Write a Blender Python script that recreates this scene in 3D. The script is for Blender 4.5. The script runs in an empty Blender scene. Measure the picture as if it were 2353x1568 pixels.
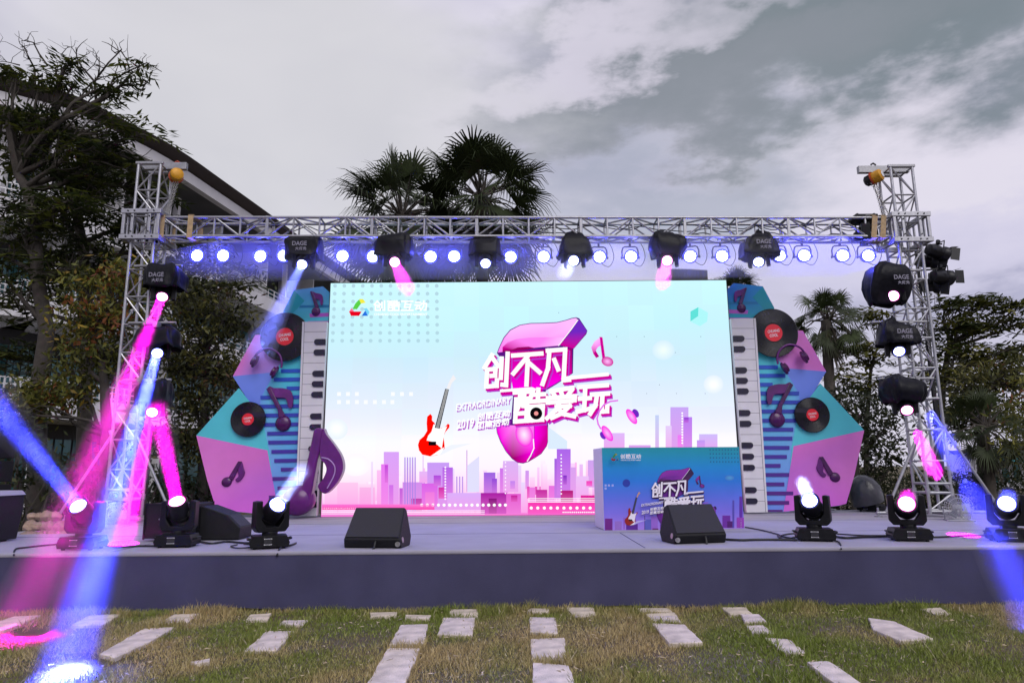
import bpy, bmesh, math, random
import numpy as np
from mathutils import Vector, Matrix, Quaternion

SC = bpy.context.scene
COL = SC.collection
random.seed(7)
RNG = np.random.default_rng(7)
PI = math.pi

# ------------------------------------------------------------------ camera
EYE = Vector((0.0, 0.0, 1.55))
CAM_ROT = Matrix.Rotation(math.radians(90 + 10.5), 3, 'X') @ Matrix.Rotation(math.radians(-0.45), 3, 'Z')
cam_data = bpy.data.cameras.new('camera')
cam_data.sensor_width = 36.0
cam_data.lens = 24.0
cam_data.clip_end = 3000.0
camera = bpy.data.objects.new('camera', cam_data)
COL.objects.link(camera)
camera.matrix_world = Matrix.Translation(EYE) @ CAM_ROT.to_4x4()
SC.camera = camera


def ray(u, v):
    """Direction of a point measured on the photograph (2352 x 1568 units)."""
    return CAM_ROT @ Vector(((u - 1176) / 1568, (784 - v) / 1568, -1))


def at(u, v, y):
    d = ray(u, v)
    return EYE + d * (y / d.y)


def on_z(u, v, z):
    d = ray(u, v)
    return EYE + d * ((z - EYE.z) / d.z)


def lin(c):
    c = c / 255.0
    return c / 12.92 if c <= 0.04045 else ((c + 0.055) / 1.055) ** 2.4


def rgb(r, g, b):
    return (lin(r), lin(g), lin(b), 1.0)


# ------------------------------------------------------------------ render settings
SC.view_settings.view_transform = 'Standard'
SC.view_settings.look = 'None'
SC.view_settings.exposure = 0.0
SC.view_settings.gamma = 1.0
SC.view_settings.use_curve_mapping = False
SC.cycles.use_denoising = True
SC.cycles.max_bounces = 6
SC.cycles.diffuse_bounces = 3
SC.cycles.glossy_bounces = 3
SC.cycles.transparent_max_bounces = 12
SC.cycles.volume_bounces = 0
SC.cycles.sample_clamp_indirect = 4.0
SC.cycles.use_light_tree = True

# ------------------------------------------------------------------ sky and sun
SUN_EL, SUN_AZ = math.radians(42), math.radians(158)     # over the viewer's shoulder, veiled by cloud
world = bpy.data.worlds.new('World')
SC.world = world
world.use_nodes = True
wt = world.node_tree
wt.nodes.clear()


def wn(kind, **kw):
    n = wt.nodes.new(kind)
    for k, val in kw.items():
        setattr(n, k, val)
    return n


def build_sky():
    L = wt.links.new
    out = wn('ShaderNodeOutputWorld')
    bg = wn('ShaderNodeBackground')
    bg.inputs['Strength'].default_value = 1.14
    L(bg.outputs[0], out.inputs['Surface'])
    nis = wn('ShaderNodeTexSky', sky_type='NISHITA')
    nis.sun_disc = False
    nis.sun_elevation = SUN_EL
    nis.sun_rotation = SUN_AZ
    tc = wn('ShaderNodeTexCoord')
    # stretch the cloud field sideways and warp it
    mp = wn('ShaderNodeMapping')
    mp.inputs['Scale'].default_value = (1.0, 1.0, 2.2)
    L(tc.outputs['Generated'], mp.inputs['Vector'])
    n1 = wn('ShaderNodeTexNoise')
    n1.inputs['Scale'].default_value = 2.3
    n1.inputs['Detail'].default_value = 4.0
    n1.inputs['Roughness'].default_value = 0.48
    n1.inputs['Distortion'].default_value = 0.5
    L(mp.outputs[0], n1.inputs['Vector'])
    n2 = wn('ShaderNodeTexNoise')
    n2.inputs['Scale'].default_value = 5.0
    n2.inputs['Detail'].default_value = 6.0
    n2.inputs['Roughness'].default_value = 0.58
    L(mp.outputs[0], n2.inputs['Vector'])
    warp = wn('ShaderNodeVectorMath', operation='MULTIPLY_ADD')
    warp.inputs[1].default_value = (0.36, 0.36, 0.36)
    sub = wn('ShaderNodeVectorMath', operation='SUBTRACT')
    sub.inputs[1].default_value = (0.5, 0.5, 0.5)
    L(n2.outputs['Color'], sub.inputs[0])
    L(sub.outputs[0], warp.inputs[0])
    L(tc.outputs['Generated'], warp.inputs[2])
    # base cloud deck: pale lilac grey to soft grey by the broad noise
    ramp = wn('ShaderNodeValToRGB')
    ramp.color_ramp.elements[0].position = 0.34
    ramp.color_ramp.elements[0].color = rgb(170, 168, 194)
    ramp.color_ramp.elements[1].position = 0.66
    ramp.color_ramp.elements[1].color = rgb(226, 221, 234)
    L(n1.outputs['Fac'], ramp.inputs['Fac'])
    cur = ramp.outputs['Color']

    def blob(cur, u, v, stretch, inner, outer, colour, amount):
        """A cloud bank seen in direction (u, v): stretch = (along, across) in radians, tilt in degrees."""
        d = ray(u, v).normalized()
        side = d.cross(Vector((0, 0, 1))).normalized()
        up = side.cross(d).normalized()
        a = math.radians(stretch[2])
        e1 = side * math.cos(a) + up * math.sin(a)
        e2 = up * math.cos(a) - side * math.sin(a)
        comps = []
        for e, s in ((e1, stretch[0]), (e2, stretch[1])):
            dot = wn('ShaderNodeVectorMath', operation='DOT_PRODUCT')
            dot.inputs[1].default_value = e / s
            L(warp.outputs[0], dot.inputs[0])
            pw = wn('ShaderNodeMath', operation='MULTIPLY')
            L(dot.outputs['Value'], pw.inputs[0])
            L(dot.outputs['Value'], pw.inputs[1])
            comps.append(pw)
        ad = wn('ShaderNodeMath', operation='ADD')
        L(comps[0].outputs[0], ad.inputs[0])
        L(comps[1].outputs[0], ad.inputs[1])
        front = wn('ShaderNodeVectorMath', operation='DOT_PRODUCT')
        front.inputs[1].default_value = d
        L(tc.outputs['Generated'], front.inputs[0])
        gt = wn('ShaderNodeMath', operation='GREATER_THAN')
        gt.inputs[1].default_value = 0.0
        L(front.outputs['Value'], gt.inputs[0])
        mr = wn('ShaderNodeMapRange', interpolation_type='SMOOTHSTEP')
        mr.inputs['From Min'].default_value = outer
        mr.inputs['From Max'].default_value = inner
        mr.inputs['To Min'].default_value = 0.0
        mr.inputs['To Max'].default_value = amount
        L(ad.outputs[0], mr.inputs['Value'])
        mul = wn('ShaderNodeMath', operation='MULTIPLY')
        L(mr.outputs[0], mul.inputs[0])
        L(gt.outputs[0], mul.inputs[1])
        mix = wn('ShaderNodeMix', data_type='RGBA')
        L(mul.outputs[0], mix.inputs['Factor'])
        L(cur, mix.inputs['A'])
        mix.inputs['B'].default_value = colour
        return mix.outputs['Result']

    cur = blob(cur, 1900, 60, (0.31, 0.095, -6), 0.0, 3.0, rgb(112, 124, 128), 0.95)
    cur = blob(cur, 1560, 205, (0.34, 0.07, 10), 0.05, 1.6, rgb(138, 142, 150), 0.8)
    cur = blob(cur, 1640, 430, (0.26, 0.06, 0), 0.05, 1.7, rgb(150, 158, 174), 0.65)
    cur = blob(cur, 1300, 150, (0.26, 0.05, 22), 0.05, 1.4, rgb(226, 219, 234), 0.7)
    cur = blob(cur, 620, 230, (0.34, 0.22, 0), 0.05, 1.8, rgb(210, 209, 211), 0.8)
    cur = blob(cur, 2230, 420, (0.24, 0.12, 0), 0.05, 1.7, rgb(226, 220, 232), 0.9)
    cur = blob(cur, 1780, 620, (0.5, 0.06, 0), 0.05, 1.7, rgb(200, 196, 222), 0.6)
    # a little of the clear sky above the cloud deck
    sk = wn('ShaderNodeMix', data_type='RGBA', blend_type='MIX')
    scale = wn('ShaderNodeMix', data_type='RGBA', blend_type='MULTIPLY')
    scale.inputs['Factor'].default_value = 1.0
    scale.inputs['B'].default_value = (0.08, 0.08, 0.08, 1)
    L(nis.outputs[0], scale.inputs['A'])
    sk.inputs['Factor'].default_value = 0.10
    L(cur, sk.inputs['A'])
    L(scale.outputs['Result'], sk.inputs['B'])
    L(sk.outputs['Result'], bg.inputs['Color'])


build_sky()
sun_data = bpy.data.lights.new('sun', 'SUN')
sun_data.energy = 1.5
sun_data.angle = math.radians(40)
sun_data.color = (1.0, 0.97, 0.93)
sun = bpy.data.objects.new('sun', sun_data)
COL.objects.link(sun)
sun_dir = Vector((math.sin(SUN_AZ) * math.cos(SUN_EL), math.cos(SUN_AZ) * math.cos(SUN_EL), math.sin(SUN_EL)))
sun.rotation_euler = sun_dir.to_track_quat('Z', 'Y').to_euler()


# ------------------------------------------------------------------ materials
def new_mat(name):
    m = bpy.data.materials.new(name)
    m.use_nodes = True
    return m, m.node_tree, m.node_tree.nodes['Principled BSDF']


def pbr(name, col, rough=0.5, metal=0.0, var=0.15, scale=8.0, bump=0.0, bump_scale=None, rvar=0.1, attr=False, spec=0.5):
    """Principled surface whose colour and gloss wander with a noise; attr: colour taken from the mesh instead of col."""
    m, nt, b = new_mat(name)
    L = nt.links.new
    tc = nt.nodes.new('ShaderNodeTexCoord')
    nz = nt.nodes.new('ShaderNodeTexNoise')
    nz.inputs['Scale'].default_value = scale
    nz.inputs['Detail'].default_value = 5
    L(tc.outputs['Object'], nz.inputs['Vector'])
    mr = nt.nodes.new('ShaderNodeMapRange')
    mr.inputs['From Min'].default_value = 0.3
    mr.inputs['From Max'].default_value = 0.7
    mr.inputs['To Min'].default_value = 1 - var
    mr.inputs['To Max'].default_value = 1 + var
    L(nz.outputs['Fac'], mr.inputs['Value'])
    mx = nt.nodes.new('ShaderNodeVectorMath')
    mx.operation = 'SCALE'
    if attr:
        at_ = nt.nodes.new('ShaderNodeAttribute')
        at_.attribute_name = 'Col'
        L(at_.outputs['Color'], mx.inputs[0])
    else:
        mx.inputs[0].default_value = col[:3]
    L(mr.outputs[0], mx.inputs['Scale'])
    L(mx.outputs[0], b.inputs['Base Color'])
    rr = nt.nodes.new('ShaderNodeMapRange')
    rr.inputs['To Min'].default_value = max(0.02, rough - rvar)
    rr.inputs['To Max'].default_value = min(1, rough + rvar)
    L(nz.outputs['Fac'], rr.inputs['Value'])
    L(rr.outputs[0], b.inputs['Roughness'])
    b.inputs['Metallic'].default_value = metal
    b.inputs['Specular IOR Level'].default_value = spec
    if bump:
        n2 = nt.nodes.new('ShaderNodeTexNoise')
        n2.inputs['Scale'].default_value = bump_scale or scale * 4
        n2.inputs['Detail'].default_value = 4
        L(tc.outputs['Object'], n2.inputs['Vector'])
        bp = nt.nodes.new('ShaderNodeBump')
        bp.inputs['Strength'].default_value = bump
        bp.inputs['Distance'].default_value = 0.02
        L(n2.outputs['Fac'], bp.inputs['Height'])
        L(bp.outputs[0], b.inputs['Normal'])
    return m


def glow(name, col, strength, attr=False):
    m, nt, b = new_mat(name)
    nt.nodes.remove(b)
    e = nt.nodes.new('ShaderNodeEmission')
    e.inputs['Strength'].default_value = strength
    e.inputs['Color'].default_value = col
    if attr:
        a = nt.nodes.new('ShaderNodeAttribute')
        a.attribute_name = 'Col'
        nt.links.new(a.outputs['Color'], e.inputs['Color'])
    nt.links.new(e.outputs[0], nt.nodes['Material Output'].inputs['Surface'])
    return m


def leaf_mat(name, trans=0.25):
    m, nt, b = new_mat(name)
    L = nt.links.new
    a = nt.nodes.new('ShaderNodeAttribute')
    a.attribute_name = 'Col'
    L(a.outputs['Color'], b.inputs['Base Color'])
    b.inputs['Roughness'].default_value = 0.55
    b.inputs['Specular IOR Level'].default_value = 0.3
    t = nt.nodes.new('ShaderNodeBsdfTranslucent')
    L(a.outputs['Color'], t.inputs['Color'])
    mix = nt.nodes.new('ShaderNodeMixShader')
    mix.inputs[0].default_value = trans
    L(b.outputs[0], mix.inputs[1])
    L(t.outputs[0], mix.inputs[2])
    L(mix.outputs[0], nt.nodes['Material Output'].inputs['Surface'])
    return m


M = {}
M['alu'] = pbr('brushed_aluminium', (0.40, 0.40, 0.43), 0.40, 0.8, 0.12, 20)
M['alu_dull'] = pbr('dull_aluminium', (0.33, 0.33, 0.35), 0.5, 0.7, 0.18, 14)
M['black'] = pbr('black_plastic', (0.006, 0.006, 0.008), 0.45, 0, 0.3, 20, spec=0.22)
M['black_metal'] = pbr('black_painted_metal', (0.008, 0.008, 0.011), 0.38, 0.0, 0.3, 18, spec=0.3)
M['cover'] = pbr('black_rain_cover', (0.006, 0.006, 0.010), 0.40, 0, 0.3, 6, 0.6, 9, spec=0.14)
M['grille'] = pbr('speaker_grille', (0.020, 0.019, 0.024), 0.6, 0.1, 0.2, 60, 0.5, 260)
M['speaker'] = pbr('speaker_cabinet', (0.008, 0.008, 0.010), 0.55, 0, 0.25, 30, 0.3, 150, spec=0.3)
M['white_ink'] = pbr('white_ink', (0.75, 0.75, 0.78), 0.6, 0, 0.05, 30)
M['cover_print'] = pbr('worn_white_print', (0.21, 0.20, 0.26), 0.6, 0, 0.3, 40)
M['cable'] = pbr('cable_rubber', (0.010, 0.010, 0.012), 0.5, 0, 0.2, 30)
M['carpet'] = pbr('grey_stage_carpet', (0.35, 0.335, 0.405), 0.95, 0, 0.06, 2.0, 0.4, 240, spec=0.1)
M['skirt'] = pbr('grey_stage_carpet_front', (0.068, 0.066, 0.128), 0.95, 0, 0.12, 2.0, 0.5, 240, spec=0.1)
M['slab'] = pbr('pale_granite', (0.58, 0.50, 0.42), 0.85, 0, 0.26, 7, 0.45, 60)
M['bark'] = pbr('bark', (0.050, 0.042, 0.036), 0.9, 0, 0.35, 6, 0.7, 24)
M['bark_pale'] = pbr('palm_bark', (0.065, 0.055, 0.045), 0.9, 0, 0.35, 5, 0.8, 16)
M['leaf'] = leaf_mat('leaf')
M['blade'] = leaf_mat('grass_blade', 0.15)
M['frond'] = leaf_mat('palm_frond', 0.12)
M['print'] = pbr('printed_board', (1, 1, 1), 0.45, 0, 0.03, 4, attr=True)
M['board_edge'] = pbr('board_edge', (0.30, 0.26, 0.34), 0.7, 0, 0.1, 10)
M['vinyl'] = pbr('vinyl_black', (0.004, 0.004, 0.009), 0.28, 0, 0.2, 6, spec=0.35)
M['red_label'] = pbr('red_label', (0.78, 0.010, 0.03), 0.5, 0, 0.05, 8)
M['purple'] = pbr('glossy_purple', (0.115, 0.010, 0.155), 0.24, 0.0, 0.25, 3)
M['purple_deep'] = pbr('glossy_dark_purple', (0.065, 0.006, 0.085), 0.24, 0.0, 0.35, 3)
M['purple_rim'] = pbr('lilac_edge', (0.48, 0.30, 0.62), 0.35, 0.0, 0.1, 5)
M['key_white'] = pbr('ivory_white_print', (0.66, 0.64, 0.68), 0.4, 0, 0.05, 3)
M['key_black'] = pbr('black_key_print', (0.010, 0.007, 0.028), 0.3, 0, 0.1, 5)
M['led'] = glow('led_pixels', (1, 1, 1, 1), 1.06, attr=True)
M['led_frame'] = pbr('led_cabinet_black', (0.012, 0.012, 0.014), 0.5, 0.2, 0.2, 10)
M['yellow'] = pbr('hoist_yellow', (0.58, 0.27, 0.004), 0.42, 0.1, 0.2, 14)
M['hoist_red'] = pbr('hoist_red', (0.42, 0.05, 0.012), 0.45, 0.1, 0.2, 14)
M['steel'] = pbr('chain_steel', (0.42, 0.41, 0.40), 0.35, 0.9, 0.2, 30)
M['strap'] = pbr('beige_strap', (0.42, 0.30, 0.17), 0.85, 0, 0.2, 20)
M['white_paint'] = pbr('white_render', (0.62, 0.61, 0.64), 0.7, 0, 0.08, 1.2)
M['roof_dark'] = pbr('dark_eave', (0.055, 0.042, 0.045), 0.7, 0, 0.2, 1.0)
M['soffit'] = pbr('grey_soffit', (0.11, 0.11, 0.12), 0.8, 0, 0.15, 0.8)
M['glass'] = pbr('teal_glass', (0.03, 0.12, 0.13), 0.10, 0.2, 0.3, 0.6)
M['wall_grey'] = pbr('grey_wall', (0.055, 0.055, 0.062), 0.8, 0, 0.2, 0.8)
M['rail'] = pbr('white_rail', (0.60, 0.60, 0.62), 0.45, 0.2, 0.05, 5)
M['rock'] = pbr('tan_rock', (0.30, 0.21, 0.155), 0.9, 0, 0.4, 3, 0.8, 9)
M['fan_wire'] = pbr('fan_wire', (0.55, 0.55, 0.58), 0.3, 0.8, 0.1, 20)
M['fan_blade'] = pbr('fan_blade', (0.30, 0.32, 0.36), 0.35, 0.0, 0.1, 8)
M['lens_blue'] = glow('lens_blue_white', (0.62, 0.70, 1.0, 1), 7.0)
M['lens_rim_blue'] = glow('lens_rim_blue', (0.02, 0.03, 1.0, 1), 1.8)  # blue glow round the lenses, put into the ring's own emission
M['lens_pink'] = glow('lens_pink_white', (1.0, 0.55, 0.92, 1), 7.0)
M['par_plate'] = glow('par_plate_blue', (0.22, 0.26, 1.0, 1), 3.0)
M['lens_rim_pink'] = glow('lens_rim_pink', (1.0, 0.0, 0.55, 1), 1.6)  # pink glow round the lenses, put into the ring's own emission
M['lens_off'] = pbr('dark_lens', (0.02, 0.02, 0.03), 0.08, 0.0, 0.1, 8)


def ground_mat():
    m, nt, b = new_mat('dry_lawn_soil')
    L = nt.links.new
    tc = nt.nodes.new('ShaderNodeTexCoord')
    a = nt.nodes.new('ShaderNodeTexNoise')
    a.inputs['Scale'].default_value = 0.9
    a.inputs['Detail'].default_value = 6
    L(tc.outputs['Object'], a.inputs['Vector'])
    r = nt.nodes.new('ShaderNodeValToRGB')
    r.color_ramp.elements[0].position = 0.36
    r.color_ramp.elements[0].color = (0.070, 0.066, 0.024, 1)
    r.color_ramp.elements[1].position = 0.62
    r.color_ramp.elements[1].color = (0.115, 0.085, 0.048, 1)
    L(a.outputs['Fac'], r.inputs['Fac'])
    f = nt.nodes.new('ShaderNodeTexNoise')
    f.inputs['Scale'].default_value = 60
    f.inputs['Detail'].default_value = 4
    L(tc.outputs['Object'], f.inputs['Vector'])
    mx = nt.nodes.new('ShaderNodeMix')
    mx.data_type = 'RGBA'
    mx.blend_type = 'OVERLAY'
    mx.inputs['Factor'].default_value = 0.8
    L(r.outputs['Color'], mx.inputs['A'])
    L(f.outputs['Color'], mx.inputs['B'])
    L(mx.outputs['Result'], b.inputs['Base Color'])
    b.inputs['Roughness'].default_value = 0.95
    bp = nt.nodes.new('ShaderNodeBump')
    bp.inputs['Strength'].default_value = 0.8
    bp.inputs['Distance'].default_value = 0.03
    L(f.outputs['Fac'], bp.inputs['Height'])
    L(bp.outputs[0], b.inputs['Normal'])
    return m


M['ground'] = ground_mat()


# ------------------------------------------------------------------ mesh helpers
def V3(p):
    return Vector(p)


class MB:
    """Collects shapes and links them as ONE mesh object."""

    def __init__(self):
        self.v, self.f, self.c = [], [], []

    def add(self, verts, faces, col=None):
        o = len(self.v)
        self.v += [tuple(p) for p in verts]
        for i, fc in enumerate(faces):
            self.f.append(tuple(k + o for k in fc))
            if col is None:
                self.c.append(None)
            elif isinstance(col, list):
                self.c.append([col[k] for k in fc])
            else:
                self.c.append([col] * len(fc))
        return self

    def box(self, c, s, R=None, taper=1.0):
        hx, hy, hz = s[0] / 2, s[1] / 2, s[2] / 2
        p = []
        for z, k in ((-hz, 1.0), (hz, taper)):
            for x, y in ((-hx, -hy), (hx, -hy), (hx, hy), (-hx, hy)):
                q = Vector((x * k, y * k, z))
                if R is not None:
                    q = R @ q
                p.append(q + Vector(c))
        return self.add(p, [(3, 2, 1, 0), (4, 5, 6, 7), (0, 1, 5, 4), (1, 2, 6, 5), (2, 3, 7, 6), (3, 0, 4, 7)])

    def cyl(self, a, b, r0, r1=None, n=10, caps=True):
        return self.lathe(a, (Vector(b) - Vector(a)), [(0, r0), ((Vector(b) - Vector(a)).length, r0 if r1 is None else r1)], n, caps)

    def lathe(self, origin, axis, prof, n=16, caps=True, sx=1.0):
        w = Vector(axis).normalized()
        x = w.orthogonal().normalized() if abs(w.z) < 0.99 else Vector((1, 0, 0))
        if abs(w.z) < 0.99:
            x = Vector((0, 0, 1)).cross(w).normalized()
        y = w.cross(x)
        p = []
        for d, r in prof:
            for k in range(n):
                t = 2 * PI * k / n
                p.append(Vector(origin) + w * d + x * (r * sx * math.cos(t)) + y * (r * math.sin(t)))
        fs = []
        for i in range(len(prof) - 1):
            for k in range(n):
                k2 = (k + 1) % n
                fs.append((i * n + k, i * n + k2, (i + 1) * n + k2, (i + 1) * n + k))
        if caps:
            fs.append(tuple(reversed(range(n))))
            fs.append(tuple(range((len(prof) - 1) * n, len(prof) * n)))
        return self.add(p, fs)

    def tube(self, pts, r, n=6):
        pts = [Vector(p) for p in pts]
        rs = r if isinstance(r, (list, tuple)) else [r] * len(pts)
        ring, prev = [], None
        for i, p in enumerate(pts):
            t = (pts[min(i + 1, len(pts) - 1)] - pts[max(i - 1, 0)])
            t = t.normalized() if t.length > 1e-9 else Vector((0, 0, 1))
            if prev is None:
                x = t.orthogonal().normalized()
            else:
                x = (prev - t * prev.dot(t))
                x = x.normalized() if x.length > 1e-6 else t.orthogonal().normalized()
            prev = x
            y = t.cross(x)
            ring.append([p + (x * math.cos(2 * PI * k / n) + y * math.sin(2 * PI * k / n)) * rs[i] for k in range(n)])
        vs = [q for rg in ring for q in rg]
        fs = []
        for i in range(len(pts) - 1):
            for k in range(n):
                k2 = (k + 1) % n
                fs.append((i * n + k, i * n + k2, (i + 1) * n + k2, (i + 1) * n + k))
        fs.append(tuple(reversed(range(n))))
        fs.append(tuple(range((len(pts) - 1) * n, len(pts) * n)))
        return self.add(vs, fs)

    def prism(self, poly, y0, y1, col=None):
        """poly: (x, z) outline; solid between the depths y0 (front) and y1."""
        a = sum(poly[i][0] * poly[(i + 1) % len(poly)][1] - poly[(i + 1) % len(poly)][0] * poly[i][1] for i in range(len(poly)))
        if a < 0:
            poly = poly[::-1]
        n = len(poly)
        vs = [(x, y0, z) for x, z in poly] + [(x, y1, z) for x, z in poly]
        fs = [tuple(range(n)), tuple(reversed(range(n, 2 * n)))]
        for i in range(n):
            j = (i + 1) % n
            fs.append((j, i, n + i, n + j))
        return self.add(vs, fs, col)

    def flat(self, poly, y, col):
        """One flat coloured outline facing the audience at depth y; col: one colour or one per corner."""
        a = sum(poly[i][0] * poly[(i + 1) % len(poly)][1] - poly[(i + 1) % len(poly)][0] * poly[i][1] for i in range(len(poly)))
        idx = list(range(len(poly)))
        if a < 0:
            idx.reverse()
        return self.add([(x, y, z) for x, z in poly], [tuple(idx)], col)

    def sphere(self, c, r, nu=14, nv=9, jitter=0.0, rng=None):
        if not hasattr(r, '__len__'):
            r = (r, r, r)
        vs, fs = [], []
        for i in range(nv + 1):
            th = PI * i / nv
            for k in range(nu):
                ph = 2 * PI * k / nu
                j = 1 + (rng.uniform(-jitter, jitter) if rng else 0)
                vs.append((c[0] + r[0] * j * math.sin(th) * math.cos(ph), c[1] + r[1] * j * math.sin(th) * math.sin(ph), c[2] + r[2] * j * math.cos(th)))
        for i in range(nv):
            for k in range(nu):
                k2 = (k + 1) % nu
                fs.append((i * nu + k, (i + 1) * nu + k, (i + 1) * nu + k2, i * nu + k2))
        return self.add(vs, fs)

    def build(self, name, mat, parent=None, loc=(0, 0, 0), org=None, smooth=None, bevel=0.0, sub=0, fix=False):
        """org: where the shapes' zero lies in the coordinates they were given in (the parent's base)."""
        vs = self.v
        if org is not None:
            o = Vector(org)
            vs = [(p[0] - o.x, p[1] - o.y, p[2] - o.z) for p in vs]
        me = bpy.data.meshes.new(name)
        me.from_pydata(vs, [], self.f)
        if any(c is not None for c in self.c):
            ca = me.color_attributes.new('Col', 'FLOAT_COLOR', 'CORNER')
            flat = []
            for c, f in zip(self.c, self.f):
                if c is None:
                    flat += [0.2, 0.2, 0.2, 1.0] * len(f)
                else:
                    for q in c:
                        flat += list(q)
            ca.data.foreach_set('color', flat)
        me.materials.append(mat)
        if fix:
            bm = bmesh.new()
            bm.from_mesh(me)
            bmesh.ops.recalc_face_normals(bm, faces=bm.faces)
            bm.to_mesh(me)
            bm.free()
        if smooth is not None:
            me.shade_smooth()
            me.set_sharp_from_angle(angle=math.radians(smooth))
        me.update()
        ob = bpy.data.objects.new(name, me)
        COL.objects.link(ob)
        ob.location = loc
        if parent is not None:
            ob.parent = parent
        if bevel:
            bv = ob.modifiers.new('bevel', 'BEVEL')
            bv.width = bevel
            bv.segments = 2
            bv.limit_method = 'ANGLE'
        if sub:
            sm = ob.modifiers.new('subsurf', 'SUBSURF')
            sm.levels = sub
            sm.render_levels = sub
        return ob


def tag(o, label=None, cat=None, group=None, kind=None):
    if label:
        o['label'] = label
    if cat:
        o['category'] = cat
    if group:
        o['group'] = group
    if kind:
        o['kind'] = kind
    return o


def thing(name, label, cat, loc=(0, 0, 0), group=None, rotz=0.0):
    e = bpy.data.objects.new(name, None)
    e.empty_display_size = 0.1
    COL.objects.link(e)
    e.location = loc
    e.rotation_euler = (0, 0, rotz)
    return tag(e, label, cat, group)


def dup(o, parent=None):
    """A copy of a thing with its parts and their sub-parts."""
    c = o.copy()
    COL.objects.link(c)
    if parent is not None:
        c.parent = parent
    for ch in list(o.children):
        dup(ch, c)
    return c


def child(o, name):
    for ch in o.children_recursive:
        if ch.name.split('.')[0] == name:
            return ch
    return None


def numpy_mesh(name, verts, quads, cols, mat, parent=None, loc=(0, 0, 0), tri=False):
    """verts (n,3), quads (m,4) or (m,3), cols (m,3) one colour per face."""
    k = 3 if tri else 4
    me = bpy.data.meshes.new(name)
    me.vertices.add(len(verts))
    me.vertices.foreach_set('co', np.asarray(verts, np.float32).ravel())
    m = len(quads)
    me.loops.add(m * k)
    me.loops.foreach_set('vertex_index', np.asarray(quads, np.int32).ravel())
    me.polygons.add(m)
    me.polygons.foreach_set('loop_start', np.arange(0, m * k, k, dtype=np.int32))
    me.polygons.foreach_set('loop_total', np.full(m, k, np.int32))
    ca = me.color_attributes.new('Col', 'FLOAT_COLOR', 'CORNER')
    c4 = np.ones((m, k, 4), np.float32)
    c4[:, :, :3] = np.asarray(cols, np.float32)[:, None, :]
    ca.data.foreach_set('color', c4.ravel())
    me.materials.append(mat)
    me.update()
    me.validate()
    ob = bpy.data.objects.new(name, me)
    COL.objects.link(ob)
    ob.location = loc
    if parent is not None:
        ob.parent = parent
    return ob


def text_polys(s, italic=0.0, bold=0.0):
    """Outline triangles of a word in the built-in typeface, scaled to width 1; returns (verts (x, y), faces, height)."""
    cu = bpy.data.curves.new('lettering', 'FONT')
    cu.body = s
    cu.shear = italic
    cu.offset = bold
    cu.resolution_u = 3
    ob = bpy.data.objects.new('lettering', cu)
    COL.objects.link(ob)
    dg = bpy.context.evaluated_depsgraph_get()
    me = bpy.data.meshes.new_from_object(ob.evaluated_get(dg))
    vs = [(v.co.x, v.co.y) for v in me.vertices]
    fs = [tuple(p.vertices) for p in me.polygons]
    bpy.data.objects.remove(ob)
    bpy.data.curves.remove(cu)
    bpy.data.meshes.remove(me)
    x0, x1 = min(v[0] for v in vs), max(v[0] for v in vs)
    y0, y1 = min(v[1] for v in vs), max(v[1] for v in vs)
    w, h = x1 - x0, y1 - y0
    return [((x - x0) / w, (y - y0) / h) for x, y in vs], fs, h / w


_TEXT = {}


def text(s, italic=0.0, bold=0.0):
    k = (s, italic, bold)
    if k not in _TEXT:
        _TEXT[k] = text_polys(s, italic, bold)
    return _TEXT[k]


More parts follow.
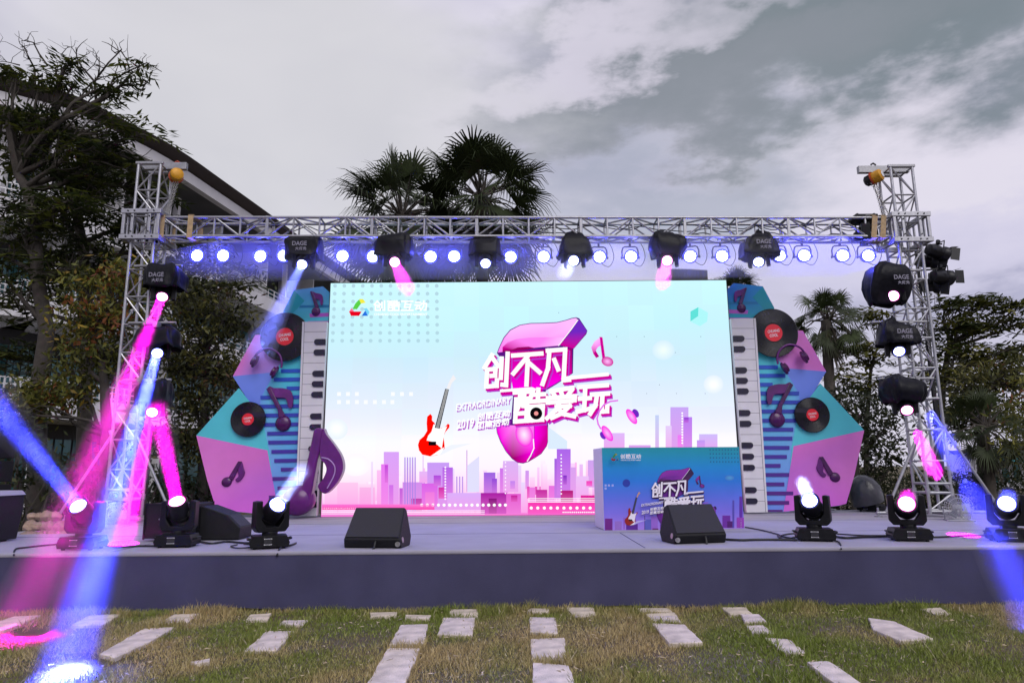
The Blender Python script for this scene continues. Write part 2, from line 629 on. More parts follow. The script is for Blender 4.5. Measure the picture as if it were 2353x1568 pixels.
# strokes of the written characters on a 100 x 100 field
GLYPH = {
    '创': [[(30, 96), (4, 62)], [(28, 92), (56, 64)], [(13, 55), (46, 55), (46, 36), (32, 36)], [(14, 55), (14, 6), (54, 6), (54, 22)], [(68, 84), (68, 28)], [(90, 97), (90, 6), (76, 8)]],
    '不': [[(4, 91), (97, 91)], [(54, 88), (8, 38)], [(53, 72), (53, 2)], [(62, 62), (94, 36)]],
    '凡': [[(22, 92), (20, 45), (3, 4)], [(16, 92), (80, 92)], [(80, 92), (80, 10), (100, 10)], [(42, 66), (58, 40)]],
    '酷': [[(2, 93), (48, 93)], [(8, 72), (44, 72), (44, 4), (8, 4), (8, 72)], [(20, 93), (20, 56), (14, 44)], [(33, 93), (33, 50), (42, 48)], [(8, 28), (44, 28)], [(62, 97), (54, 74)], [(58, 82), (97, 82)], [(52, 62), (100, 62)], [(78, 97), (78, 62)], [(58, 46), (95, 46), (95, 4), (58, 4), (58, 46)]],
    '爱': [[(86, 97), (14, 91)], [(20, 86), (27, 76)], [(48, 87), (52, 77)], [(84, 89), (75, 77)], [(5, 54), (5, 69), (96, 69), (96, 56)], [(18, 54), (84, 54)], [(46, 54), (34, 28), (5, 3)], [(36, 38), (80, 38), (56, 16), (22, 3)], [(42, 30), (64, 12), (97, 3)]],
    '玩': [[(4, 88), (42, 88)], [(7, 52), (40, 52)], [(3, 13), (44, 20)], [(23, 88), (23, 16)], [(52, 88), (95, 88)], [(47, 62), (100, 62)], [(64, 62), (60, 28), (44, 4)], [(82, 62), (82, 8), (100, 8), (100, 24)]],
    '互': [[(4, 93), (96, 93)], [(38, 93), (28, 34), (74, 34)], [(33, 65), (80, 65), (67, 6)], [(2, 5), (98, 5)]],
    '动': [[(8, 83), (44, 83)], [(2, 56), (50, 56)], [(26, 56), (9, 17), (45, 24)], [(37, 40), (49, 10)], [(54, 71), (97, 71), (92, 8), (78, 8)], [(75, 96), (73, 45), (50, 4)]],
    '团': [[(8, 92), (92, 92), (92, 4), (8, 4), (8, 92)], [(24, 70), (78, 70)], [(58, 86), (58, 18), (46, 22)], [(56, 66), (25, 28)]],
    '建': [[(35, 83), (88, 83), (88, 53)], [(28, 68), (99, 68)], [(35, 53), (88, 53)], [(36, 39), (92, 39)], [(30, 25), (98, 25)], [(61, 98), (61, 12)], [(4, 88), (26, 88), (9, 58), (27, 58), (4, 12)], [(8, 40), (34, 10), (99, 4)]],
    '活': [[(8, 93), (21, 80)], [(2, 63), (16, 52)], [(4, 4), (21, 36)], [(90, 96), (38, 87)], [(30, 66), (100, 66)], [(65, 90), (65, 42)], [(42, 42), (88, 42), (88, 4), (42, 4), (42, 42)]],
    '大': [[(4, 64), (96, 64)], [(50, 96), (48, 56), (6, 4)], [(52, 58), (94, 4)]],
    '灯': [[(11, 70), (16, 50)], [(43, 76), (34, 56)], [(27, 96), (27, 50), (4, 6)], [(28, 45), (43, 22)], [(50, 86), (99, 86)], [(77, 86), (77, 6), (62, 12)]],
    '光': [[(50, 98), (50, 57)], [(17, 86), (28, 66)], [(83, 86), (72, 66)], [(3, 56), (97, 56)], [(36, 56), (33, 28), (6, 4)], [(63, 56), (63, 8), (96, 8), (96, 25)]],
}


ZS = 0.643                    # height of the stage floor
YF = 8.06                     # front edge of the stage
YSCR = 13.70                  # face of the screen


def zoomer(scale, ox, oy):
    """Coordinates read off an enlargement of the photograph -> photograph coordinates."""
    return lambda x, y: ((x / scale + ox) * 0.735, (y / scale + oy) * 0.735)


def catmull(pts, n=6, closed=True):
    out = []
    m = len(pts)
    for i in range(m if closed else m - 1):
        p0, p1, p2, p3 = (pts[(i + k - 1) % m] if closed else pts[min(max(i + k - 1, 0), m - 1)] for k in range(4))
        for k in range(n):
            t = k / n
            out.append(tuple(0.5 * ((2 * p1[j]) + (-p0[j] + p2[j]) * t + (2 * p0[j] - 5 * p1[j] + 4 * p2[j] - p3[j]) * t * t + (-p0[j] + 3 * p1[j] - 3 * p2[j] + p3[j]) * t ** 3) for j in (0, 1)))
    return out




# ================================================================== GROUND, SLABS, GRASS
def build_ground():
    g = MB()
    R = 900
    vs = [(0, 10, 0)]
    rings = [3, 8, 15, 30, 60, 120, 300, R]
    n = 48
    for r in rings:
        for k in range(n):
            t = 2 * PI * k / n
            vs.append((r * math.cos(t), 10 + r * math.sin(t), 0.0))
    fs = [(0, 1 + k, 1 + (k + 1) % n) for k in range(n)]
    for i in range(len(rings) - 1):
        for k in range(n):
            k2 = (k + 1) % n
            a = 1 + i * n
            fs.append((a + k, a + n + k, a + n + k2, a + k2))
    g.add(vs, fs)
    tag(g.build('ground', M['ground']), kind='structure')


build_ground()

ZA = zoomer(2353 / 1600, 0, 1800)
ZB = zoomer(2353 / 1700, 1500, 1800)
SLABS = [
    (ZA, [(-60, 228), (60, 186), (185, 180), (130, 208), (20, 246), (-60, 262)], 'pale slab at the left edge of the lawn, washed by the pink beam'),
    (ZA, [(330, 224), (408, 178), (560, 170), (472, 222)], 'pale slab by the stage where the blue beam crosses the lawn'),
    (ZA, [(722, 216), (802, 174), (920, 170), (862, 211)], 'tapered pale slab touching the stage foot, behind the longest slab'),
    (ZA, [(455, 358), (660, 240), (808, 232), (690, 300), (530, 376)], 'longest pale slab, slanting toward the white pool of light'),
    (ZA, [(1128, 200), (1152, 174), (1246, 168), (1235, 196)], 'small pale slab at the stage foot left of the tall grass clump'),
    (ZA, [(1284, 215), (1300, 200), (1420, 198), (1386, 222)], 'thin pale slab half hidden in tufted grass'),
    (ZA, [(1120, 340), (1225, 248), (1356, 248), (1270, 338)], 'lone pale slab beside the dark green grass'),
    (ZA, [(884, 404), (880, 394), (965, 378), (966, 392)], 'tiny sliver of pale slab almost covered by grass'),
    (ZA, [(1706, 184), (1700, 166), (1830, 162), (1822, 180)], 'thin pale slab at the stage foot at the head of the slab pair'),
    (ZA, [(1860, 190), (1866, 176), (1985, 178), (1972, 192)], 'narrow pale slab between two grass tufts'),
    (ZA, [(1790, 310), (1842, 222), (1966, 218), (1950, 306)], 'square pale slab right behind the largest slab'),
    (ZA, [(1670, 520), (1782, 325), (1932, 325), (1850, 520)], 'largest pale slab, running off the lower edge of the lawn'),
    (ZA, [(2010, 266), (2036, 188), (2186, 188), (2170, 270)], 'square pale slab in front of a brown tuft, right of the slab pair'),
    (ZA, [(2062, 180), (2068, 150), (2202, 148), (2196, 182)], 'pale slab against the stage behind the square one'),
    (ZB, [(206, 152), (204, 137), (300, 138), (296, 154)], 'thin pale slab at the stage foot, first of the straight row'),
    (ZB, [(216, 238), (214, 174), (328, 176), (334, 244)], 'pale slab second from the stage in the straight row'),
    (ZB, [(222, 352), (220, 268), (366, 262), (376, 358)], 'pale slab third from the stage in the straight row'),
    (ZB, [(230, 500), (226, 370), (380, 384), (404, 430), (410, 500)], 'pale slab nearest the viewer in the straight row'),
    (ZB, [(378, 142), (372, 134), (490, 134), (504, 168), (420, 178)], 'pale slab at the stage foot beside a tall brown tuft'),
    (ZB, [(690, 150), (684, 137), (815, 136), (832, 152)], 'thin pale slab at the stage foot behind two leaning slabs'),
    (ZB, [(734, 190), (718, 160), (842, 154), (872, 198)], 'small leaning pale slab in the middle of three'),
    (ZB, [(820, 292), (744, 204), (884, 210), (966, 288)], 'large leaning pale slab, front one of three'),
    (ZB, [(1080, 164), (1042, 136), (1150, 134), (1176, 162)], 'pale slab against the stage, last of the row that steps to the right'),
    (ZB, [(1144, 200), (1130, 165), (1206, 165), (1240, 200)], 'square pale slab, second from the stage in the stepping row'),
    (ZB, [(1180, 246), (1150, 212), (1226, 210), (1276, 246)], 'square pale slab, third from the stage in the stepping row'),
    (ZB, [(1320, 330), (1230, 262), (1340, 270), (1410, 330)], 'leaning pale slab, fourth from the stage in the stepping row'),
    (ZB, [(1500, 440), (1416, 372), (1508, 368), (1700, 500), (1580, 500)], 'pale slab nearest the viewer in the stepping row'),
    (ZB, [(1700, 232), (1680, 180), (1790, 196), (1965, 272), (1816, 280)], 'long pale slab far to the right, slanting away from the stage'),
    (ZB, [(1975, 166), (1905, 140), (1990, 134), (2036, 160)], 'small pale slab against the stage at the far right'),
]
SLAB_XY = []


def build_slabs():
    for i, (Z, pts, lab) in enumerate(SLABS):
        w = []
        for p in pts:
            q = on_z(*Z(*p), 0.03)
            w.append((q.x, min(q.y, YF + 0.05)))
        a = sum(w[k][0] * w[(k + 1) % len(w)][1] - w[(k + 1) % len(w)][0] * w[k][1] for k in range(len(w)))
        if a < 0:
            w.reverse()
        SLAB_XY.append(w)
        n = len(w)
        cx, cy = sum(p[0] for p in w) / n, sum(p[1] for p in w) / n
        # rough edges: each side gets a few offset points
        rr = random.Random(i)
        e = []
        for k in range(n):
            x0, y0 = w[k]
            x1, y1 = w[(k + 1) % n]
            m = max(2, int(math.hypot(x1 - x0, y1 - y0) / 0.09))
            for j in range(m):
                t = j / m
                jx, jy = (rr.uniform(-1, 1) * 0.006, rr.uniform(-1, 1) * 0.006)
                e.append((x0 + (x1 - x0) * t + jx, y0 + (y1 - y0) * t + jy))
        m = len(e)
        b = MB()
        tl = rr.uniform(-0.006, 0.006)
        b.add([(x, y, -0.03) for x, y in e] + [(x, y, 0.026 + tl) for x, y in e] + [(x + (cx - x) * 0.02, y + (cy - y) * 0.02, 0.032 + tl) for x, y in e],
              [tuple(range(2 * m, 3 * m))] + [(k, (k + 1) % m, m + (k + 1) % m, m + k) for k in range(m)] + [(m + k, m + (k + 1) % m, 2 * m + (k + 1) % m, 2 * m + k) for k in range(m)])
        ob = b.build('paving_slab', M['slab'], None, loc=(cx, cy, 0), org=(cx, cy, 0))
        tag(ob, lab, 'paving slab', 'pale stone slabs set in the lawn')


build_slabs()


def inside(px, py, poly):
    c = np.zeros(len(px), bool)
    n = len(poly)
    for i in range(n):
        x0, y0 = poly[i]
        x1, y1 = poly[(i + 1) % n]
        cond = ((y0 > py) != (y1 > py)) & (px < (x1 - x0) * (py - y0) / ((y1 - y0) + 1e-12) + x0)
        c ^= cond
    return c


def wave_noise(x, y, seed, f):
    r = np.random.default_rng(seed)
    out = np.zeros_like(x)
    for k in range(7):
        a = r.uniform(0, 2 * PI)
        ff = f * r.uniform(0.5, 2.0)
        out += np.sin((x * math.cos(a) + y * math.sin(a)) * ff + r.uniform(0, 6.28))
    return out / 7 ** 0.5


def build_grass():
    n = 190000
    y = 4.9 + (8.16 - 4.9) * RNG.random(n) ** 0.85
    x = (RNG.random(n) * 2 - 1) * (0.86 * y)
    keep = np.ones(n, bool)
    near = np.zeros(n, bool)
    for w in SLAB_XY:
        cx, cy = np.mean([p[0] for p in w]), np.mean([p[1] for p in w])
        small = [(cx + (p[0] - cx) * 0.93, cy + (p[1] - cy) * 0.88) for p in w]
        big = [(cx + (p[0] - cx) * 1.25, cy + (p[1] - cy) * 1.3) for p in w]
        keep &= ~inside(x, y, small)
        near |= inside(x, y, big)
    dens = wave_noise(x, y, 11, 3.0)
    keep &= (RNG.random(n) < 0.80 + 0.40 * dens)
    x, y, near, dens = x[keep], y[keep], near[keep], dens[keep]
    n = len(x)
    green = 0.25 + wave_noise(x, y, 5, 2.0) + 0.8 * wave_noise(x, y, 6, 6.0) + 0.35 * RNG.normal(size=n)
    # the greener stretches of the lawn
    for gx, gy, s in ((-0.9, 7.4, 0.7), (-1.6, 6.9, 0.9), (2.3, 6.2, 0.9), (-2.6, 7.2, 0.7), (3.4, 7.4, 1.0)):
        green += 1.1 * np.exp(-((x - gx) ** 2 + (y - gy) ** 2 * 2.0) / s ** 2)
    for gx, gy, s in ((0.2, 6.2, 1.0), (1.0, 6.6, 0.8), (4.6, 6.4, 1.2), (-3.4, 6.2, 0.8), (-4.4, 7.0, 0.9)):
        green -= 1.0 * np.exp(-((x - gx) ** 2 + (y - gy) ** 2 * 2.0) / s ** 2)
    tall = np.where(near, 1.6, 1.0) * (1 + 0.7 * np.clip(wave_noise(x, y, 8, 5.0), 0, 2)) * np.where(y > 7.75, 1.7, 1.0)
    h = RNG.uniform(0.014, 0.036, n) * tall
    w = RNG.uniform(0.0028, 0.0055, n) * (1 + 0.15 * tall)
    az = RNG.uniform(0, 2 * PI, n)
    lean = RNG.uniform(0.1, 1.1, n) * h
    la = RNG.uniform(0, 2 * PI, n)
    v = np.zeros((n, 3, 3), np.float32)
    v[:, 0, 0], v[:, 0, 1] = x - np.cos(az) * w, y - np.sin(az) * w
    v[:, 1, 0], v[:, 1, 1] = x + np.cos(az) * w, y + np.sin(az) * w
    v[:, 2, 0], v[:, 2, 1], v[:, 2, 2] = x + np.cos(la) * lean, y + np.sin(la) * lean, h
    v[:, :2, 2] = -0.003
    t = 1 / (1 + np.exp(-2.0 * green))
    dry = np.array([0.47, 0.36, 0.175])
    grn = np.array([0.185, 0.235, 0.038])
    col = dry[None] * (1 - t[:, None]) + grn[None] * t[:, None]
    col *= RNG.uniform(0.55, 1.35, n)[:, None]
    pale = RNG.random(n) < 0.05
    col[pale] = np.array([0.5, 0.43, 0.30]) * RNG.uniform(0.7, 1.2, pale.sum())[:, None]
    # fallen leaves and bits of dry straw between the blades
    m = 900
    fy = 4.9 + 3.2 * RNG.random(m)
    fx = (RNG.random(m) * 2 - 1) * 0.84 * fy
    fa = RNG.uniform(0, 2 * PI, m)
    fl, fw = RNG.uniform(0.012, 0.040, m), RNG.uniform(0.003, 0.011, m)
    fz = RNG.uniform(0.016, 0.045, m)
    q = np.zeros((m, 3, 3), np.float32)
    for j, (s1, s2) in enumerate(((-1, -0.5), (1, -0.2), (0.1, 1))):
        q[:, j, 0] = fx + np.cos(fa) * fl * s1 - np.sin(fa) * fw * s2
        q[:, j, 1] = fy + np.sin(fa) * fl * s1 + np.cos(fa) * fw * s2
        q[:, j, 2] = fz + RNG.uniform(-0.008, 0.008, m)
    fc = np.array([0.50, 0.40, 0.26])[None] * RNG.uniform(0.35, 1.25, m)[:, None]
    v = np.concatenate([v, q])
    col = np.concatenate([col, fc])
    n += m
    ob = numpy_mesh('grass', v.reshape(-1, 3), np.arange(n * 3).reshape(n, 3), col, M['blade'], tri=True)
    tag(ob, 'short dry lawn grass with greener tufts in front of the stage', kind='stuff')


build_grass()


# ================================================================== HOTEL BUILDING, LEFT
def build_hotel():
    top = [(-330, 96), (-150, 130), (0, 171), (113, 202), (188, 226), (300, 283), (409, 342), (520, 420), (623, 494), (720, 566), (815, 633), (900, 692)]
    ZT = 16.0
    c = [on_z(u, v, ZT) for u, v in top]
    P = catmull([(p.x, p.y) for p in c], 4, closed=False) + [(c[-1].x, c[-1].y)]
    # straighten out the tail
    N = []
    for i in range(len(P)):
        a, b = P[max(i - 1, 0)], P[min(i + 1, len(P) - 1)]
        dx, dy = b[0] - a[0], b[1] - a[1]
        l = math.hypot(dx, dy)
        N.append((-dy / l, dx / l))       # points into the building (to the left)

    def off(d):
        return [(p[0] + n_[0] * d, p[1] + n_[1] * d) for p, n_ in zip(P, N)]
    base = Vector((P[10][0], P[10][1], 0))
    root = thing('hotel_building', 'long curved building with dark eaves, white balcony bands and teal glass behind the trees', 'building', base)
    org = base

    def ribbon(mb, section):
        """section: closed list of (inset, z) swept along the front."""
        rows = [[(x, y, z) for (x, y) in off(d)] for d, z in section]
        m = len(P)
        vs = [q for r in rows for q in r]
        fs = []
        k = len(section)
        for i in range(k):
            j = (i + 1) % k
            for t in range(m - 1):
                fs.append((i * m + t, i * m + t + 1, j * m + t + 1, j * m + t))
        mb.add(vs, fs)
    r = MB()
    ribbon(r, [(0, ZT), (0.1, ZT - 0.10), (0.85, ZT - 0.52), (8, ZT - 0.52), (8, ZT + 0.4), (2.0, ZT + 0.4)])
    roof = r.build('roof', M['roof_dark'], root, org=org)
    w = MB()
    ribbon(w, [(0.50, ZT - 0.40), (0.50, ZT - 0.92), (0.86, ZT - 0.92), (0.86, ZT - 0.515)])
    w.build('eave_band', M['white_paint'], roof, org=org)
    s = MB()
    ribbon(s, [(0.87, ZT - 0.70), (0.87, ZT - 0.80), (4.19, ZT - 0.80), (4.19, ZT - 0.70)])
    s.build('soffit', M['soffit'], roof, org=org)
    wl = MB()
    ribbon(wl, [(4.2, ZT - 0.53), (4.2, 0.0), (7.8, 0.0), (7.8, ZT - 0.53)])
    wl.build('wall', M['wall_grey'], root, org=org)
    o42, o18, o15 = off(4.14), off(1.9), off(1.35)
    for lvl in (11.3, 7.6, 3.9):
        sl = MB()
        ribbon(sl, [(1.15, lvl + 0.46), (1.15, lvl - 0.36), (4.19, lvl - 0.36), (4.19, lvl + 0.0), (1.45, lvl), (1.45, lvl + 0.46)])
        slab = sl.build('balcony_slab', M['white_paint'], root, org=org)
        rl = MB()
        for dz in (0.62, 0.85, 1.1):
            rl.tube([(x, y, lvl + dz) for x, y in o15], 0.03, 4)
        for i in range(0, len(P), 1):
            for f in (0.0, 0.5):
                j = min(i + 1, len(P) - 1)
                x, y = o15[i][0] * (1 - f) + o15[j][0] * f, o15[i][1] * (1 - f) + o15[j][1] * f
                rl.box((x, y, lvl + 0.72), (0.05, 0.05, 0.76))
        rl.build('railing', M['rail'], slab, org=org)
        g = MB()
        for i in range(len(P) - 1):
            a, b = Vector((*o42[i], 0)), Vector((*o42[i + 1], 0))
            d = b - a
            for f0, f1 in ((0.08, 0.46), (0.54, 0.92)):
                p, q = a + d * f0, a + d * f1
                g.add([(p.x, p.y, lvl + 0.1), (q.x, q.y, lvl + 0.1), (q.x, q.y, lvl + 2.7), (p.x, p.y, lvl + 2.7)], [(0, 1, 2, 3)])
        g.build('window', M['glass'], root, org=org)
    g = MB()
    for i in range(len(P) - 1):
        a, b = Vector((*o42[i], 0)), Vector((*o42[i + 1], 0))
        d = b - a
        p, q = a + d * 0.1, a + d * 0.9
        g.add([(p.x, p.y, 0.3), (q.x, q.y, 0.3), (q.x, q.y, 2.9), (p.x, p.y, 2.9)], [(0, 1, 2, 3)])
    g.build('shopfront_glazing', M['glass'], root, org=org)
    for i in range(9, len(P), 9):
        k = MB()
        x, y = o18[i]
        k.box((x, y, (ZT - 1.12) / 2 + 0.0), (0.26, 0.26, ZT - 1.14))
        k.build('column', M['white_paint'], root, org=org)
    # partitions between the balconies
    for i in range(2, len(P) - 2, 4):
        a, b = Vector((*o42[i], 0)), Vector((*off(1.5)[i], 0))
        m_, d = (a + b) / 2, (b - a)
        pa = MB()
        R = Matrix.Rotation(math.atan2(d.y, d.x), 3, 'Z')
        pa.box((m_.x, m_.y, 13.2), (d.length, 0.12, 3.1), R)
        pa.build('partition', M['white_paint'], root, org=org)


build_hotel()


def build_tower_block():
    y = 170.0
    a, b = at(1533, 648, y), at(1624, 648, y)
    t = at(1560, 622, y).z
    base = Vector(((a.x + b.x) / 2, y, 0))
    root = thing('tower_block', 'distant tower block with a ribbed grey crown just above the screen', 'building', base)
    w = b.x - a.x
    m = MB()
    m.box((base.x, y + 8, (t - 3.2) / 2), (w, 16, t - 3.2))
    m.build('wall', M['wall_grey'], root, org=base)
    c = MB()
    for k in range(26):
        x = a.x + 1.0 + (w - 1.0) * k / 25
        c.box((x, y - 0.2, t - 1.5 + 0.4 * math.cos(k / 25 * 1.6)), (w / 60, 0.8, 3.1))
    c.box((base.x + 0.5, y + 6, t - 1.7), (w - 1.2, 11, 2.4))
    c.build('ribbed_crown', M['soffit'], root, org=base)
    l = MB()
    l.tube([(a.x + 0.3 + (w * 0.5) * k / 10, y - 0.9, t - 3.3 - 0.3 * math.cos(k / 10 * PI)) for k in range(11)], 0.22, 6)
    l.build('ledge', M['white_paint'], root, org=base)


build_tower_block()


def build_pavilion():
    y = 46.0
    a, b = at(2268, 1060, y), at(2420, 1060, y)
    base = Vector(((a.x + b.x) / 2, y, 0))
    root = thing('pavilion', 'low white pavilion with a teal awning far behind the right hedge', 'building', base)
    z = at(2300, 1040, y).z
    w = MB()
    w.box((base.x, y + 2, z / 2), (b.x - a.x, 4, z))
    w.build('wall', M['white_paint'], root, org=base)
    r = MB()
    r.box((base.x, y + 1.6, z + 0.12), (b.x - a.x + 0.8, 5.2, 0.24))
    r.build('roof', M['soffit'], root, org=base)
    s = MB()
    R = Matrix.Rotation(0.25, 3, 'X')
    s.box((base.x, y - 0.8, z - 0.35), (b.x - a.x - 0.6, 1.6, 0.06), R)
    s.build('awning', pbr('teal_awning', (0.03, 0.30, 0.36), 0.7, 0, 0.1, 3), root, org=base)
    g = MB()
    n = 6
    for k in range(n):
        x = a.x + (b.x - a.x) * (k + 0.5) / n
        g.box((x, y - 0.01, z * 0.42), ((b.x - a.x) / n * 0.6, 0.06, z * 0.5))
    g.build('window', M['glass'], root, org=base)


build_pavilion()


# ================================================================== TREES
def vunit(n):
    v = RNG.normal(size=(n, 3))
    return v / np.linalg.norm(v, axis=1)[:, None]


def leaf_quads(c, d, nrm, ln, wd):
    """Pointed quads: centre base c, along d, flat normal nrm."""
    s = np.cross(d, nrm)
    s /= np.linalg.norm(s, axis=1)[:, None] + 1e-9
    v = np.zeros((len(c), 4, 3))
    v[:, 0] = c
    v[:, 1] = c + d * (ln * 0.5)[:, None] + s * (wd * 0.5)[:, None]
    v[:, 2] = c + d * ln[:, None]
    v[:, 3] = c + d * (ln * 0.5)[:, None] - s * (wd * 0.5)[:, None]
    return v


def crown(blobs, clumps_per_m3, leaves_per_clump, ln, wd, style, cols, rng_seed, clump_r=0.4):
    """blobs: (centre, radii). Returns verts, colours, clump centres. style: 'spray' flat layered sprays, 'bush' loose all-round leaves."""
    rng = np.random.default_rng(rng_seed)
    allv, allc, centres = [], [], []
    for (c, r, f) in blobs:
        vol = 4.19 * r[0] * r[1] * r[2]
        m = max(8, int(vol * clumps_per_m3 * f))
        p = rng.normal(size=(m, 3))
        p /= np.linalg.norm(p, axis=1)[:, None]
        rad = rng.random(m) ** 0.45
        p = p * rad[:, None] * np.array(r)[None] + np.array(c)[None]
        centres.append(p)
        k = leaves_per_clump
        if style == 'spray':
            az = rng.uniform(0, 2 * PI, m)
            ax = np.stack([np.cos(az), np.sin(az), rng.uniform(-0.35, 0.15, m)], 1)
            side = np.stack([-np.sin(az), np.cos(az), rng.uniform(-0.25, 0.25, m)], 1)
            t = np.tile(np.linspace(-1, 1, k), m).reshape(m, k)
            base = p[:, None, :] + ax[:, None, :] * (t[:, :, None] * clump_r) - np.array([0, 0, 1.0])[None, None] * (t ** 2)[:, :, None] * clump_r * 0.25
            sg = np.where(np.arange(k) % 2 == 0, 1.0, -1.0)[None, :, None]
            d = side[:, None, :] * sg + ax[:, None, :] * 0.55 + rng.normal(size=(m, k, 3)) * 0.22 + np.array([0, 0, -0.18])
            nrm = np.array([0, 0, 1.0])[None, None] + rng.normal(size=(m, k, 3)) * 0.3
        else:
            base = p[:, None, :] + rng.normal(size=(m, k, 3)) * clump_r * np.array([0.6, 0.6, 0.45])
            d = rng.normal(size=(m, k, 3)) + np.array([0, 0, -0.25])
            nrm = rng.normal(size=(m, k, 3)) + np.array([0, 0, 0.8])
        base, d, nrm = base.reshape(-1, 3), d.reshape(-1, 3), nrm.reshape(-1, 3)
        d /= np.linalg.norm(d, axis=1)[:, None]
        q = len(base)
        allv.append(leaf_quads(base, d, nrm, rng.uniform(*ln, q), rng.uniform(*wd, q)))
        ci = rng.choice(len(cols), m, p=np.array([w for _, w in cols]) / sum(w for _, w in cols))
        cc = np.array([cols[i][0] for i in ci]) * rng.uniform(0.65, 1.35, m)[:, None]
        cc = np.repeat(cc, k, axis=0) * rng.uniform(0.75, 1.25, q)[:, None]
        allc.append(cc)
    return np.concatenate(allv), np.concatenate(allc), centres


def limb(mb, a, b, r0, r1, rng, wob=0.08, seg=6, sag=0.0):
    a, b = np.array(a, float), np.array(b, float)
    L = np.linalg.norm(b - a)
    pts = []
    o1, o2 = rng.normal(size=3) * wob * L, rng.normal(size=3) * wob * L
    for i in range(seg + 1):
        t = i / seg
        p = a + (b - a) * t + o1 * math.sin(PI * t) + o2 * math.sin(2 * PI * t) * 0.6
        p[2] += sag * L * math.sin(PI * t)
        pts.append(p)
    rs = [r0 + (r1 - r0) * (i / seg) ** 0.8 for i in range(seg + 1)]
    mb.tube(pts, rs, 6)
    return pts


def px_blob(u, v, ru, rv, y, deep=0.85, fill=1.0):
    c = at(u, v, y)
    s = y / 1568 * 1.04
    return ((c.x, c.y, c.z), (ru * s, 0.5 * (ru + rv) * s * deep, rv * s), fill)


def tree(name, label, cat, y, trunk, blobs, style, dens, per, ln, wd, cols, seed, r_trunk, clump_r=0.4, group=None, bare=None, twig=0.35, dy=0.0):
    """trunk: (u, v) points from the ground up; blobs: (u, v, ru, rv[, dy]); bare: polylines of leafless twigs."""
    rng = np.random.default_rng(seed)
    foot = at(trunk[0][0], trunk[0][1], y)
    base = Vector((foot.x, foot.y, 0))
    root = thing(name, label, cat, base, group)
    B = [px_blob(b[0], b[1], b[2], b[3], y + (b[4] if len(b) > 4 else 0), fill=(b[5] if len(b) > 5 else 1.0)) for b in blobs]
    verts, colr, centres = crown(B, dens, per, ln, wd, style, cols, seed, clump_r)
    n = len(verts)
    verts = verts.reshape(-1, 3) - np.array(base)[None]
    t = MB()
    tp = [np.array(at(u, v, y)) for u, v in trunk]
    tp[0][2] = -0.05
    if tp[0][2] > -0.04:
        tp.insert(0, np.array([tp[0][0], tp[0][1], -0.05]))
    m = len(tp)
    t.tube([tuple(p) for p in tp], [r_trunk * (1 - 0.55 * i / max(1, m - 1)) for i in range(m)], 9)
    for (c, r, _), cen in zip(B, centres):
        c = np.array(c)
        # leave the trunk at the nearest point below the blob
        cand = [p for p in tp if p[2] < c[2]] or [tp[0]]
        a = min(cand, key=lambda p: np.linalg.norm(p - c) + 0.6 * max(0, p[2] - c[2] + 0.5))
        l = limb(t, a, c, r_trunk * 0.42, r_trunk * 0.12, rng, 0.07, 7)
        k = min(len(cen), int(10 + 14 * twig * 3))
        for p in cen[rng.choice(len(cen), k, replace=False)]:
            a2 = l[int(rng.integers(3, 8))]
            limb(t, a2, p, r_trunk * 0.12, r_trunk * 0.025, rng, 0.10, 5)
    if bare:
        for line, r in bare:
            pts = [np.array(at(u, v, y + rng.uniform(-0.3, 0.3))) for u, v in line]
            t.tube([tuple(p) for p in pts], [r * (1 - 0.7 * i / (len(pts) - 1)) for i in range(len(pts))], 5)
            for i in range(1, len(pts)):
                for _ in range(2):
                    d = pts[i] - pts[i - 1]
                    e = pts[i] - d * rng.uniform(0, 0.8) 
                    s = rng.normal(size=3) * 0.28
                    s[2] = abs(s[2]) * 0.7 + 0.06
                    limb(t, e, e + s, r * 0.4, r * 0.15, rng, 0.12, 4)
    t.build('trunk', M['bark'], root, org=base, smooth=60)
    numpy_mesh('crown', verts, np.arange(n * 4).reshape(n, 4), colr, M['leaf'], root)
    return root


DG = [((0.040, 0.056, 0.014), 0.48), ((0.085, 0.100, 0.018), 0.35), ((0.018, 0.028, 0.012), 0.17)]
OLIVE = [((0.115, 0.122, 0.022), 0.45), ((0.175, 0.165, 0.028), 0.25), ((0.050, 0.058, 0.016), 0.16), ((0.22, 0.075, 0.025), 0.09), ((0.24, 0.16, 0.022), 0.05)]
DEEP = [((0.020, 0.028, 0.012), 0.6), ((0.032, 0.040, 0.014), 0.3), ((0.050, 0.055, 0.018), 0.1)]
GREY_OL = [((0.070, 0.076, 0.024), 0.52), ((0.125, 0.118, 0.028), 0.25), ((0.028, 0.032, 0.016), 0.2), ((0.13, 0.07, 0.03), 0.03)]


def zz(x, y):
    return (x * 0.375, y * 0.375)


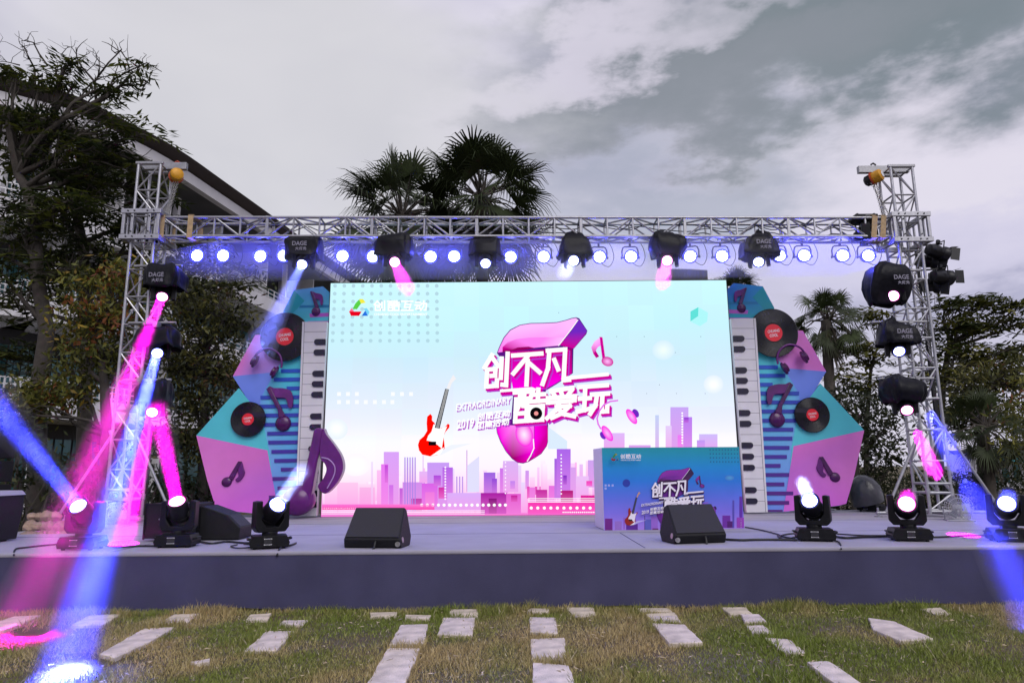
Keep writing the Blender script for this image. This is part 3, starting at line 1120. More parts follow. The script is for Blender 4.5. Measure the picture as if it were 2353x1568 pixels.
# tall feathery tree with bare twigs at its top
tree('feathery_tree', 'tall dark feathery tree with bare twigs at its top, in front of the curved building', 'tree', 15.5,
     [(96, 1130), (88, 900), (108, 760), (86, 640), (80, 520), (60, 430), (40, 400)],
     [(30, 270, 80, 55), (150, 270, 90, 48, 0, 0.75), (255, 275, 80, 48, 0, 0.75), (320, 310, 75, 34, 0, 0.8), (60, 530, 80, 50), (150, 620, 70, 50), (20, 650, 60, 50), (60, 360, 90, 60, 0.6), (170, 350, 90, 60), (280, 370, 80, 50, 0.7), (30, 470, 80, 55, 0.5), (130, 470, 80, 60, -0.4), (230, 460, 75, 55, 0.6), (10, 580, 60, 50), (190, 560, 70, 50, 0.8),
      (90, 185, 50, 20, 0, 0.6), (150, 150, 46, 16, 0, 0.6), (300, 175, 34, 34, 0, 0.6), (250, 205, 40, 20, 0, 0.5), (25, 165, 30, 12, 0, 0.6), (165, 200, 50, 18, 0, 0.5)],
     'spray', 20, 18, (0.18, 0.38), (0.045, 0.08), DG, 21, 0.20, 0.45, 'trees behind the left tower',
     bare=[([zz(590, 640), zz(580, 500), zz(600, 470), zz(665, 385), zz(740, 310), zz(700, 325)], 0.035), ([zz(740, 312), zz(775, 365), zz(820, 372)], 0.02), ([zz(580, 500), zz(500, 410), zz(470, 350), zz(465, 290)], 0.03), ([zz(465, 380), zz(520, 340), zz(550, 325)], 0.018), ([zz(600, 470), zz(612, 410), zz(608, 350)], 0.02),
           ([zz(650, 600), zz(690, 490), zz(800, 430), zz(900, 385), zz(990, 440)], 0.03), ([zz(860, 560), zz(910, 490), zz(938, 425)], 0.018), ([zz(215, 520), zz(212, 420), zz(170, 340), zz(150, 290), zz(125, 290)], 0.028), ([zz(290, 400), zz(240, 330), zz(205, 262), zz(160, 250), zz(130, 252)], 0.025), ([zz(430, 400), zz(380, 330), zz(418, 285)], 0.02), ([zz(120, 400), zz(40, 380), zz(5, 340)], 0.02), ([zz(690, 490), zz(735, 370)], 0.016)])
tree('feathery_tree', 'second feathery tree with a forked dark trunk, just left of the truss tower', 'tree', 17.5,
     [(200, 1120), (196, 900), (205, 760), (190, 560), (165, 440), (150, 360)],
     [(210, 420, 90, 55), (330, 430, 70, 50), (300, 520, 90, 55), (390, 540, 70, 50), (440, 600, 70, 45), (110, 580, 70, 50), (250, 610, 70, 45), (40, 700, 60, 40), (480, 660, 60, 40), (120, 660, 60, 45), (560, 640, 50, 35), (130, 480, 80, 60), (500, 600, 60, 35), (350, 610, 60, 45), (20, 820, 70, 40), (110, 780, 60, 45)],
     'spray', 24, 18, (0.20, 0.42), (0.05, 0.09), DG, 22, 0.19, 0.45, 'trees behind the left tower')
tree('bushy_tree', 'olive bushy tree with rusty leaf tips around the left truss tower', 'tree', 14.4,
     [(250, 1120), (246, 1000), (240, 880), (225, 760)],
     [(205, 640, 60, 42), (275, 640, 60, 45), (180, 730, 60, 50), (260, 740, 70, 55), (330, 700, 45, 50, 0.4), (200, 820, 70, 40), (290, 830, 60, 45, 0.4), (90, 900, 85, 45, 0.6), (170, 900, 70, 40, 0.3), (40, 940, 60, 40)],
     'bush', 36, 26, (0.12, 0.22), (0.045, 0.075), OLIVE, 23, 0.14, 0.36, 'trees behind the left tower')
tree('bushy_tree', 'grey green bushy tree between the left truss tower and the printed wing', 'tree', 16.0,
     [(470, 1140), (468, 1000), (472, 860)],
     [(430, 690, 50, 50), (500, 680, 60, 45), (470, 770, 75, 60), (540, 740, 40, 60), (420, 840, 70, 60), (510, 850, 65, 60), (450, 930, 75, 55), (400, 1000, 60, 50), (380, 760, 40, 50), (470, 1020, 60, 50)],
     'bush', 30, 26, (0.12, 0.22), (0.045, 0.075), GREY_OL, 24, 0.14, 0.38, 'trees behind the left tower')


def shrub(name, label, y, blobs, cols, seed, cat='shrub', group=None, dens=20, per=24, ln=(0.12, 0.22), wd=(0.05, 0.08)):
    rng = np.random.default_rng(seed)
    B = [px_blob(*b[:4], y + (b[4] if len(b) > 4 else 0)) for b in blobs]
    c0 = B[0][0]
    base = Vector((c0[0], c0[1], 0))
    root = thing(name, label, cat, base, group)
    verts, colr, cen = crown(B, dens, per, ln, wd, 'bush', cols, seed, 0.34)
    n = len(verts)
    numpy_mesh('foliage', verts.reshape(-1, 3) - np.array(base)[None], np.arange(n * 4).reshape(n, 4), colr, M['leaf'], root)
    st = MB()
    for c in cen:
        for p in c[rng.choice(len(c), min(8, len(c)), replace=False)]:
            a = np.array([p[0] + rng.normal() * 0.15, p[1] + rng.normal() * 0.15, -0.03])
            limb(st, a, p, 0.03, 0.01, rng, 0.06, 5)
    st.build('stem', M['bark'], root, org=base, smooth=60)
    return root


shrub('dark_shrub', 'dark shrub behind the stone pile at the left of the stage', 13.6, [(60, 1080, 80, 60), (150, 1090, 70, 60), (20, 1000, 60, 40)], DEEP, 31, dens=14)
shrub('dark_shrub', 'dark shrub behind the black road case left of the printed wing', 15.4, [(330, 1090, 70, 60), (430, 1100, 60, 60), (250, 1060, 60, 50)], DEEP, 32, dens=13)

# right of the stage
tree('umbrella_tree', 'flat topped feathery tree spreading to the frame edge behind the right tower', 'tree', 21.0,
     [(2150, 1120), (2155, 1000), (2165, 880), (2180, 800)],
     [(2180, 692, 60, 24), (2250, 692, 70, 24), (2330, 700, 60, 22), (2200, 745, 80, 32), (2290, 745, 70, 24), (2330, 800, 70, 26), (2190, 805, 70, 34), (2260, 830, 70, 30), (2380, 730, 50, 22), (2140, 860, 60, 40), (2230, 885, 70, 35), (2330, 860, 60, 30)],
     'spray', 30, 18, (0.2, 0.42), (0.06, 0.10), OLIVE[:3] + DG[:1], 41, 0.16, 0.5, 'trees behind the right tower')
tree('umbrella_tree', 'thin feathery tree between the small palm and the right tower', 'tree', 23.0,
     [(1985, 1130), (1990, 980), (2000, 850)],
     [(1960, 720, 50, 22), (2020, 730, 50, 24), (1940, 790, 50, 28), (2010, 810, 60, 30), (2060, 780, 40, 24), (1990, 880, 60, 35), (1930, 860, 40, 30)],
     'spray', 26, 18, (0.2, 0.42), (0.06, 0.10), OLIVE[:3] + [((0.05, 0.05, 0.02), 0.12)], 42, 0.11, 0.5, 'trees behind the right tower')
tree('shade_tree', 'dense dark tree behind the hedge at the far right', 'tree', 19.0,
     [(2250, 1130), (2255, 1000), (2262, 900)],
     [(2210, 880, 55, 45), (2290, 870, 65, 45), (2340, 880, 50, 60), (2230, 950, 60, 45), (2320, 960, 50, 50), (2340, 1040, 40, 40), (2180, 960, 40, 50)],
     'bush', 20, 24, (0.13, 0.25), (0.05, 0.08), GREY_OL, 43, 0.16, 0.42, 'trees behind the right tower')
tree('shade_tree', 'dark tree beside the edge of the right printed wing', 'tree', 17.5,
     [(1960, 1140), (1964, 1040), (1966, 960)],
     [(1930, 930, 45, 45), (1990, 950, 55, 50), (2040, 960, 45, 55), (1960, 1010, 55, 50), (2040, 1040, 50, 50), (2000, 1080, 50, 40)],
     'bush', 20, 26, (0.12, 0.22), (0.045, 0.075), DEEP, 44, 0.12, 0.38, 'trees behind the right tower')
tree('young_tree', 'yellow green leafy tree leaning in at the right frame edge', 'tree', 15.0,
     [(2400, 1150), (2395, 1050), (2380, 960)],
     [(2345, 930, 30, 22), (2360, 980, 35, 24), (2340, 1030, 30, 25), (2380, 880, 40, 30)],
     'bush', 18, 20, (0.12, 0.22), (0.03, 0.055), OLIVE, 45, 0.08, 0.32, 'trees behind the right tower')


def hedge(label, y, u0, u1, v0, v1, cols, seed, thick=0.9):
    rng = np.random.default_rng(seed)
    a, b = at(u0, v0, y), at(u1, v0, y)
    top = at((u0 + u1) / 2, v0, y).z
    base = Vector(((a.x + b.x) / 2, y, 0))
    root = thing('hedge', label, 'hedge', base)
    L = b.x - a.x
    m = int(L * top * thick * 190)
    p = np.stack([rng.uniform(a.x, b.x, m), rng.uniform(y - thick / 2, y + thick / 2, m), top * (rng.random(m) ** 0.6)], 1)
    p[:, 2] += rng.normal(size=m) * 0.03 + 0.05 * np.sin(p[:, 0] * 2.1)
    k = 7
    base_ = (p[:, None, :] + rng.normal(size=(m, k, 3)) * 0.09).reshape(-1, 3)
    d = rng.normal(size=(m * k, 3)) + np.array([0, 0, 0.4])
    d /= np.linalg.norm(d, axis=1)[:, None]
    v = leaf_quads(base_, d, rng.normal(size=(m * k, 3)) + np.array([0, 0, 0.5]), rng.uniform(0.07, 0.13, m * k), rng.uniform(0.03, 0.05, m * k))
    ci = rng.choice(len(cols), m, p=np.array([w for _, w in cols]) / sum(w for _, w in cols))
    cc = np.repeat(np.array([cols[i][0] for i in ci]), k, axis=0) * rng.uniform(0.6, 1.4, m * k)[:, None]
    numpy_mesh('foliage', v.reshape(-1, 3) - np.array(base)[None], np.arange(len(v) * 4).reshape(-1, 4), cc, M['leaf'], root)
    s = MB()
    for k in range(int(L / 0.5)):
        x = a.x + 0.25 + k * 0.5
        limb(s, (x, y, -0.02), (x + rng.normal() * 0.1, y + rng.normal() * 0.1, top * 0.7), 0.03, 0.012, rng, 0.05, 4)
    s.build('stem', M['bark'], root, org=base)
    return root


hedge('clipped dark hedge running along the lawn behind the right tower', 18.5, 1880, 2560, 1092, 1150, DEEP, 51)
hedge('dark clipped hedge low behind the left tower', 16.2, -220, 520, 1120, 1180, DEEP, 52)


# ------------------------------------------------------------------ fan palms
def fan_palm(label, y, foot, top, r_trunk, fronds, seed, size, group, dead=0, tint=1.0):
    """foot, top: (u, v). fronds: (azimuth deg, elevation deg) of every leaf stalk."""
    rng = np.random.default_rng(seed)
    tp = at(top[0], top[1], y)
    base = Vector((at(foot[0], foot[1], y).x, y, 0))
    root = thing('fan_palm', label, 'palm', base, group)
    t = MB()
    pts = []
    for i in range(10):
        f = i / 9
        pts.append((base.x + (tp.x - base.x) * f + 0.06 * math.sin(f * 4), y, -0.05 + (tp.z + 0.05) * f))
    t.tube(pts, [r_trunk * (1.12 - 0.3 * i / 9) for i in range(10)], 12)
    t.build('trunk', M['bark_pale'], root, org=base, smooth=60)
    stalk = MB()
    V, C = [], []
    up = np.array([0, 0, 1.0])
    for (az, el) in fronds:
        a, e = math.radians(az), math.radians(el)
        d = np.array([math.cos(a) * math.cos(e), math.sin(a) * math.cos(e), math.sin(e)])
        L = size * rng.uniform(0.75, 1.1)
        p0 = np.array(tp) + np.array([0, 0, 0.05]) + rng.normal(size=3) * 0.05
        droop = 0.35 if el < 20 else 0.12
        tip = p0 + d * L + np.array([0, 0, -droop * L])
        mid = p0 + d * L * 0.55 + np.array([0, 0, -droop * L * 0.18])
        stalk.tube([tuple(p0), tuple(mid), tuple(tip)], [0.03, 0.022, 0.012], 5)
        fd = (tip - mid)
        fd /= np.linalg.norm(fd)
        side = np.cross(fd, up)
        if np.linalg.norm(side) < 0.1:
            side = np.array([1.0, 0, 0])
        side /= np.linalg.norm(side)
        roll = rng.uniform(-0.7, 0.7)
        nrm = np.cross(side, fd)
        side, nrm = side * math.cos(roll) + nrm * math.sin(roll), nrm * math.cos(roll) - side * math.sin(roll)
        R = size * rng.uniform(0.60, 0.80)
        k = 30
        shade = rng.uniform(0.6, 1.3)
        for j in range(k):
            th = -2.15 + 4.3 * j / (k - 1) + rng.normal() * 0.02
            dr = fd * math.cos(th) + side * math.sin(th)
            ll = R * (0.72 + 0.28 * math.cos(th * 0.55)) * rng.uniform(0.88, 1.08)
            dr = dr + nrm * (0.16 - 0.18 * abs(math.sin(th)))
            dr /= np.linalg.norm(dr)
            s2 = np.cross(dr, nrm)
            s2 /= np.linalg.norm(s2)
            # blade: joined near the hand, split and drooping at the end
            w = 0.029 * size / 1.1
            p1 = tip + dr * ll * 0.33
            p2 = tip + dr * ll * 0.74 + np.array([0, 0, -0.06 * ll])
            p3 = tip + dr * ll + np.array([0, 0, -(0.16 + 0.30 * rng.random()) * ll])
            V += [tip, p1 + s2 * w * 0.85, p1 - s2 * w * 0.85, tip + s2 * 0.004]
            V += [p1 - s2 * w * 0.85, p1 + s2 * w * 0.85, p2 + s2 * w * 0.5, p2 - s2 * w * 0.5]
            V += [p2 - s2 * w * 0.5, p2 + s2 * w * 0.5, p3 + s2 * 0.004, p3 - s2 * 0.004]
            c = np.array([0.030, 0.042, 0.014]) * shade * rng.uniform(0.8, 1.2) * tint
            C += [c, c, c * 1.15]
    stalk.build('leaf_stalk', M['bark_pale'], root, org=base, smooth=60)
    v = np.array(V) - np.array(base)[None]
    numpy_mesh('crown', v, np.arange(len(v)).reshape(-1, 4), np.array(C), M['frond'], root)
    if dead:
        V, C = [], []
        for k in range(dead):
            a = rng.uniform(0, 2 * PI)
            z0 = tp.z - rng.uniform(0.1, 1.0)
            r0 = r_trunk * 1.1
            for j in range(16):
                aa = a + rng.normal() * 0.25
                p = np.array([tp.x + math.cos(aa) * r0, y + math.sin(aa) * r0, z0])
                q = p + np.array([math.cos(aa) * rng.uniform(0.15, 0.6), math.sin(aa) * rng.uniform(0.15, 0.6), -rng.uniform(0.5, 1.2)]) * size * 0.7
                s = np.array([-math.sin(aa), math.cos(aa), 0]) * 0.022
                V += [p - s, p + s, q + s * 0.4, q - s * 0.4]
                C.append(np.array([0.05, 0.04, 0.025]) * rng.uniform(0.5, 1.4))
        v = np.array(V) - np.array(base)[None]
        numpy_mesh('dead_skirt', v, np.arange(len(v)).reshape(-1, 4), np.array(C), M['frond'], root)
    return root


def frond_set(seed, n_top, n_mid, n_low):
    rng = np.random.default_rng(seed)
    out = []
    for n, e0, e1 in ((n_top, 48, 85), (n_mid, 8, 45), (n_low, -58, 5)):
        o = rng.uniform(0, 360)
        for k in range(n):
            out.append((o + 360 * k / n + rng.uniform(-14, 14), rng.uniform(e0, e1)))
    return out


fan_palm('tall fan palm with the higher crown behind the truss beam', 18.0, (1105, 1150), (1108, 462), 0.19, frond_set(61, 10, 18, 28), 61, 1.36, 'fan palms behind the screen', dead=16)
fan_palm('fan palm with the lower crown, left one behind the truss beam', 18.8, (945, 1150), (925, 500), 0.19, frond_set(62, 10, 18, 28), 62, 1.46, 'fan palms behind the screen', dead=14)
fan_palm('small fan palm beside the edge of the right printed wing', 19.0, (1905, 1140), (1900, 735), 0.16, frond_set(63, 6, 10, 10), 63, 0.72, 'fan palms right of the screen', dead=8, tint=1.3)
fan_palm('low fan palm in front of the shade tree at the far right', 18.0, (2262, 1140), (2264, 985), 0.14, frond_set(64, 6, 10, 8), 64, 0.72, 'fan palms right of the screen', dead=5)
fan_palm('fan palm whose tips just show above the right end of the screen', 16.5, (1690, 1150), (1688, 690), 0.15, frond_set(65, 6, 8, 6), 65, 0.55, 'fan palms right of the screen')


def build_rocks():
    rr = random.Random(5)
    k = 0
    for row, (v, n) in enumerate(((1282, 6), (1256, 7), (1232, 6), (1208, 6), (1186, 4))):
        for i in range(n):
            u = 48 + i * 17 + row * 7 + rr.uniform(-4, 4)
            y = 10.1 + row * 0.22
            p = at(u, v, y)
            s = rr.uniform(0.07, 0.10)
            b = MB()
            b.sphere((0, 0, 0), (s * rr.uniform(0.9, 1.4), s, s * rr.uniform(0.8, 1.1)), 9, 6, 0.16, rr)
            ob = b.build('boulder', M['rock'], None, loc=(p.x, y, max(0.05, p.z)))
            tag(ob, 'rough tan stone in the pile between the black speaker and the stage lamp', 'stone', 'stones piled beside the stage')
            k += 1


build_rocks()


# ================================================================== STAGE


def build_stage():
    root = thing('stage', 'wide low stage covered in grey lilac carpet on the lawn', 'stage', (0, YF, 0))
    org = (0, YF, 0)
    # deck outline: shallow strip out to the left and right, deep in the middle
    out = [(-9.5, YF), (10.5, YF), (10.5, 13.6), (8.6, 14.6), (-6.9, 14.6), (-7.6, 12.9), (-7.75, 9.35), (-9.5, 9.0)]
    d = MB()
    n = len(out)
    r = 0.03
    vs = [(x, y, ZS) for x, y in out] + [(x, y, ZS - 0.05) for x, y in out]
    fs = [tuple(range(n)), tuple(reversed(range(n, 2 * n)))]
    for i in range(n):
        j = (i + 1) % n
        fs.append((i, n + i, n + j, j))
    d.add(vs, fs)
    d.build('deck', M['carpet'], root, org=org, bevel=0.018)
    # carpet skirt with slight sag and ripple
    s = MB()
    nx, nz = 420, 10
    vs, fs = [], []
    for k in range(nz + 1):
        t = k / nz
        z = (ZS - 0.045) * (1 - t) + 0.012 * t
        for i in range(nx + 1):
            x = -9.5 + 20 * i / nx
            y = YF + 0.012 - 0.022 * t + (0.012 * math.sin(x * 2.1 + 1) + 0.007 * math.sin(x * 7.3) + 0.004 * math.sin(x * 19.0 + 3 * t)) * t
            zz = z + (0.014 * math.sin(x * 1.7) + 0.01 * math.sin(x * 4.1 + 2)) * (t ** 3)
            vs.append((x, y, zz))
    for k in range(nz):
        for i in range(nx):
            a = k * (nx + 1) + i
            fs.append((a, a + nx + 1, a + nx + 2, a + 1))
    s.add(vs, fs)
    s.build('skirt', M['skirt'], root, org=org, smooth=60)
    j = MB()                                                        # joints between the strips of carpet
    for yy in (9.98, 11.96, 13.2):
        j.box((0.4, yy, ZS + 0.0012), (15.6, 0.010, 0.002))
    for xx in (-4.6, 1.5, 6.9):
        j.box((xx, 9.02, ZS + 0.0026), (0.008, 1.86, 0.002))
    j.build('carpet_joint', M['skirt'], root, org=org)
    b = MB()                                                       # black frame seen under the skirt
    b.box((0.5, YF + 0.14, 0.3), (19.9, 0.1, 0.56))
    b.build('frame', M['black_metal'], root, org=org)


build_stage()

# ================================================================== THE PRINTED DESIGN (screen and podium share it)
T = zoomer(2071 / 700, 1300, 950)     # enlargement the title was measured on
Q4 = zoomer(2.01, 1000, 860)
Q5 = zoomer(2.01, 1650, 860)


class Art:
    """Flat print built of coloured outlines, each a hair in front of the one before."""

    def __init__(self, mapping, y0, step=0.0002):
        self.map, self.y, self.step = mapping, y0, step
        self.mb = MB()

    def poly(self, pts, col, same=False):
        if not same:
            self.y -= self.step
        if isinstance(col, list):
            self._grad(pts, col)
        else:
            self.mb.flat([self.map(*p) for p in pts], self.y, col)

    def _grad(self, pts, cols):
        q = [self.map(*p) for p in pts]
        a = sum(q[i][0] * q[(i + 1) % len(q)][1] - q[(i + 1) % len(q)][0] * q[i][1] for i in range(len(q)))
        idx = list(range(len(q)))
        if a < 0:
            idx.reverse()
        self.mb.add([(x, self.y, z) for x, z in q], [tuple(idx)], cols)

    def rect(self, x0, y0, x1, y1, col, same=False):
        self.poly([(x0, y0), (x1, y0), (x1, y1), (x0, y1)], col, same)

    def vgrad(self, x0, y0, x1, y1, top, bot):
        self.y -= self.step
        self._grad([(x0, y0), (x1, y0), (x1, y1), (x0, y1)], [top, top, bot, bot])

    def disc(self, cx, cy, rx, ry, col, n=24, rot=0.0, same=False, rim=None):
        c, s = math.cos(math.radians(rot)), math.sin(math.radians(rot))
        pts = [(cx + rx * math.cos(t) * c - ry * math.sin(t) * s, cy + rx * math.cos(t) * s + ry * math.sin(t) * c)
               for t in (2 * PI * k / n for k in range(n))]
        if rim is None:
            self.poly(pts, col, same)
            return
        if not same:
            self.y -= self.step
        q = [self.map(*p) for p in pts] + [self.map(cx, cy)]
        a = sum(q[i][0] * q[(i + 1) % n][1] - q[(i + 1) % n][0] * q[i][1] for i in range(n))
        vs = [(x, self.y, z) for x, z in q]
        fs = [(i, (i + 1) % n, n) if a > 0 else ((i + 1) % n, i, n) for i in range(n)]
        self.mb.add(vs, fs, [rim] * n + [col])

    def stroke(self, pts, w, col, ext=0.5, same=False):
        for i in range(len(pts) - 1):
            (x0, y0), (x1, y1) = pts[i], pts[i + 1]
            dx, dy = x1 - x0, y1 - y0
            l = math.hypot(dx, dy) or 1
            dx, dy = dx / l, dy / l
            e = w * ext
            a, b = (x0 - dx * e, y0 - dy * e), (x1 + dx * e, y1 + dy * e)
            nx, ny = -dy * w / 2, dx * w / 2
            self.poly([(a[0] + nx, a[1] + ny), (b[0] + nx, b[1] + ny), (b[0] - nx, b[1] - ny), (a[0] - nx, a[1] - ny)], col)

    def glyph(self, ch, x0, y0, w, h, sw, col, slope=0.0, lean=0.0, off=(0, 0)):
        """Character in the box whose top left corner is (x0, y0); slope: rise to the right, lean: italic."""
        for st in GLYPH[ch]:
            pts = []
            for gx, gy in st:
                px = x0 + gx / 100 * w + lean * h * (gy / 100 - 1) + off[0]
                py = y0 + (1 - gy / 100) * h - slope * w * gx / 100 + off[1]
                pts.append((px, py))
            self.stroke(pts, sw, col)

    def word(self, s, x0, y0, w, h, col, slope=0.0, lean=0.0, bold=0.0):
        vs, fs, _ = text(s, 0.0, bold)
        self.y -= self.step
        q = []
        for tx, ty in vs:
            q.append(self.map(x0 + tx * w + lean * h * (ty - 1), y0 + (1 - ty) * h - slope * w * tx))
        self.mb.add([(x, self.y, z) for x, z in q], fs, col)

    def done(self, name, mat, parent, **kw):
        ob = self.mb.build(name, mat, parent, **kw)
        self.mb = MB()
        return ob


def art_note(a, P):
    """The big rounded music note behind the title."""
    a.poly([(748, 455), (768, 400), (810, 310), (870, 238), (960, 193), (1060, 177), (1180, 175), (1300, 169), (1380, 150), (1440, 130), (1480, 124), (1508, 134), (1584, 248), (1574, 280), (1455, 418),
            (1450, 640), (1300, 740), (1200, 800), (1225, 1180), (1228, 1240), (1210, 1310), (1160, 1382), (1100, 1422), (1040, 1457), (990, 1472), (940, 1465), (890, 1432), (830, 1362), (780, 1272), (748, 1190), (738, 1110), (880, 1060), (900, 800), (860, 600)], P['note_edge'])
    a.poly([(756, 450), (775, 400), (815, 315), (874, 245), (962, 199), (1060, 184), (1180, 182), (1300, 176), (1382, 156), (1442, 137), (1480, 131), (1492, 148), (1440, 225), (1320, 385), (1100, 405), (900, 430)],
           [P['n_mid']] * 3 + [P['n_light']] * 10 + [P['n_mid']] * 3)
    a.poly([(800, 400), (850, 350), (930, 325), (1050, 312), (1200, 308), (1370, 310), (1320, 385), (1100, 405), (900, 432), (800, 445)], [P['n_dark'], P['n_mid'], P['n_mid'], P['n_mid'], P['n_mid'], P['n_light'], P['n_light'], P['n_mid'], P['n_deep'], P['n_deep']])
    a.poly([(850, 440), (940, 402), (1040, 395), (1100, 408), (1000, 425)], P['n_deep'])
    a.poly([(1505, 145), (1580, 250), (1570, 275), (1455, 413), (1330, 380), (1430, 260)], [P['n_violet'], P['n_violet'], P['n_deep'], P['n_dark'], P['n_dark'], P['n_violet']])
    a.stroke([(1318, 385), (1440, 228), (1495, 150)], 8, P['white'])
    a.poly([(870, 440), (1440, 410), (1440, 640), (1290, 735), (1190, 790), (900, 790), (860, 600)], [P['n_dark'], P['n_deep'], P['n_dark'], P['n_hot'], P['n_hot'], P['n_hot'], P['n_dark']])
    a.poly([(1095, 1110), (1205, 1095), (1222, 1180), (1224, 1240), (1206, 1308), (1158, 1376), (1100, 1416), (1045, 1450), (1085, 1370), (1095, 1260)], [P['n_hot'], P['n_dark'], P['n_dark'], P['n_deep'], P['n_dark'], P['n_dark'], P['n_dark'], P['n_deep'], P['n_hot'], P['n_hot']])
    a.poly([(744, 1115), (900, 1120), (1090, 1110), (1092, 1260), (1080, 1370), (1040, 1452), (990, 1464), (940, 1458), (893, 1426), (835, 1358), (786, 1268), (754, 1190)],
           [P['n_hot'], P['n_mid'], P['n_mid'], P['n_hot'], P['n_hot'], P['n_dark'], P['n_dark'], P['n_dark'], P['n_deep'], P['n_hot'], P['n_hot'], P['n_hot']])
    a.disc(1000, 1205, 78, 110, P['n_shine'], 28, -14, rim=P['n_hot'])
    a.stroke([(1085, 1250), (1090, 1330), (1060, 1400), (1030, 1448)], 9, P['white'])
    # small note at its right
    a.poly([(1694, 305), (1722, 308), (1748, 500), (1722, 512)], P['n_dark'])
    a.poly([(1697, 312), (1648, 348), (1618, 402), (1638, 462), (1664, 500), (1692, 486), (1660, 432), (1680, 400), (1706, 384)], [P['n_light'], P['n_light'], P['n_mid'], P['n_dark'], P['n_dark'], P['n_deep'], P['n_dark'], P['n_mid'], P['n_mid']])
    a.disc(1768, 532, 56, 43, P['n_light'], 20, 18, rim=P['n_dark'])


def art_title(a, P):
    sl, le = 0.07, 0.05
    glyphs = [('创', 632, 468, 240, 318), ('不', 888, 452, 280, 312), ('凡', 1178, 410, 250, 345), ('酷', 908, 800, 285, 300), ('爱', 1210, 785, 270, 280), ('玩', 1500, 735, 275, 300)]
    for off, col in (((26, 30), P['shade']), ((16, 18), P['shade2'])):
        for ch, x, y, w, h in glyphs:
            a.glyph(ch, x, y, w, h, 42, col, sl, le, off)
        a.stroke([(1400 + off[0], 690 + off[1]), (1765 + off[0], 655 + off[1])], 34, col)
        a.stroke([(780 + off[0], 812 + off[1]), (1060 + off[0], 790 + off[1])], 28, col)
    for ch, x, y, w, h in glyphs:
        a.glyph(ch, x, y, w, h, 40, P['white'], sl, le)
    a.stroke([(1390, 688), (1760, 653)], 34, P['white'])
    a.stroke([(790, 805), (1060, 784)], 26, P['white'])
    a.rect(1050, 945, 1172, 1075, P['white'])
    a.disc(1110, 1012, 56, 56, P['black'], 28)
    a.disc(1110, 1012, 20, 20, P['record_red'], 18)
    for off, col in (((10, 16), P['shade']), ((0, 0), P['white'])):
        a.word('EXTRAORDINARY', 378 + off[0], 925 + off[1], 500, 62, col, 0.14, 0.1, 0.012)
        a.word('2019', 385 + off[0], 1075 + off[1], 160, 82, col, 0.14, 0.1, 0.02)
        for i, ch in enumerate('创酷互动'):
            a.glyph(ch, 575 + 76 * i + off[0], 1012 - 9 * i + off[1], 66, 62, 9, col, 0.12, 0.1)
        for i, ch in enumerate('团建活动'):
            a.glyph(ch, 568 + 76 * i + off[0], 1088 - 9 * i + off[1], 66, 66, 9, col, 0.12, 0.1)


def art_guitar(a, P):
    a.poly([(140, 1395), (235, 1392), (330, 1345), (520, 1285), (330, 1300), (260, 1330)], P['stand'])
    a.poly([(135, 1015), (105, 1040), (100, 1100), (105, 1170), (75, 1220), (35, 1255), (20, 1300), (30, 1350), (60, 1390), (130, 1405), (200, 1395), (268, 1332), (262, 1270), (255, 1220), (275, 1180), (310, 1140), (312, 1115), (295, 1105), (275, 1130), (250, 1150), (225, 1140), (180, 1140), (175, 1100), (150, 1075), (152, 1035)], P['guitar'])
    a.poly([(165, 1110), (240, 1150), (290, 1128), (262, 1200), (252, 1260), (240, 1335), (200, 1300), (150, 1270), (100, 1260), (115, 1215), (145, 1180)], P['white'])
    a.poly([(236, 1335), (266, 1322), (225, 1388), (140, 1402)], P['white'])
    a.poly([(272, 783), (306, 790), (220, 1152), (175, 1142)], P['neck'])
    for k in range(3):
        x = 8 * (k - 1)
        a.stroke([(289 + x, 790), (198 + x * 1.2, 1146)], 3, P['string'])
    a.poly([(285, 780), (300, 738), (318, 700), (345, 655), (372, 690), (332, 732), (312, 786)], P['head'])
    a.rect(118, 1270, 188, 1306, P['black'])


def art_headphones(a, P):
    arc = [(1855, 895), (1790, 903), (1730, 935), (1690, 990), (1668, 1060), (1678, 1110), (1700, 1150)]
    a.stroke(arc, 14, P['band'])
    a.disc(2022, 1012, 28, 42, P['n_violet'], 18, -30)
    a.disc(1985, 1042, 34, 80, P['n_light'], 22, -33, rim=P['n_hot'])
    a.disc(1722, 1215, 24, 38, P['n_violet'], 18, -30)
    a.disc(1762, 1196, 36, 82, P['n_light'], 22, -33, rim=P['n_hot'])


PAL_LED = dict(note_edge=rgb(90, 20, 130), n_light=rgb(255, 185, 250), n_mid=rgb(252, 130, 240), n_dark=rgb(205, 0, 150), n_deep=rgb(150, 0, 95), n_hot=rgb(250, 0, 225), n_violet=rgb(110, 40, 190), n_shine=rgb(248, 236, 255),
               white=(1, 1, 1, 1), shade=rgb(176, 60, 200), shade2=rgb(205, 0, 150), black=rgb(12, 8, 14), record_red=rgb(240, 150, 150), stand=rgb(236, 240, 252), guitar=rgb(255, 10, 0), neck=rgb(60, 62, 70),
               string=rgb(225, 225, 225), head=rgb(238, 236, 240), band=rgb(225, 110, 232))
PAL_PRINT = dict(note_edge=rgb(40, 10, 70), n_light=rgb(140, 35, 165), n_mid=rgb(115, 25, 150), n_dark=rgb(75, 0, 80), n_deep=rgb(50, 0, 55), n_hot=rgb(105, 10, 150), n_violet=rgb(45, 10, 70), n_shine=rgb(160, 120, 235),
                 white=rgb(236, 230, 240), shade=rgb(60, 15, 75), shade2=rgb(75, 0, 80), black=rgb(12, 8, 14), record_red=rgb(140, 20, 40), stand=rgb(190, 180, 240), guitar=rgb(150, 25, 10), neck=rgb(40, 40, 60),
                 string=rgb(90, 90, 110), head=rgb(200, 150, 130), band=rgb(160, 70, 190))


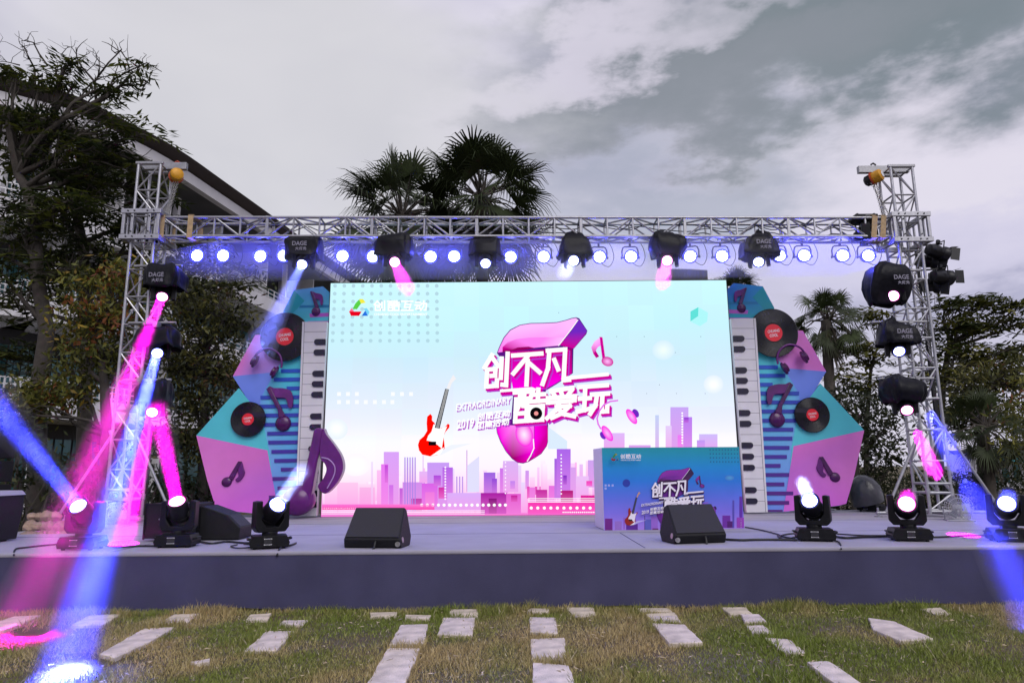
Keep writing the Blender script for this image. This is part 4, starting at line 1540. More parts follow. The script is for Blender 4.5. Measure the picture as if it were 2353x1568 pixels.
def art_logo(a, P4, P, tint=1.0):
    """P4: maps the logo's own coordinates (screen enlargement) onto the art's coordinates."""
    def po(pts, c, **k):
        a.poly([P4(*p) for p in pts], c, **k)
    k = tint
    po([(205, 212), (222, 178), (246, 152), (258, 178), (232, 214)], rgb(90 * k, 205 * k, 70 * k))
    po([(246, 150), (270, 150), (288, 172), (258, 178)], rgb(240 * k, 232 * k, 70 * k))
    po([(183, 228), (199, 207), (214, 228)], rgb(255 * k, 110 * k, 140 * k))
    po([(183, 228), (262, 228), (246, 255), (195, 255)], rgb(230 * k, 0, 30 * k))
    po([(262, 255), (285, 222), (302, 255)], rgb(30 * k, 110 * k, 220 * k))
    po([(270, 212), (294, 206), (312, 232), (302, 252), (285, 222)], rgb(120 * k, 210 * k, 245 * k))
    x, y = 338, 160
    for i, ch in enumerate('创酷互动'):
        p0, p1 = P4(x + 86 * i, y), P4(x + 86 * i + 76, y + 64)
        a.glyph(ch, p0[0], p0[1], p1[0] - p0[0], p1[1] - p0[1], (p1[0] - p0[0]) * 0.12, P['white'])
    p0, p1 = P4(340, 238), P4(676, 254)
    a.word('CHUANG COOL ENTERTAINMENT', p0[0], p0[1], p1[0] - p0[0], p1[1] - p0[1], P['white'], bold=0.02)


def build_screen():
    root = thing('led_screen', 'large bright video wall showing a pink music note title over a pastel city', 'screen', (0.35, YSCR, ZS))
    org = (0.35, YSCR, ZS)
    x0, x1, z0, z1 = -3.75, 4.45, ZS + 0.004, 5.345
    f = MB()
    f.box(((x0 + x1) / 2, YSCR + 0.11, (z0 + z1) / 2), (x1 - x0 + 0.03, 0.2, z1 - z0 + 0.03))
    for k in range(17):
        f.box((x0 + (x1 - x0) * k / 16, YSCR + 0.26, (z0 + z1) / 2), (0.04, 0.1, z1 - z0))
    f.build('cabinet', M['led_frame'], root, org=org)

    def W(u, v):
        p = at(u, v, YSCR)
        return p.x, p.z
    # background: bands of colour down the picture
    a = Art(lambda x, z: (x, z), YSCR - 0.001)
    stops = [(0, (204, 248, 255)), (0.2, (200, 243, 252)), (0.34, (206, 236, 250)), (0.48, (222, 236, 252)), (0.60, (234, 240, 253)), (0.70, (252, 250, 254)), (0.80, (254, 244, 253)), (0.90, (253, 216, 246)), (0.96, (249, 165, 232)), (1, (246, 118, 212))]
    rj = random.Random(12)

    def tone(t):
        for (t0, c0), (t1, c1) in zip(stops, stops[1:]):
            if t <= t1:
                f = (t - t0) / (t1 - t0)
                return [c0[k] + (c1[k] - c0[k]) * f for k in range(3)]
        return stops[-1][1]
    for i in range(16):                                             # 16 x 9 cabinets, each with its own slight calibration
        for j in range(9):
            g = [rj.uniform(0.982, 1.0) for _ in range(3)]
            for k in range(4):
                ta, tb = (j + k / 4) / 9, (j + (k + 1) / 4) / 9
                ca = rgb(*[q * w for q, w in zip(tone(ta), g)])
                cb = rgb(*[q * w for q, w in zip(tone(tb), g)])
                xa, xb = x0 + (x1 - x0) * i / 16, x0 + (x1 - x0) * (i + 1) / 16
                za, zb = z1 + (z0 - z1) * ta, z1 + (z0 - z1) * tb
                a._grad([(xa, za), (xb, za), (xb, zb), (xa, zb)], [ca, ca, cb, cb])
    a.done('display_panel', M['led'], root, org=org)

    y = YSCR - 0.004
    a = Art(lambda px, py: W(*Q4(px, py)), y)
    for r, py in enumerate((67, 116, 165, 212, 262, 311, 362, 411)):
        for c in range(12):
            px = 95 - 2.2 * r + c * (58 + 0.25 * r)
            a.disc(px, py, 12, 12, rgb(178, 214, 226), 10, same=True)
    for px in (120, 176, 232, 458, 515, 572):
        a.rect(px - 12, 733, px + 12, 757, rgb(246, 248, 255), same=True)
    for px in (120, 176, 232, 288, 345, 402, 455):
        a.rect(px - 12, 783, px + 12, 808, rgb(246, 248, 255), same=True)
    # soft lights
    a.disc(105, 965, 70, 65, (1, 1, 1, 1), 24, rim=rgb(230, 240, 253))
    a.disc(225, 1190, 90, 70, (1, 1, 1, 1), 24, rim=rgb(249, 243, 252))
    a.map = lambda px, py: W(*Q5(px, py))
    a.disc(1165, 685, 62, 58, (1, 1, 1, 1), 24, rim=rgb(226, 238, 252))
    a.disc(850, 470, 70, 62, rgb(240, 252, 246), 24, rim=rgb(211, 236, 250))
    a.poly([(1070, 200), (1130, 235), (1125, 290), (1080, 320), (1022, 292), (1068, 258)], rgb(172, 244, 246))
    a.poly([(1020, 228), (1070, 200), (1068, 257), (1020, 290)], rgb(96, 222, 214))
    rr = random.Random(3)
    for px, py in ((193, 235), (557, 385), (730, 385), (925, 485), (1085, 385), (745, 742), (932, 742), (1112, 742), (825, 687), (630, 1222)):
        a.rect(px - 2, py - 2, px + 2, py + 2, rgb(60, 60, 90), same=True)
    a.done('dot_pattern', M['led'], root, org=org)

    y -= 0.004
    a = Art(lambda px, py: W(*Q4(px, py)), y)
    sky4 = [(30, 1310, 350, 1440, (252, 214, 242)), (110, 1300, 240, 1440, (250, 198, 236)), (250, 1330, 345, 1440, (246, 180, 230)), (322, 1170, 335, 1440, (236, 222, 250)), (402, 1108, 497, 1450, (214, 160, 245)), (385, 1185, 430, 1440, (228, 120, 238)), (408, 1190, 428, 1300, (190, 70, 215)),
            (435, 1315, 462, 1450, (205, 110, 230)), (527, 1140, 605, 1320, (238, 238, 252)), (500, 1335, 660, 1480, (192, 95, 215)), (520, 1298, 660, 1480, (206, 140, 232)), (645, 1130, 652, 1400, (225, 200, 245)), (625, 1230, 690, 1300, (226, 180, 244)), (675, 1175, 812, 1480, (196, 152, 242)),
            (770, 1205, 835, 1400, (176, 100, 228)), (640, 1305, 740, 1450, (214, 96, 228)), (662, 1360, 720, 1440, (235, 120, 220)), (715, 1255, 760, 1320, (168, 70, 215)), (745, 1330, 780, 1400, (205, 40, 165)), (800, 1365, 1040, 1480, (216, 172, 246)), (920, 1097, 926, 1360, (200, 160, 225)),
            (1030, 1237, 1102, 1375, (150, 95, 220)), (1080, 1275, 1112, 1370, (142, 72, 212)), (1130, 1210, 1182, 1365, (202, 115, 232)), (1150, 1165, 1245, 1360, (216, 176, 242)), (1010, 1365, 1175, 1500, (165, 25, 160)), (1060, 1400, 1110, 1500, (130, 10, 120)), (1195, 1290, 1225, 1340, (190, 130, 235)),
            (1290, 1225, 1312, 1340, (204, 150, 236)), (1300, 1325, 1407, 1400, (224, 70, 180)), (1170, 1370, 1262, 1500, (222, 90, 205)), (1200, 1380, 1240, 1420, (190, 20, 150)), (575, 1400, 640, 1480, (190, 60, 170)), (420, 1440, 500, 1480, (235, 60, 160))]
    rs = random.Random(31)
    for k in range(64):                                             # pale far blocks of the printed city
        bx = 20 + 1370 * (k + rs.random()) / 64
        bw, bt = rs.uniform(14, 52), rs.uniform(1180, 1420) if 300 < bx else rs.uniform(1290, 1430)
        pal = rs.choice([(246, 214, 250), (238, 206, 248), (252, 222, 246), (230, 214, 250), (248, 190, 240), (255, 240, 254)])
        a.vgrad(bx, bt, bx + bw, 1490, rgb(*pal), rgb(250, 160, 230))
    for x_0, y_0, x_1, y_1, c in sky4:
        lo = tuple(min(255, v_ * 0.45 + q_ * 0.55) for v_, q_ in zip(c, (250, 150, 225)))
        a.vgrad(x_0, y_0, x_1, min(y_1, 1495), rgb(*c), rgb(*lo))
    for k in range(5):
        a.rect(532 + 16 * k, 1142, 538 + 16 * k, 1480, rgb(168, 130, 226), same=True)
        if k < 3:
            a.rect(856 + 18 * k, 1262, 864 + 18 * k, 1365, rgb(190, 150, 232), same=True)
    a.poly([(925, 1195), (1000, 1135), (1000, 1360), (925, 1360)], rgb(222, 220, 248))
    for k in range(12):
        a.disc(788, 1205 + 18 * k, 6, 6, rgb(255, 240, 255), 8, same=True)
        a.disc(1165, 1175 + 24 * k, 5, 5, rgb(255, 240, 255), 8, same=True) if k < 9 else None
    a.vgrad(15, 1436, 720, 1470, rgb(248, 120, 215), rgb(246, 70, 170))
    for k in range(35):
        a.disc(20 + 12 * k, 1462, 5, 5, rgb(255, 236, 250), 7, same=True)
    for yy in (1474, 1484, 1494):
        a.rect(12, yy, 1035, yy + 4, rgb(255, 240, 252), same=True)
    for k in range(16):
        a.disc(640 + 35 * k, 1441, 10, 10, (1, 1, 1, 1), 12, same=True)
    a.map = lambda px, py: W(*Q5(px, py))
    sky5 = [(475, 990, 605, 1090, (220, 182, 246)), (632, 1066, 768, 1090, (212, 160, 236)), (892, 828, 1005, 1090, (198, 164, 243)), (862, 945, 900, 1090, (226, 202, 246)), (975, 890, 1028, 1090, (182, 124, 238)), (978, 893, 1006, 925, (140, 60, 210)), (937, 1002, 968, 1090, (232, 120, 242)), (797, 878, 820, 1090, (192, 206, 242)),
            (1072, 997, 1187, 1090, (204, 184, 248)), (1058, 1035, 1108, 1090, (190, 150, 242)), (165, 1150, 205, 1400, (160, 95, 222)), (180, 1090, 267, 1380, (168, 100, 230)), (375, 1160, 430, 1330, (202, 160, 236)), (265, 1205, 300, 1400, (214, 160, 236)), (300, 1260, 380, 1400, (232, 190, 244)),
            (50, 1345, 120, 1425, (192, 40, 155)), (205, 1350, 282, 1425, (176, 15, 115)), (220, 1255, 243, 1312, (125, 45, 195)), (330, 1380, 435, 1425, (218, 25, 145)), (365, 1290, 402, 1322, (238, 60, 182)), (10, 1330, 45, 1425, (232, 120, 220)), (130, 1320, 165, 1425, (228, 110, 220)),
            (0, 1425, 436, 1500, (244, 50, 172))]
    for k in range(22):
        bx = 5 + 440 * (k + rs.random()) / 22
        bw, bt = rs.uniform(10, 34), rs.uniform(1150, 1400)
        pal = rs.choice([(246, 210, 250), (238, 206, 248), (252, 215, 246), (232, 190, 246), (248, 180, 238), (255, 240, 254)])
        a.vgrad(bx, bt, min(bx + bw, 434), 1425, rgb(*pal), rgb(248, 140, 226))
    for x_0, y_0, x_1, y_1, c in sky5:
        lo = tuple(min(255, v_ * 0.5 + q_ * 0.5) for v_, q_ in zip(c, (248, 150, 228)))
        a.vgrad(x_0, y_0, x_1, y_1, rgb(*c), rgb(*lo))
    a.poly([(125, 950), (245, 1040), (245, 1090), (125, 1090)], rgb(216, 232, 248))
    for k in range(12):
        a.disc(966, 866 + 17 * k, 6, 6, (1, 1, 1, 1), 8, same=True)
        a.disc(208, 1128 + 22 * k, 5, 5, (1, 1, 1, 1), 8, same=True)
    for yy in (1398, 1410, 1420):
        a.rect(0, yy, 434, yy + 4, (1, 1, 1, 1), same=True)
    for k in range(11):
        a.disc(20 + 41 * k, 1459, 10, 10, (1, 1, 1, 1), 12, same=True)
    for k in range(18):
        a.disc(220 + 12 * k, 1486, 4.5, 4.5, (1, 1, 1, 1), 7, same=True)
    a.done('skyline_picture', M['led'], root, org=org)

    y -= 0.018
    WT = lambda px, py: W(*T(px, py))
    a = Art(WT, y)
    art_note(a, PAL_LED)
    a.done('note_picture', M['led'], root, org=org)
    a = Art(WT, y - 0.008)
    art_guitar(a, PAL_LED)
    a.done('guitar_picture', M['led'], root, org=org)
    a = Art(WT, y - 0.012)
    art_title(a, PAL_LED)
    a.done('title_lettering', M['led'], root, org=org)
    a = Art(WT, y - 0.075)
    art_headphones(a, PAL_LED)
    a.done('headphones_picture', M['led'], root, org=org)
    a = Art(lambda px, py: W(*Q4(px, py)), YSCR - 0.006)
    art_logo(a, lambda x, y_: (x, y_), PAL_LED)
    a.done('logo', M['led'], root, org=org)


build_screen()


# ================================================================== PODIUM
def build_podium():
    A, B = on_z(1388, 1217.5, ZS), on_z(1711, 1213, ZS)
    ex = (B - A).normalized()
    w = (B - A).length
    ang = math.atan2(ex.y, ex.x)
    n = Vector((-ex.y, ex.x, 0))
    root = thing('podium', 'white box podium printed with the purple music note title, in front of the screen', 'podium', A, rotz=ang)
    Z7 = zoomer(3.361, 1800, 1360)

    def W(u, v):
        d = ray(u, v)
        t = (A - EYE).dot(n) / d.dot(n)
        p = EYE + d * t - A
        return p.dot(ex), p.z
    h = (W(*Z7(270, 130))[1] + W(*Z7(1715, 118))[1]) / 2
    b = MB()
    b.box((w / 2, 0.36, h / 2 + 0.002), (w, 0.70, h - 0.004))
    b.build('box', pbr('podium_board', (0.62, 0.58, 0.72), 0.5, 0, 0.04, 3), root, bevel=0.008)
    a = Art(lambda x, z: (x, z), 0.008)
    stops = [(0, (0, 148, 164)), (0.10, (0, 146, 184)), (0.25, (0, 136, 208)), (0.42, (30, 120, 216)), (0.6, (84, 112, 222)), (0.8, (126, 112, 226)), (1, (168, 130, 232))]
    for (t0, c0), (t1, c1) in zip(stops, stops[1:]):
        a._grad([(0.004, h * (1 - t0)), (w - 0.004, h * (1 - t0)), (w - 0.004, h * (1 - t1)), (0.004, h * (1 - t1))], [rgb(*c0), rgb(*c0), rgb(*c1), rgb(*c1)])
    M7 = lambda px, py: W(*Z7(px, py))
    a.map = M7
    for r in range(4):
        for c in range(10):
            a.disc(1410 + 32 * c + 2 * r, 150 + 42 * r, 8, 8, rgb(0, 96, 140), 8, same=(r + c) > 0)
    for px, py in ((312, 524), (347, 524), (386, 524), (312, 556)):
        a.rect(px - 11, py - 11, px + 11, py + 11, rgb(160, 170, 232), same=True)
    a.disc(530, 500, 40, 42, rgb(28, 52, 160), 16)
    a.disc(1615, 445, 50, 28, rgb(80, 165, 215), 16, rim=rgb(60, 125, 205))
    for x_0, y_0, x_1, y_1, c in [(305, 872, 384, 995, (110, 20, 130)), (410, 900, 480, 990, (150, 110, 200)), (500, 860, 512, 985, (150, 90, 200)), (528, 928, 650, 990, (90, 30, 150)), (720, 840, 726, 990, (60, 40, 120)), (726, 880, 790, 990, (90, 95, 190)), (790, 850, 860, 990, (150, 100, 205)),
                                  (885, 930, 945, 990, (100, 40, 160)), (805, 975, 865, 990, (100, 20, 110)), (1540, 840, 1622, 968, (110, 40, 160)), (1590, 900, 1645, 968, (80, 10, 110)), (1645, 680, 1664, 968, (85, 75, 175)), (1718, 640, 1750, 968, (95, 40, 165)), (1690, 860, 1766, 968, (150, 60, 180))]:
        a.rect(x_0, y_0, x_1, y_1, rgb(*c))
    for k in range(6):
        a.disc(1735, 875 + 17 * k, 6, 6, rgb(235, 220, 250), 8, same=True)
    mt = lambda xt, yt: (800 + (xt - 640) * 0.465, 500 + (yt - 470) * 0.475)
    a.map = lambda xt, yt: M7(*mt(xt, yt))
    a.step = 0.0002
    art_note(a, PAL_PRINT)
    art_guitar(a, PAL_PRINT)
    art_title(a, PAL_PRINT)
    art_headphones(a, PAL_PRINT)
    a.map = M7
    art_logo(a, lambda x, y: (358 + (x - 183) * 0.63, 190 + (y - 150) * 0.72), PAL_PRINT, 0.62)
    a.done('printed_front', M['print'], root)


build_podium()


# ================================================================== WINGS EITHER SIDE OF THE SCREEN
AXIS = 0.35
ZR = zoomer(1.8667, 2200, 840)


def note_mesh(name, parent, org, head, stem, flag, y, depth, mats, mirror=lambda p: p):
    """Moulded music note: oval head, stem and a curved flag, all one rounded body, with a paler bevelled edge as its sub-part."""
    b = MB()
    cx, cz, rx, rz, rot = head
    c, s = math.cos(rot), math.sin(rot)
    oval = [(cx + rx * math.cos(t) * c - rz * math.sin(t) * s, cz + rx * math.cos(t) * s + rz * math.sin(t) * c) for t in (2 * PI * k / 28 for k in range(28))]
    # the head swells towards the audience
    rings = []
    for k in range(6):
        f = math.sin((k + 1) / 6 * PI / 2)
        rings.append((f, y - depth * math.cos((k + 1) / 6 * PI / 2)))
    vs, fs = [], []
    q = [mirror(p) for p in oval]
    mc = mirror((cx, cz))
    for f, yy in rings:
        vs += [(mc[0] + (p[0] - mc[0]) * f, yy, mc[1] + (p[1] - mc[1]) * f) for p in q]
    n = 28
    vs.append((mc[0], y - depth, mc[1]))
    area = sum(q[i][0] * q[(i + 1) % n][1] - q[(i + 1) % n][0] * q[i][1] for i in range(n))
    for i in range(5):
        for k in range(n):
            k2 = (k + 1) % n
            fs.append((i * n + k2, i * n + k, (i + 1) * n + k, (i + 1) * n + k2) if area < 0 else (i * n + k, i * n + k2, (i + 1) * n + k2, (i + 1) * n + k)[::-1])
    for k in range(n):
        k2 = (k + 1) % n
        fs.append((k, k2, 6 * n) if area > 0 else (k2, k, 6 * n))
    b.add(vs, fs)
    b.prism([mirror(p) for p in stem], y - depth * 0.75, y)
    ob = b.build(name, mats[0], parent, org=org, smooth=50, bevel=depth * 0.18, fix=True)
    f = MB()
    f.prism([mirror(p) for p in flag], y - depth * 0.62, y)
    f.build('flag', mats[1], ob, smooth=40, bevel=depth * 0.22, org=org)
    return ob


def build_wing(mirrored):
    sgn = -1 if mirrored else 1

    def W(px, py):
        p = at(*ZR(px, py), 13.72)
        return (2 * AXIS - p.x if mirrored else p.x, p.z)

    def raw(px, py):
        p = at(*ZR(px, py), 13.72)
        return (p.x, p.z)
    base = Vector((W(400, 1416)[0], 13.72, ZS))
    side = 'left' if mirrored else 'right'
    root = thing('stage_wing', ('tall printed stage wing left of the screen, behind the big purple note' if mirrored else 'tall printed stage wing right of the screen, behind the podium'), 'stage wing', base, 'printed wings beside the screen')
    org = base
    zlift = ZS - W(400, 1416)[1]

    def Wl(px, py):
        x, z = W(px, py)
        return (x, max(z, ZS + 0.003))
    Y = 13.74
    th = 0.07
    teal, teal2 = rgb(84, 200, 214), rgb(0, 160, 178)
    pink, pink2 = rgb(228, 126, 212), rgb(218, 106, 218)
    blue, blue2 = rgb(116, 144, 238), rgb(98, 130, 232)

    def board(name, pts, cols, y, lbl=None):
        b = MB()
        q = [Wl(*p) for p in pts]
        b.prism(q, y, y + th, cols if isinstance(cols, tuple) else None)
        if isinstance(cols, list):
            b = MB()
            n = len(q)
            area = sum(q[i][0] * q[(i + 1) % n][1] - q[(i + 1) % n][0] * q[i][1] for i in range(n))
            cc = cols
            if area < 0:
                q, cc = q[::-1], cols[::-1]
            vs = [(x, y, z) for x, z in q] + [(x, y + th, z) for x, z in q]
            fs = [tuple(range(n)), tuple(reversed(range(n, 2 * n)))] + [((i + 1) % n, i, n + i, n + (i + 1) % n) for i in range(n)]
            b.add(vs, fs, cc + cc)
        return b.build(name, M['print'], root, org=org)
    # upper hexagon
    board('upper_board', [(135, 120), (175, 82), (345, 100), (412, 225), (400, 300), (145, 300)], [rgb(20, 100, 196), rgb(30, 112, 204), rgb(30, 140, 200), rgb(0, 160, 180), teal2, teal2] if not mirrored else [rgb(60, 160, 205), rgb(84, 150, 215), rgb(84, 150, 215), rgb(40, 168, 200), teal, teal], Y)
    a = Art(Wl, Y - 0.002)
    a.poly([(146, 236), (260, 240), (255, 262), (147, 258)], rgb(176, 84, 190))
    a.poly([(146, 284), (270, 284), (262, 298), (147, 298)], rgb(176, 84, 190))
    a.poly([(140, 190), (310, 190), (320, 205), (142, 206)], rgb(0, 118, 168))
    a.poly([(285, 165), (345, 102), (410, 222), (360, 240)], rgb(0, 150, 165))
    a.done('stripe', M['print'], root, org=org)
    # middle hexagon: pink over blue
    board('middle_board', [(300, 352), (580, 358), (717, 597), (612, 770), (330, 990), (300, 620)], [pink, pink, pink, blue, blue2, blue], Y + 0.010)
    a = Art(Wl, Y + 0.008)
    a.poly([(480, 578), (717, 597), (612, 768), (334, 985), (312, 640)], [blue, blue, blue2, blue2, blue])
    a.done('blue_facet', M['print'], root, org=org)
    # inner strip carrying the bars
    board('inner_board', [(300, 470), (420, 500), (560, 730), (560, 900), (545, 1200), (500, 1416), (364, 1416)], [rgb(70, 205, 218), rgb(70, 205, 218), rgb(104, 158, 236), rgb(118, 186, 236), rgb(120, 146, 236), rgb(120, 140, 232), rgb(104, 146, 232)], Y + 0.004)
    # lower pentagon: teal over pink
    board('lower_board', [(682, 668), (937, 940), (880, 1200), (832, 1368), (790, 1380), (465, 1416), (500, 1200), (515, 1030), (540, 900), (600, 775)], teal, Y - 0.004)
    a = Art(Wl, Y - 0.006)
    a.poly([(937, 940), (880, 1200), (832, 1368), (790, 1379), (465, 1415), (498, 1200), (524, 1033)], [pink, pink, pink2, pink2, pink2, rgb(196, 104, 208), rgb(214, 110, 196)])
    a.done('pink_facet', M['print'], root, org=org)
    a = Art(Wl, Y - 0.010)
    bars = [(572, 306, 432), (622, 310, 476), (674, 315, 402), (725, 320, 556), (777, 323, 590), (830, 328, 588), (884, 332, 552), (936, 336, 522), (988, 340, 517), (1042, 343, 500), (1095, 347, 485), (1147, 350, 448), (1200, 354, 498), (1255, 358, 470), (1308, 362, 522), (1363, 366, 498), (1409, 370, 460)]
    for i, (yy, xa, xb) in enumerate(bars):
        t = i / 16
        c = rgb(28 + 62 * t, 84 - 70 * t, 196 - 76 * t)
        h = 11 if i < 16 else 5
        a.poly([(xa, yy - h), (xb, yy - h), (xb, yy + h), (xa, yy + h)], c, same=i > 0)
    a.done('bar_pattern', M['print'], root, org=org)
    # keyboard, a deeper panel standing proud
    KY = 13.58
    kb = MB()
    outl = [(145, 298), (288, 296), (357, 1415), (235, 1417)]
    kb.prism([Wl(*p) for p in outl], KY, KY + 0.20)
    keys = kb.build('keyboard', M['key_white'], root, org=org)
    a = MB()
    ex = 0.0015
    ys = [355, 415, 475, 535, 597, 657, 718, 780, 843, 905, 967, 1030, 1094, 1158, 1222, 1287, 1351]

    def lx(yy):
        return 145 + (235 - 145) * (yy - 298) / 1119

    def rx(yy):
        return 275 + (345 - 275) * (yy - 298) / 1119
    for yy in ys:
        p = [Wl(lx(yy), yy - 0.9), Wl(rx(yy), yy - 0.9), Wl(rx(yy), yy + 0.9), Wl(lx(yy), yy + 0.9)]
        a.flat(p, KY - ex, None)
    p = [Wl(rx(298) - 1, 300), Wl(rx(298) + 1, 300), Wl(rx(1415) + 1, 1414), Wl(rx(1415) - 1, 1414)]
    a.flat(p, KY - 2 * ex, None)
    a.build('key_line', M['key_black'], keys, org=org)
    for yy in (415, 475, 597, 657, 718, 843, 905, 1030, 1094, 1158, 1287, 1351):
        x_0 = lx(yy) + 1
        poly = [(x_0, yy - 17), (x_0 + 50, yy - 17)] + [(x_0 + 50 + 16 * math.cos(t), yy + 17 * math.sin(t)) for t in (-PI / 2 + PI * k / 8 for k in range(1, 8))] + [(x_0 + 50, yy + 17), (x_0, yy + 17)]
        k_ = MB()
        k_.prism([Wl(*q) for q in poly], KY - 0.022, KY - 0.001)
        k_.build('black_key', M['key_black'], keys, org=org)
    # records
    for (cx, cy, r, rl, yr, word) in ((395, 378, 143, 51, 13.62, 1), (625, 852, 102, 35, 13.66, 1)):
        c3 = at(*ZR(cx, cy), 13.72)
        e3 = at(*ZR(cx + r, cy), 13.72)
        R = e3.x - c3.x
        cxw = 2 * AXIS - c3.x if mirrored else c3.x
        b = MB()
        prof = [(0, R * 0.985), (0.02, R), (0.04, R), (0.046, R * 0.985)]
        for k in range(24):
            rr = R * (0.97 - 0.024 * k)
            prof.append((0.046 - (0.0025 if k % 2 else 0.0), rr))
        prof.append((0.046, R * 0.36))
        prof.append((0.046, 0.0005))
        b.lathe((cxw, yr + 0.046, c3.z), (0, -1, 0), prof, 64)
        rec = b.build('record', M['vinyl'], root, org=org, smooth=20)
        lb = MB()
        lr = R * rl / r
        lb.lathe((cxw, yr - 0.001, c3.z), (0, -1, 0), [(0, lr), (0.004, lr)], 40)
        lo = lb.build('record_label', M['red_label'], rec, org=org)
        t = MB()
        for line, dz in (('CHUANG', 0.20), ('COOL', -0.30)):
            vs, fs, hh = text(line, 0, 0.02)
            ww = lr * (1.35 if line == 'CHUANG' else 0.95)
            h_ = lr * 0.34
            sl = 0.12 if not mirrored else 0.12
            t.add([(cxw - ww / 2 + x * ww, yr - 0.0065, c3.z + lr * dz - h_ / 2 + z * h_ + (x - 0.5) * ww * sl) for x, z in vs], fs)
        t.build('lettering', M['white_ink'], rec, org=org)
    # tone arm block beside the small record
    a = Art(Wl, 13.655)
    a.poly([(525, 815), (600, 812), (592, 842), (528, 838)], rgb(20, 14, 40))
    a.done('tone_arm', M['print'], root, org=org)
    # three notes
    mir = (lambda p: (2 * AXIS - p[0], p[1])) if mirrored else (lambda p: p)

    def note(scale_pts, depth, y, mats):
        hd, st, fl = scale_pts
        c = raw(hd[0], hd[1])
        e = raw(hd[0] + hd[2], hd[1])
        g = raw(hd[0], hd[1] - hd[3])
        note_mesh('music_note', root, org, (c[0], c[1], e[0] - c[0], g[1] - c[1], hd[4]), [raw(*p) for p in st], catmull([raw(*p) for p in fl], 4), y, depth, mats, mir)
    dk = (M['purple_deep'], M['purple'])
    note(((220, 228, 26, 27, 0.3), [(236, 110), (250, 112), (222, 205), (206, 212), (202, 196)], [(240, 112), (215, 122), (185, 130), (176, 150), (178, 188), (190, 190), (195, 165), (215, 158), (232, 150)]), 0.05, 13.735, dk)
    note(((426, 878, 46, 46, 0.3), [(494, 660), (516, 678), (452, 800), (448, 850), (408, 836)], [(496, 664), (470, 672), (420, 674), (375, 690), (362, 735), (368, 785), (388, 788), (398, 750), (412, 732), (470, 722)]), 0.08, 13.72, dk)
    note(((765, 1214, 31, 29, -0.3), [(670, 1096), (692, 1094), (752, 1190), (728, 1208)], [(672, 1100), (662, 1135), (656, 1165), (676, 1200), (700, 1215), (712, 1200), (694, 1182), (696, 1160), (692, 1130)]), 0.05, 13.73, dk)
    # headphones: a band and two cups
    hb = MB()
    arc = [(418, 560), (414, 525), (424, 488), (448, 462), (480, 448), (520, 452), (552, 470), (572, 495)]
    pts = [W(*p) for p in arc]
    sm = catmull(pts, 4, closed=False) + [pts[-1]]
    hb.tube([(x, 13.60, z) for x, z in sm], 0.022, 8)
    hp = hb.build('headphones', M['purple'], root, org=org, smooth=60)
    for cx, cy, rot in ((455, 585, -0.5), (568, 520, -0.55)):
        c = W(cx, cy)
        cb = MB()
        axis = Vector((sgn * math.cos(rot), -0.25, math.sin(-rot) * -1)).normalized()
        axis = Vector((sgn * 0.85, -0.3, 0.45))
        cb.lathe((c[0] - axis.x * 0.05, 13.60, c[1] - axis.z * 0.05), axis, [(0, 0.06), (0.02, 0.13), (0.06, 0.135), (0.075, 0.10), (0.11, 0.095), (0.125, 0.05)], 18)
        cb.build('ear_cup', M['purple_deep'], hp, org=org, smooth=40)
    # struts propping the boards from behind
    st = MB()
    for px in (560, 760):
        x, z = W(px, 1150)
        st.tube([(x, 13.84, z + 0.6), (x, 14.45, ZS + 0.02)], 0.025, 6)
        st.tube([(x, 13.84, ZS + 0.05), (x, 14.45, ZS + 0.05)], 0.02, 6)
    st.build('back_strut', M['alu_dull'], root, org=org)


build_wing(False)
build_wing(True)


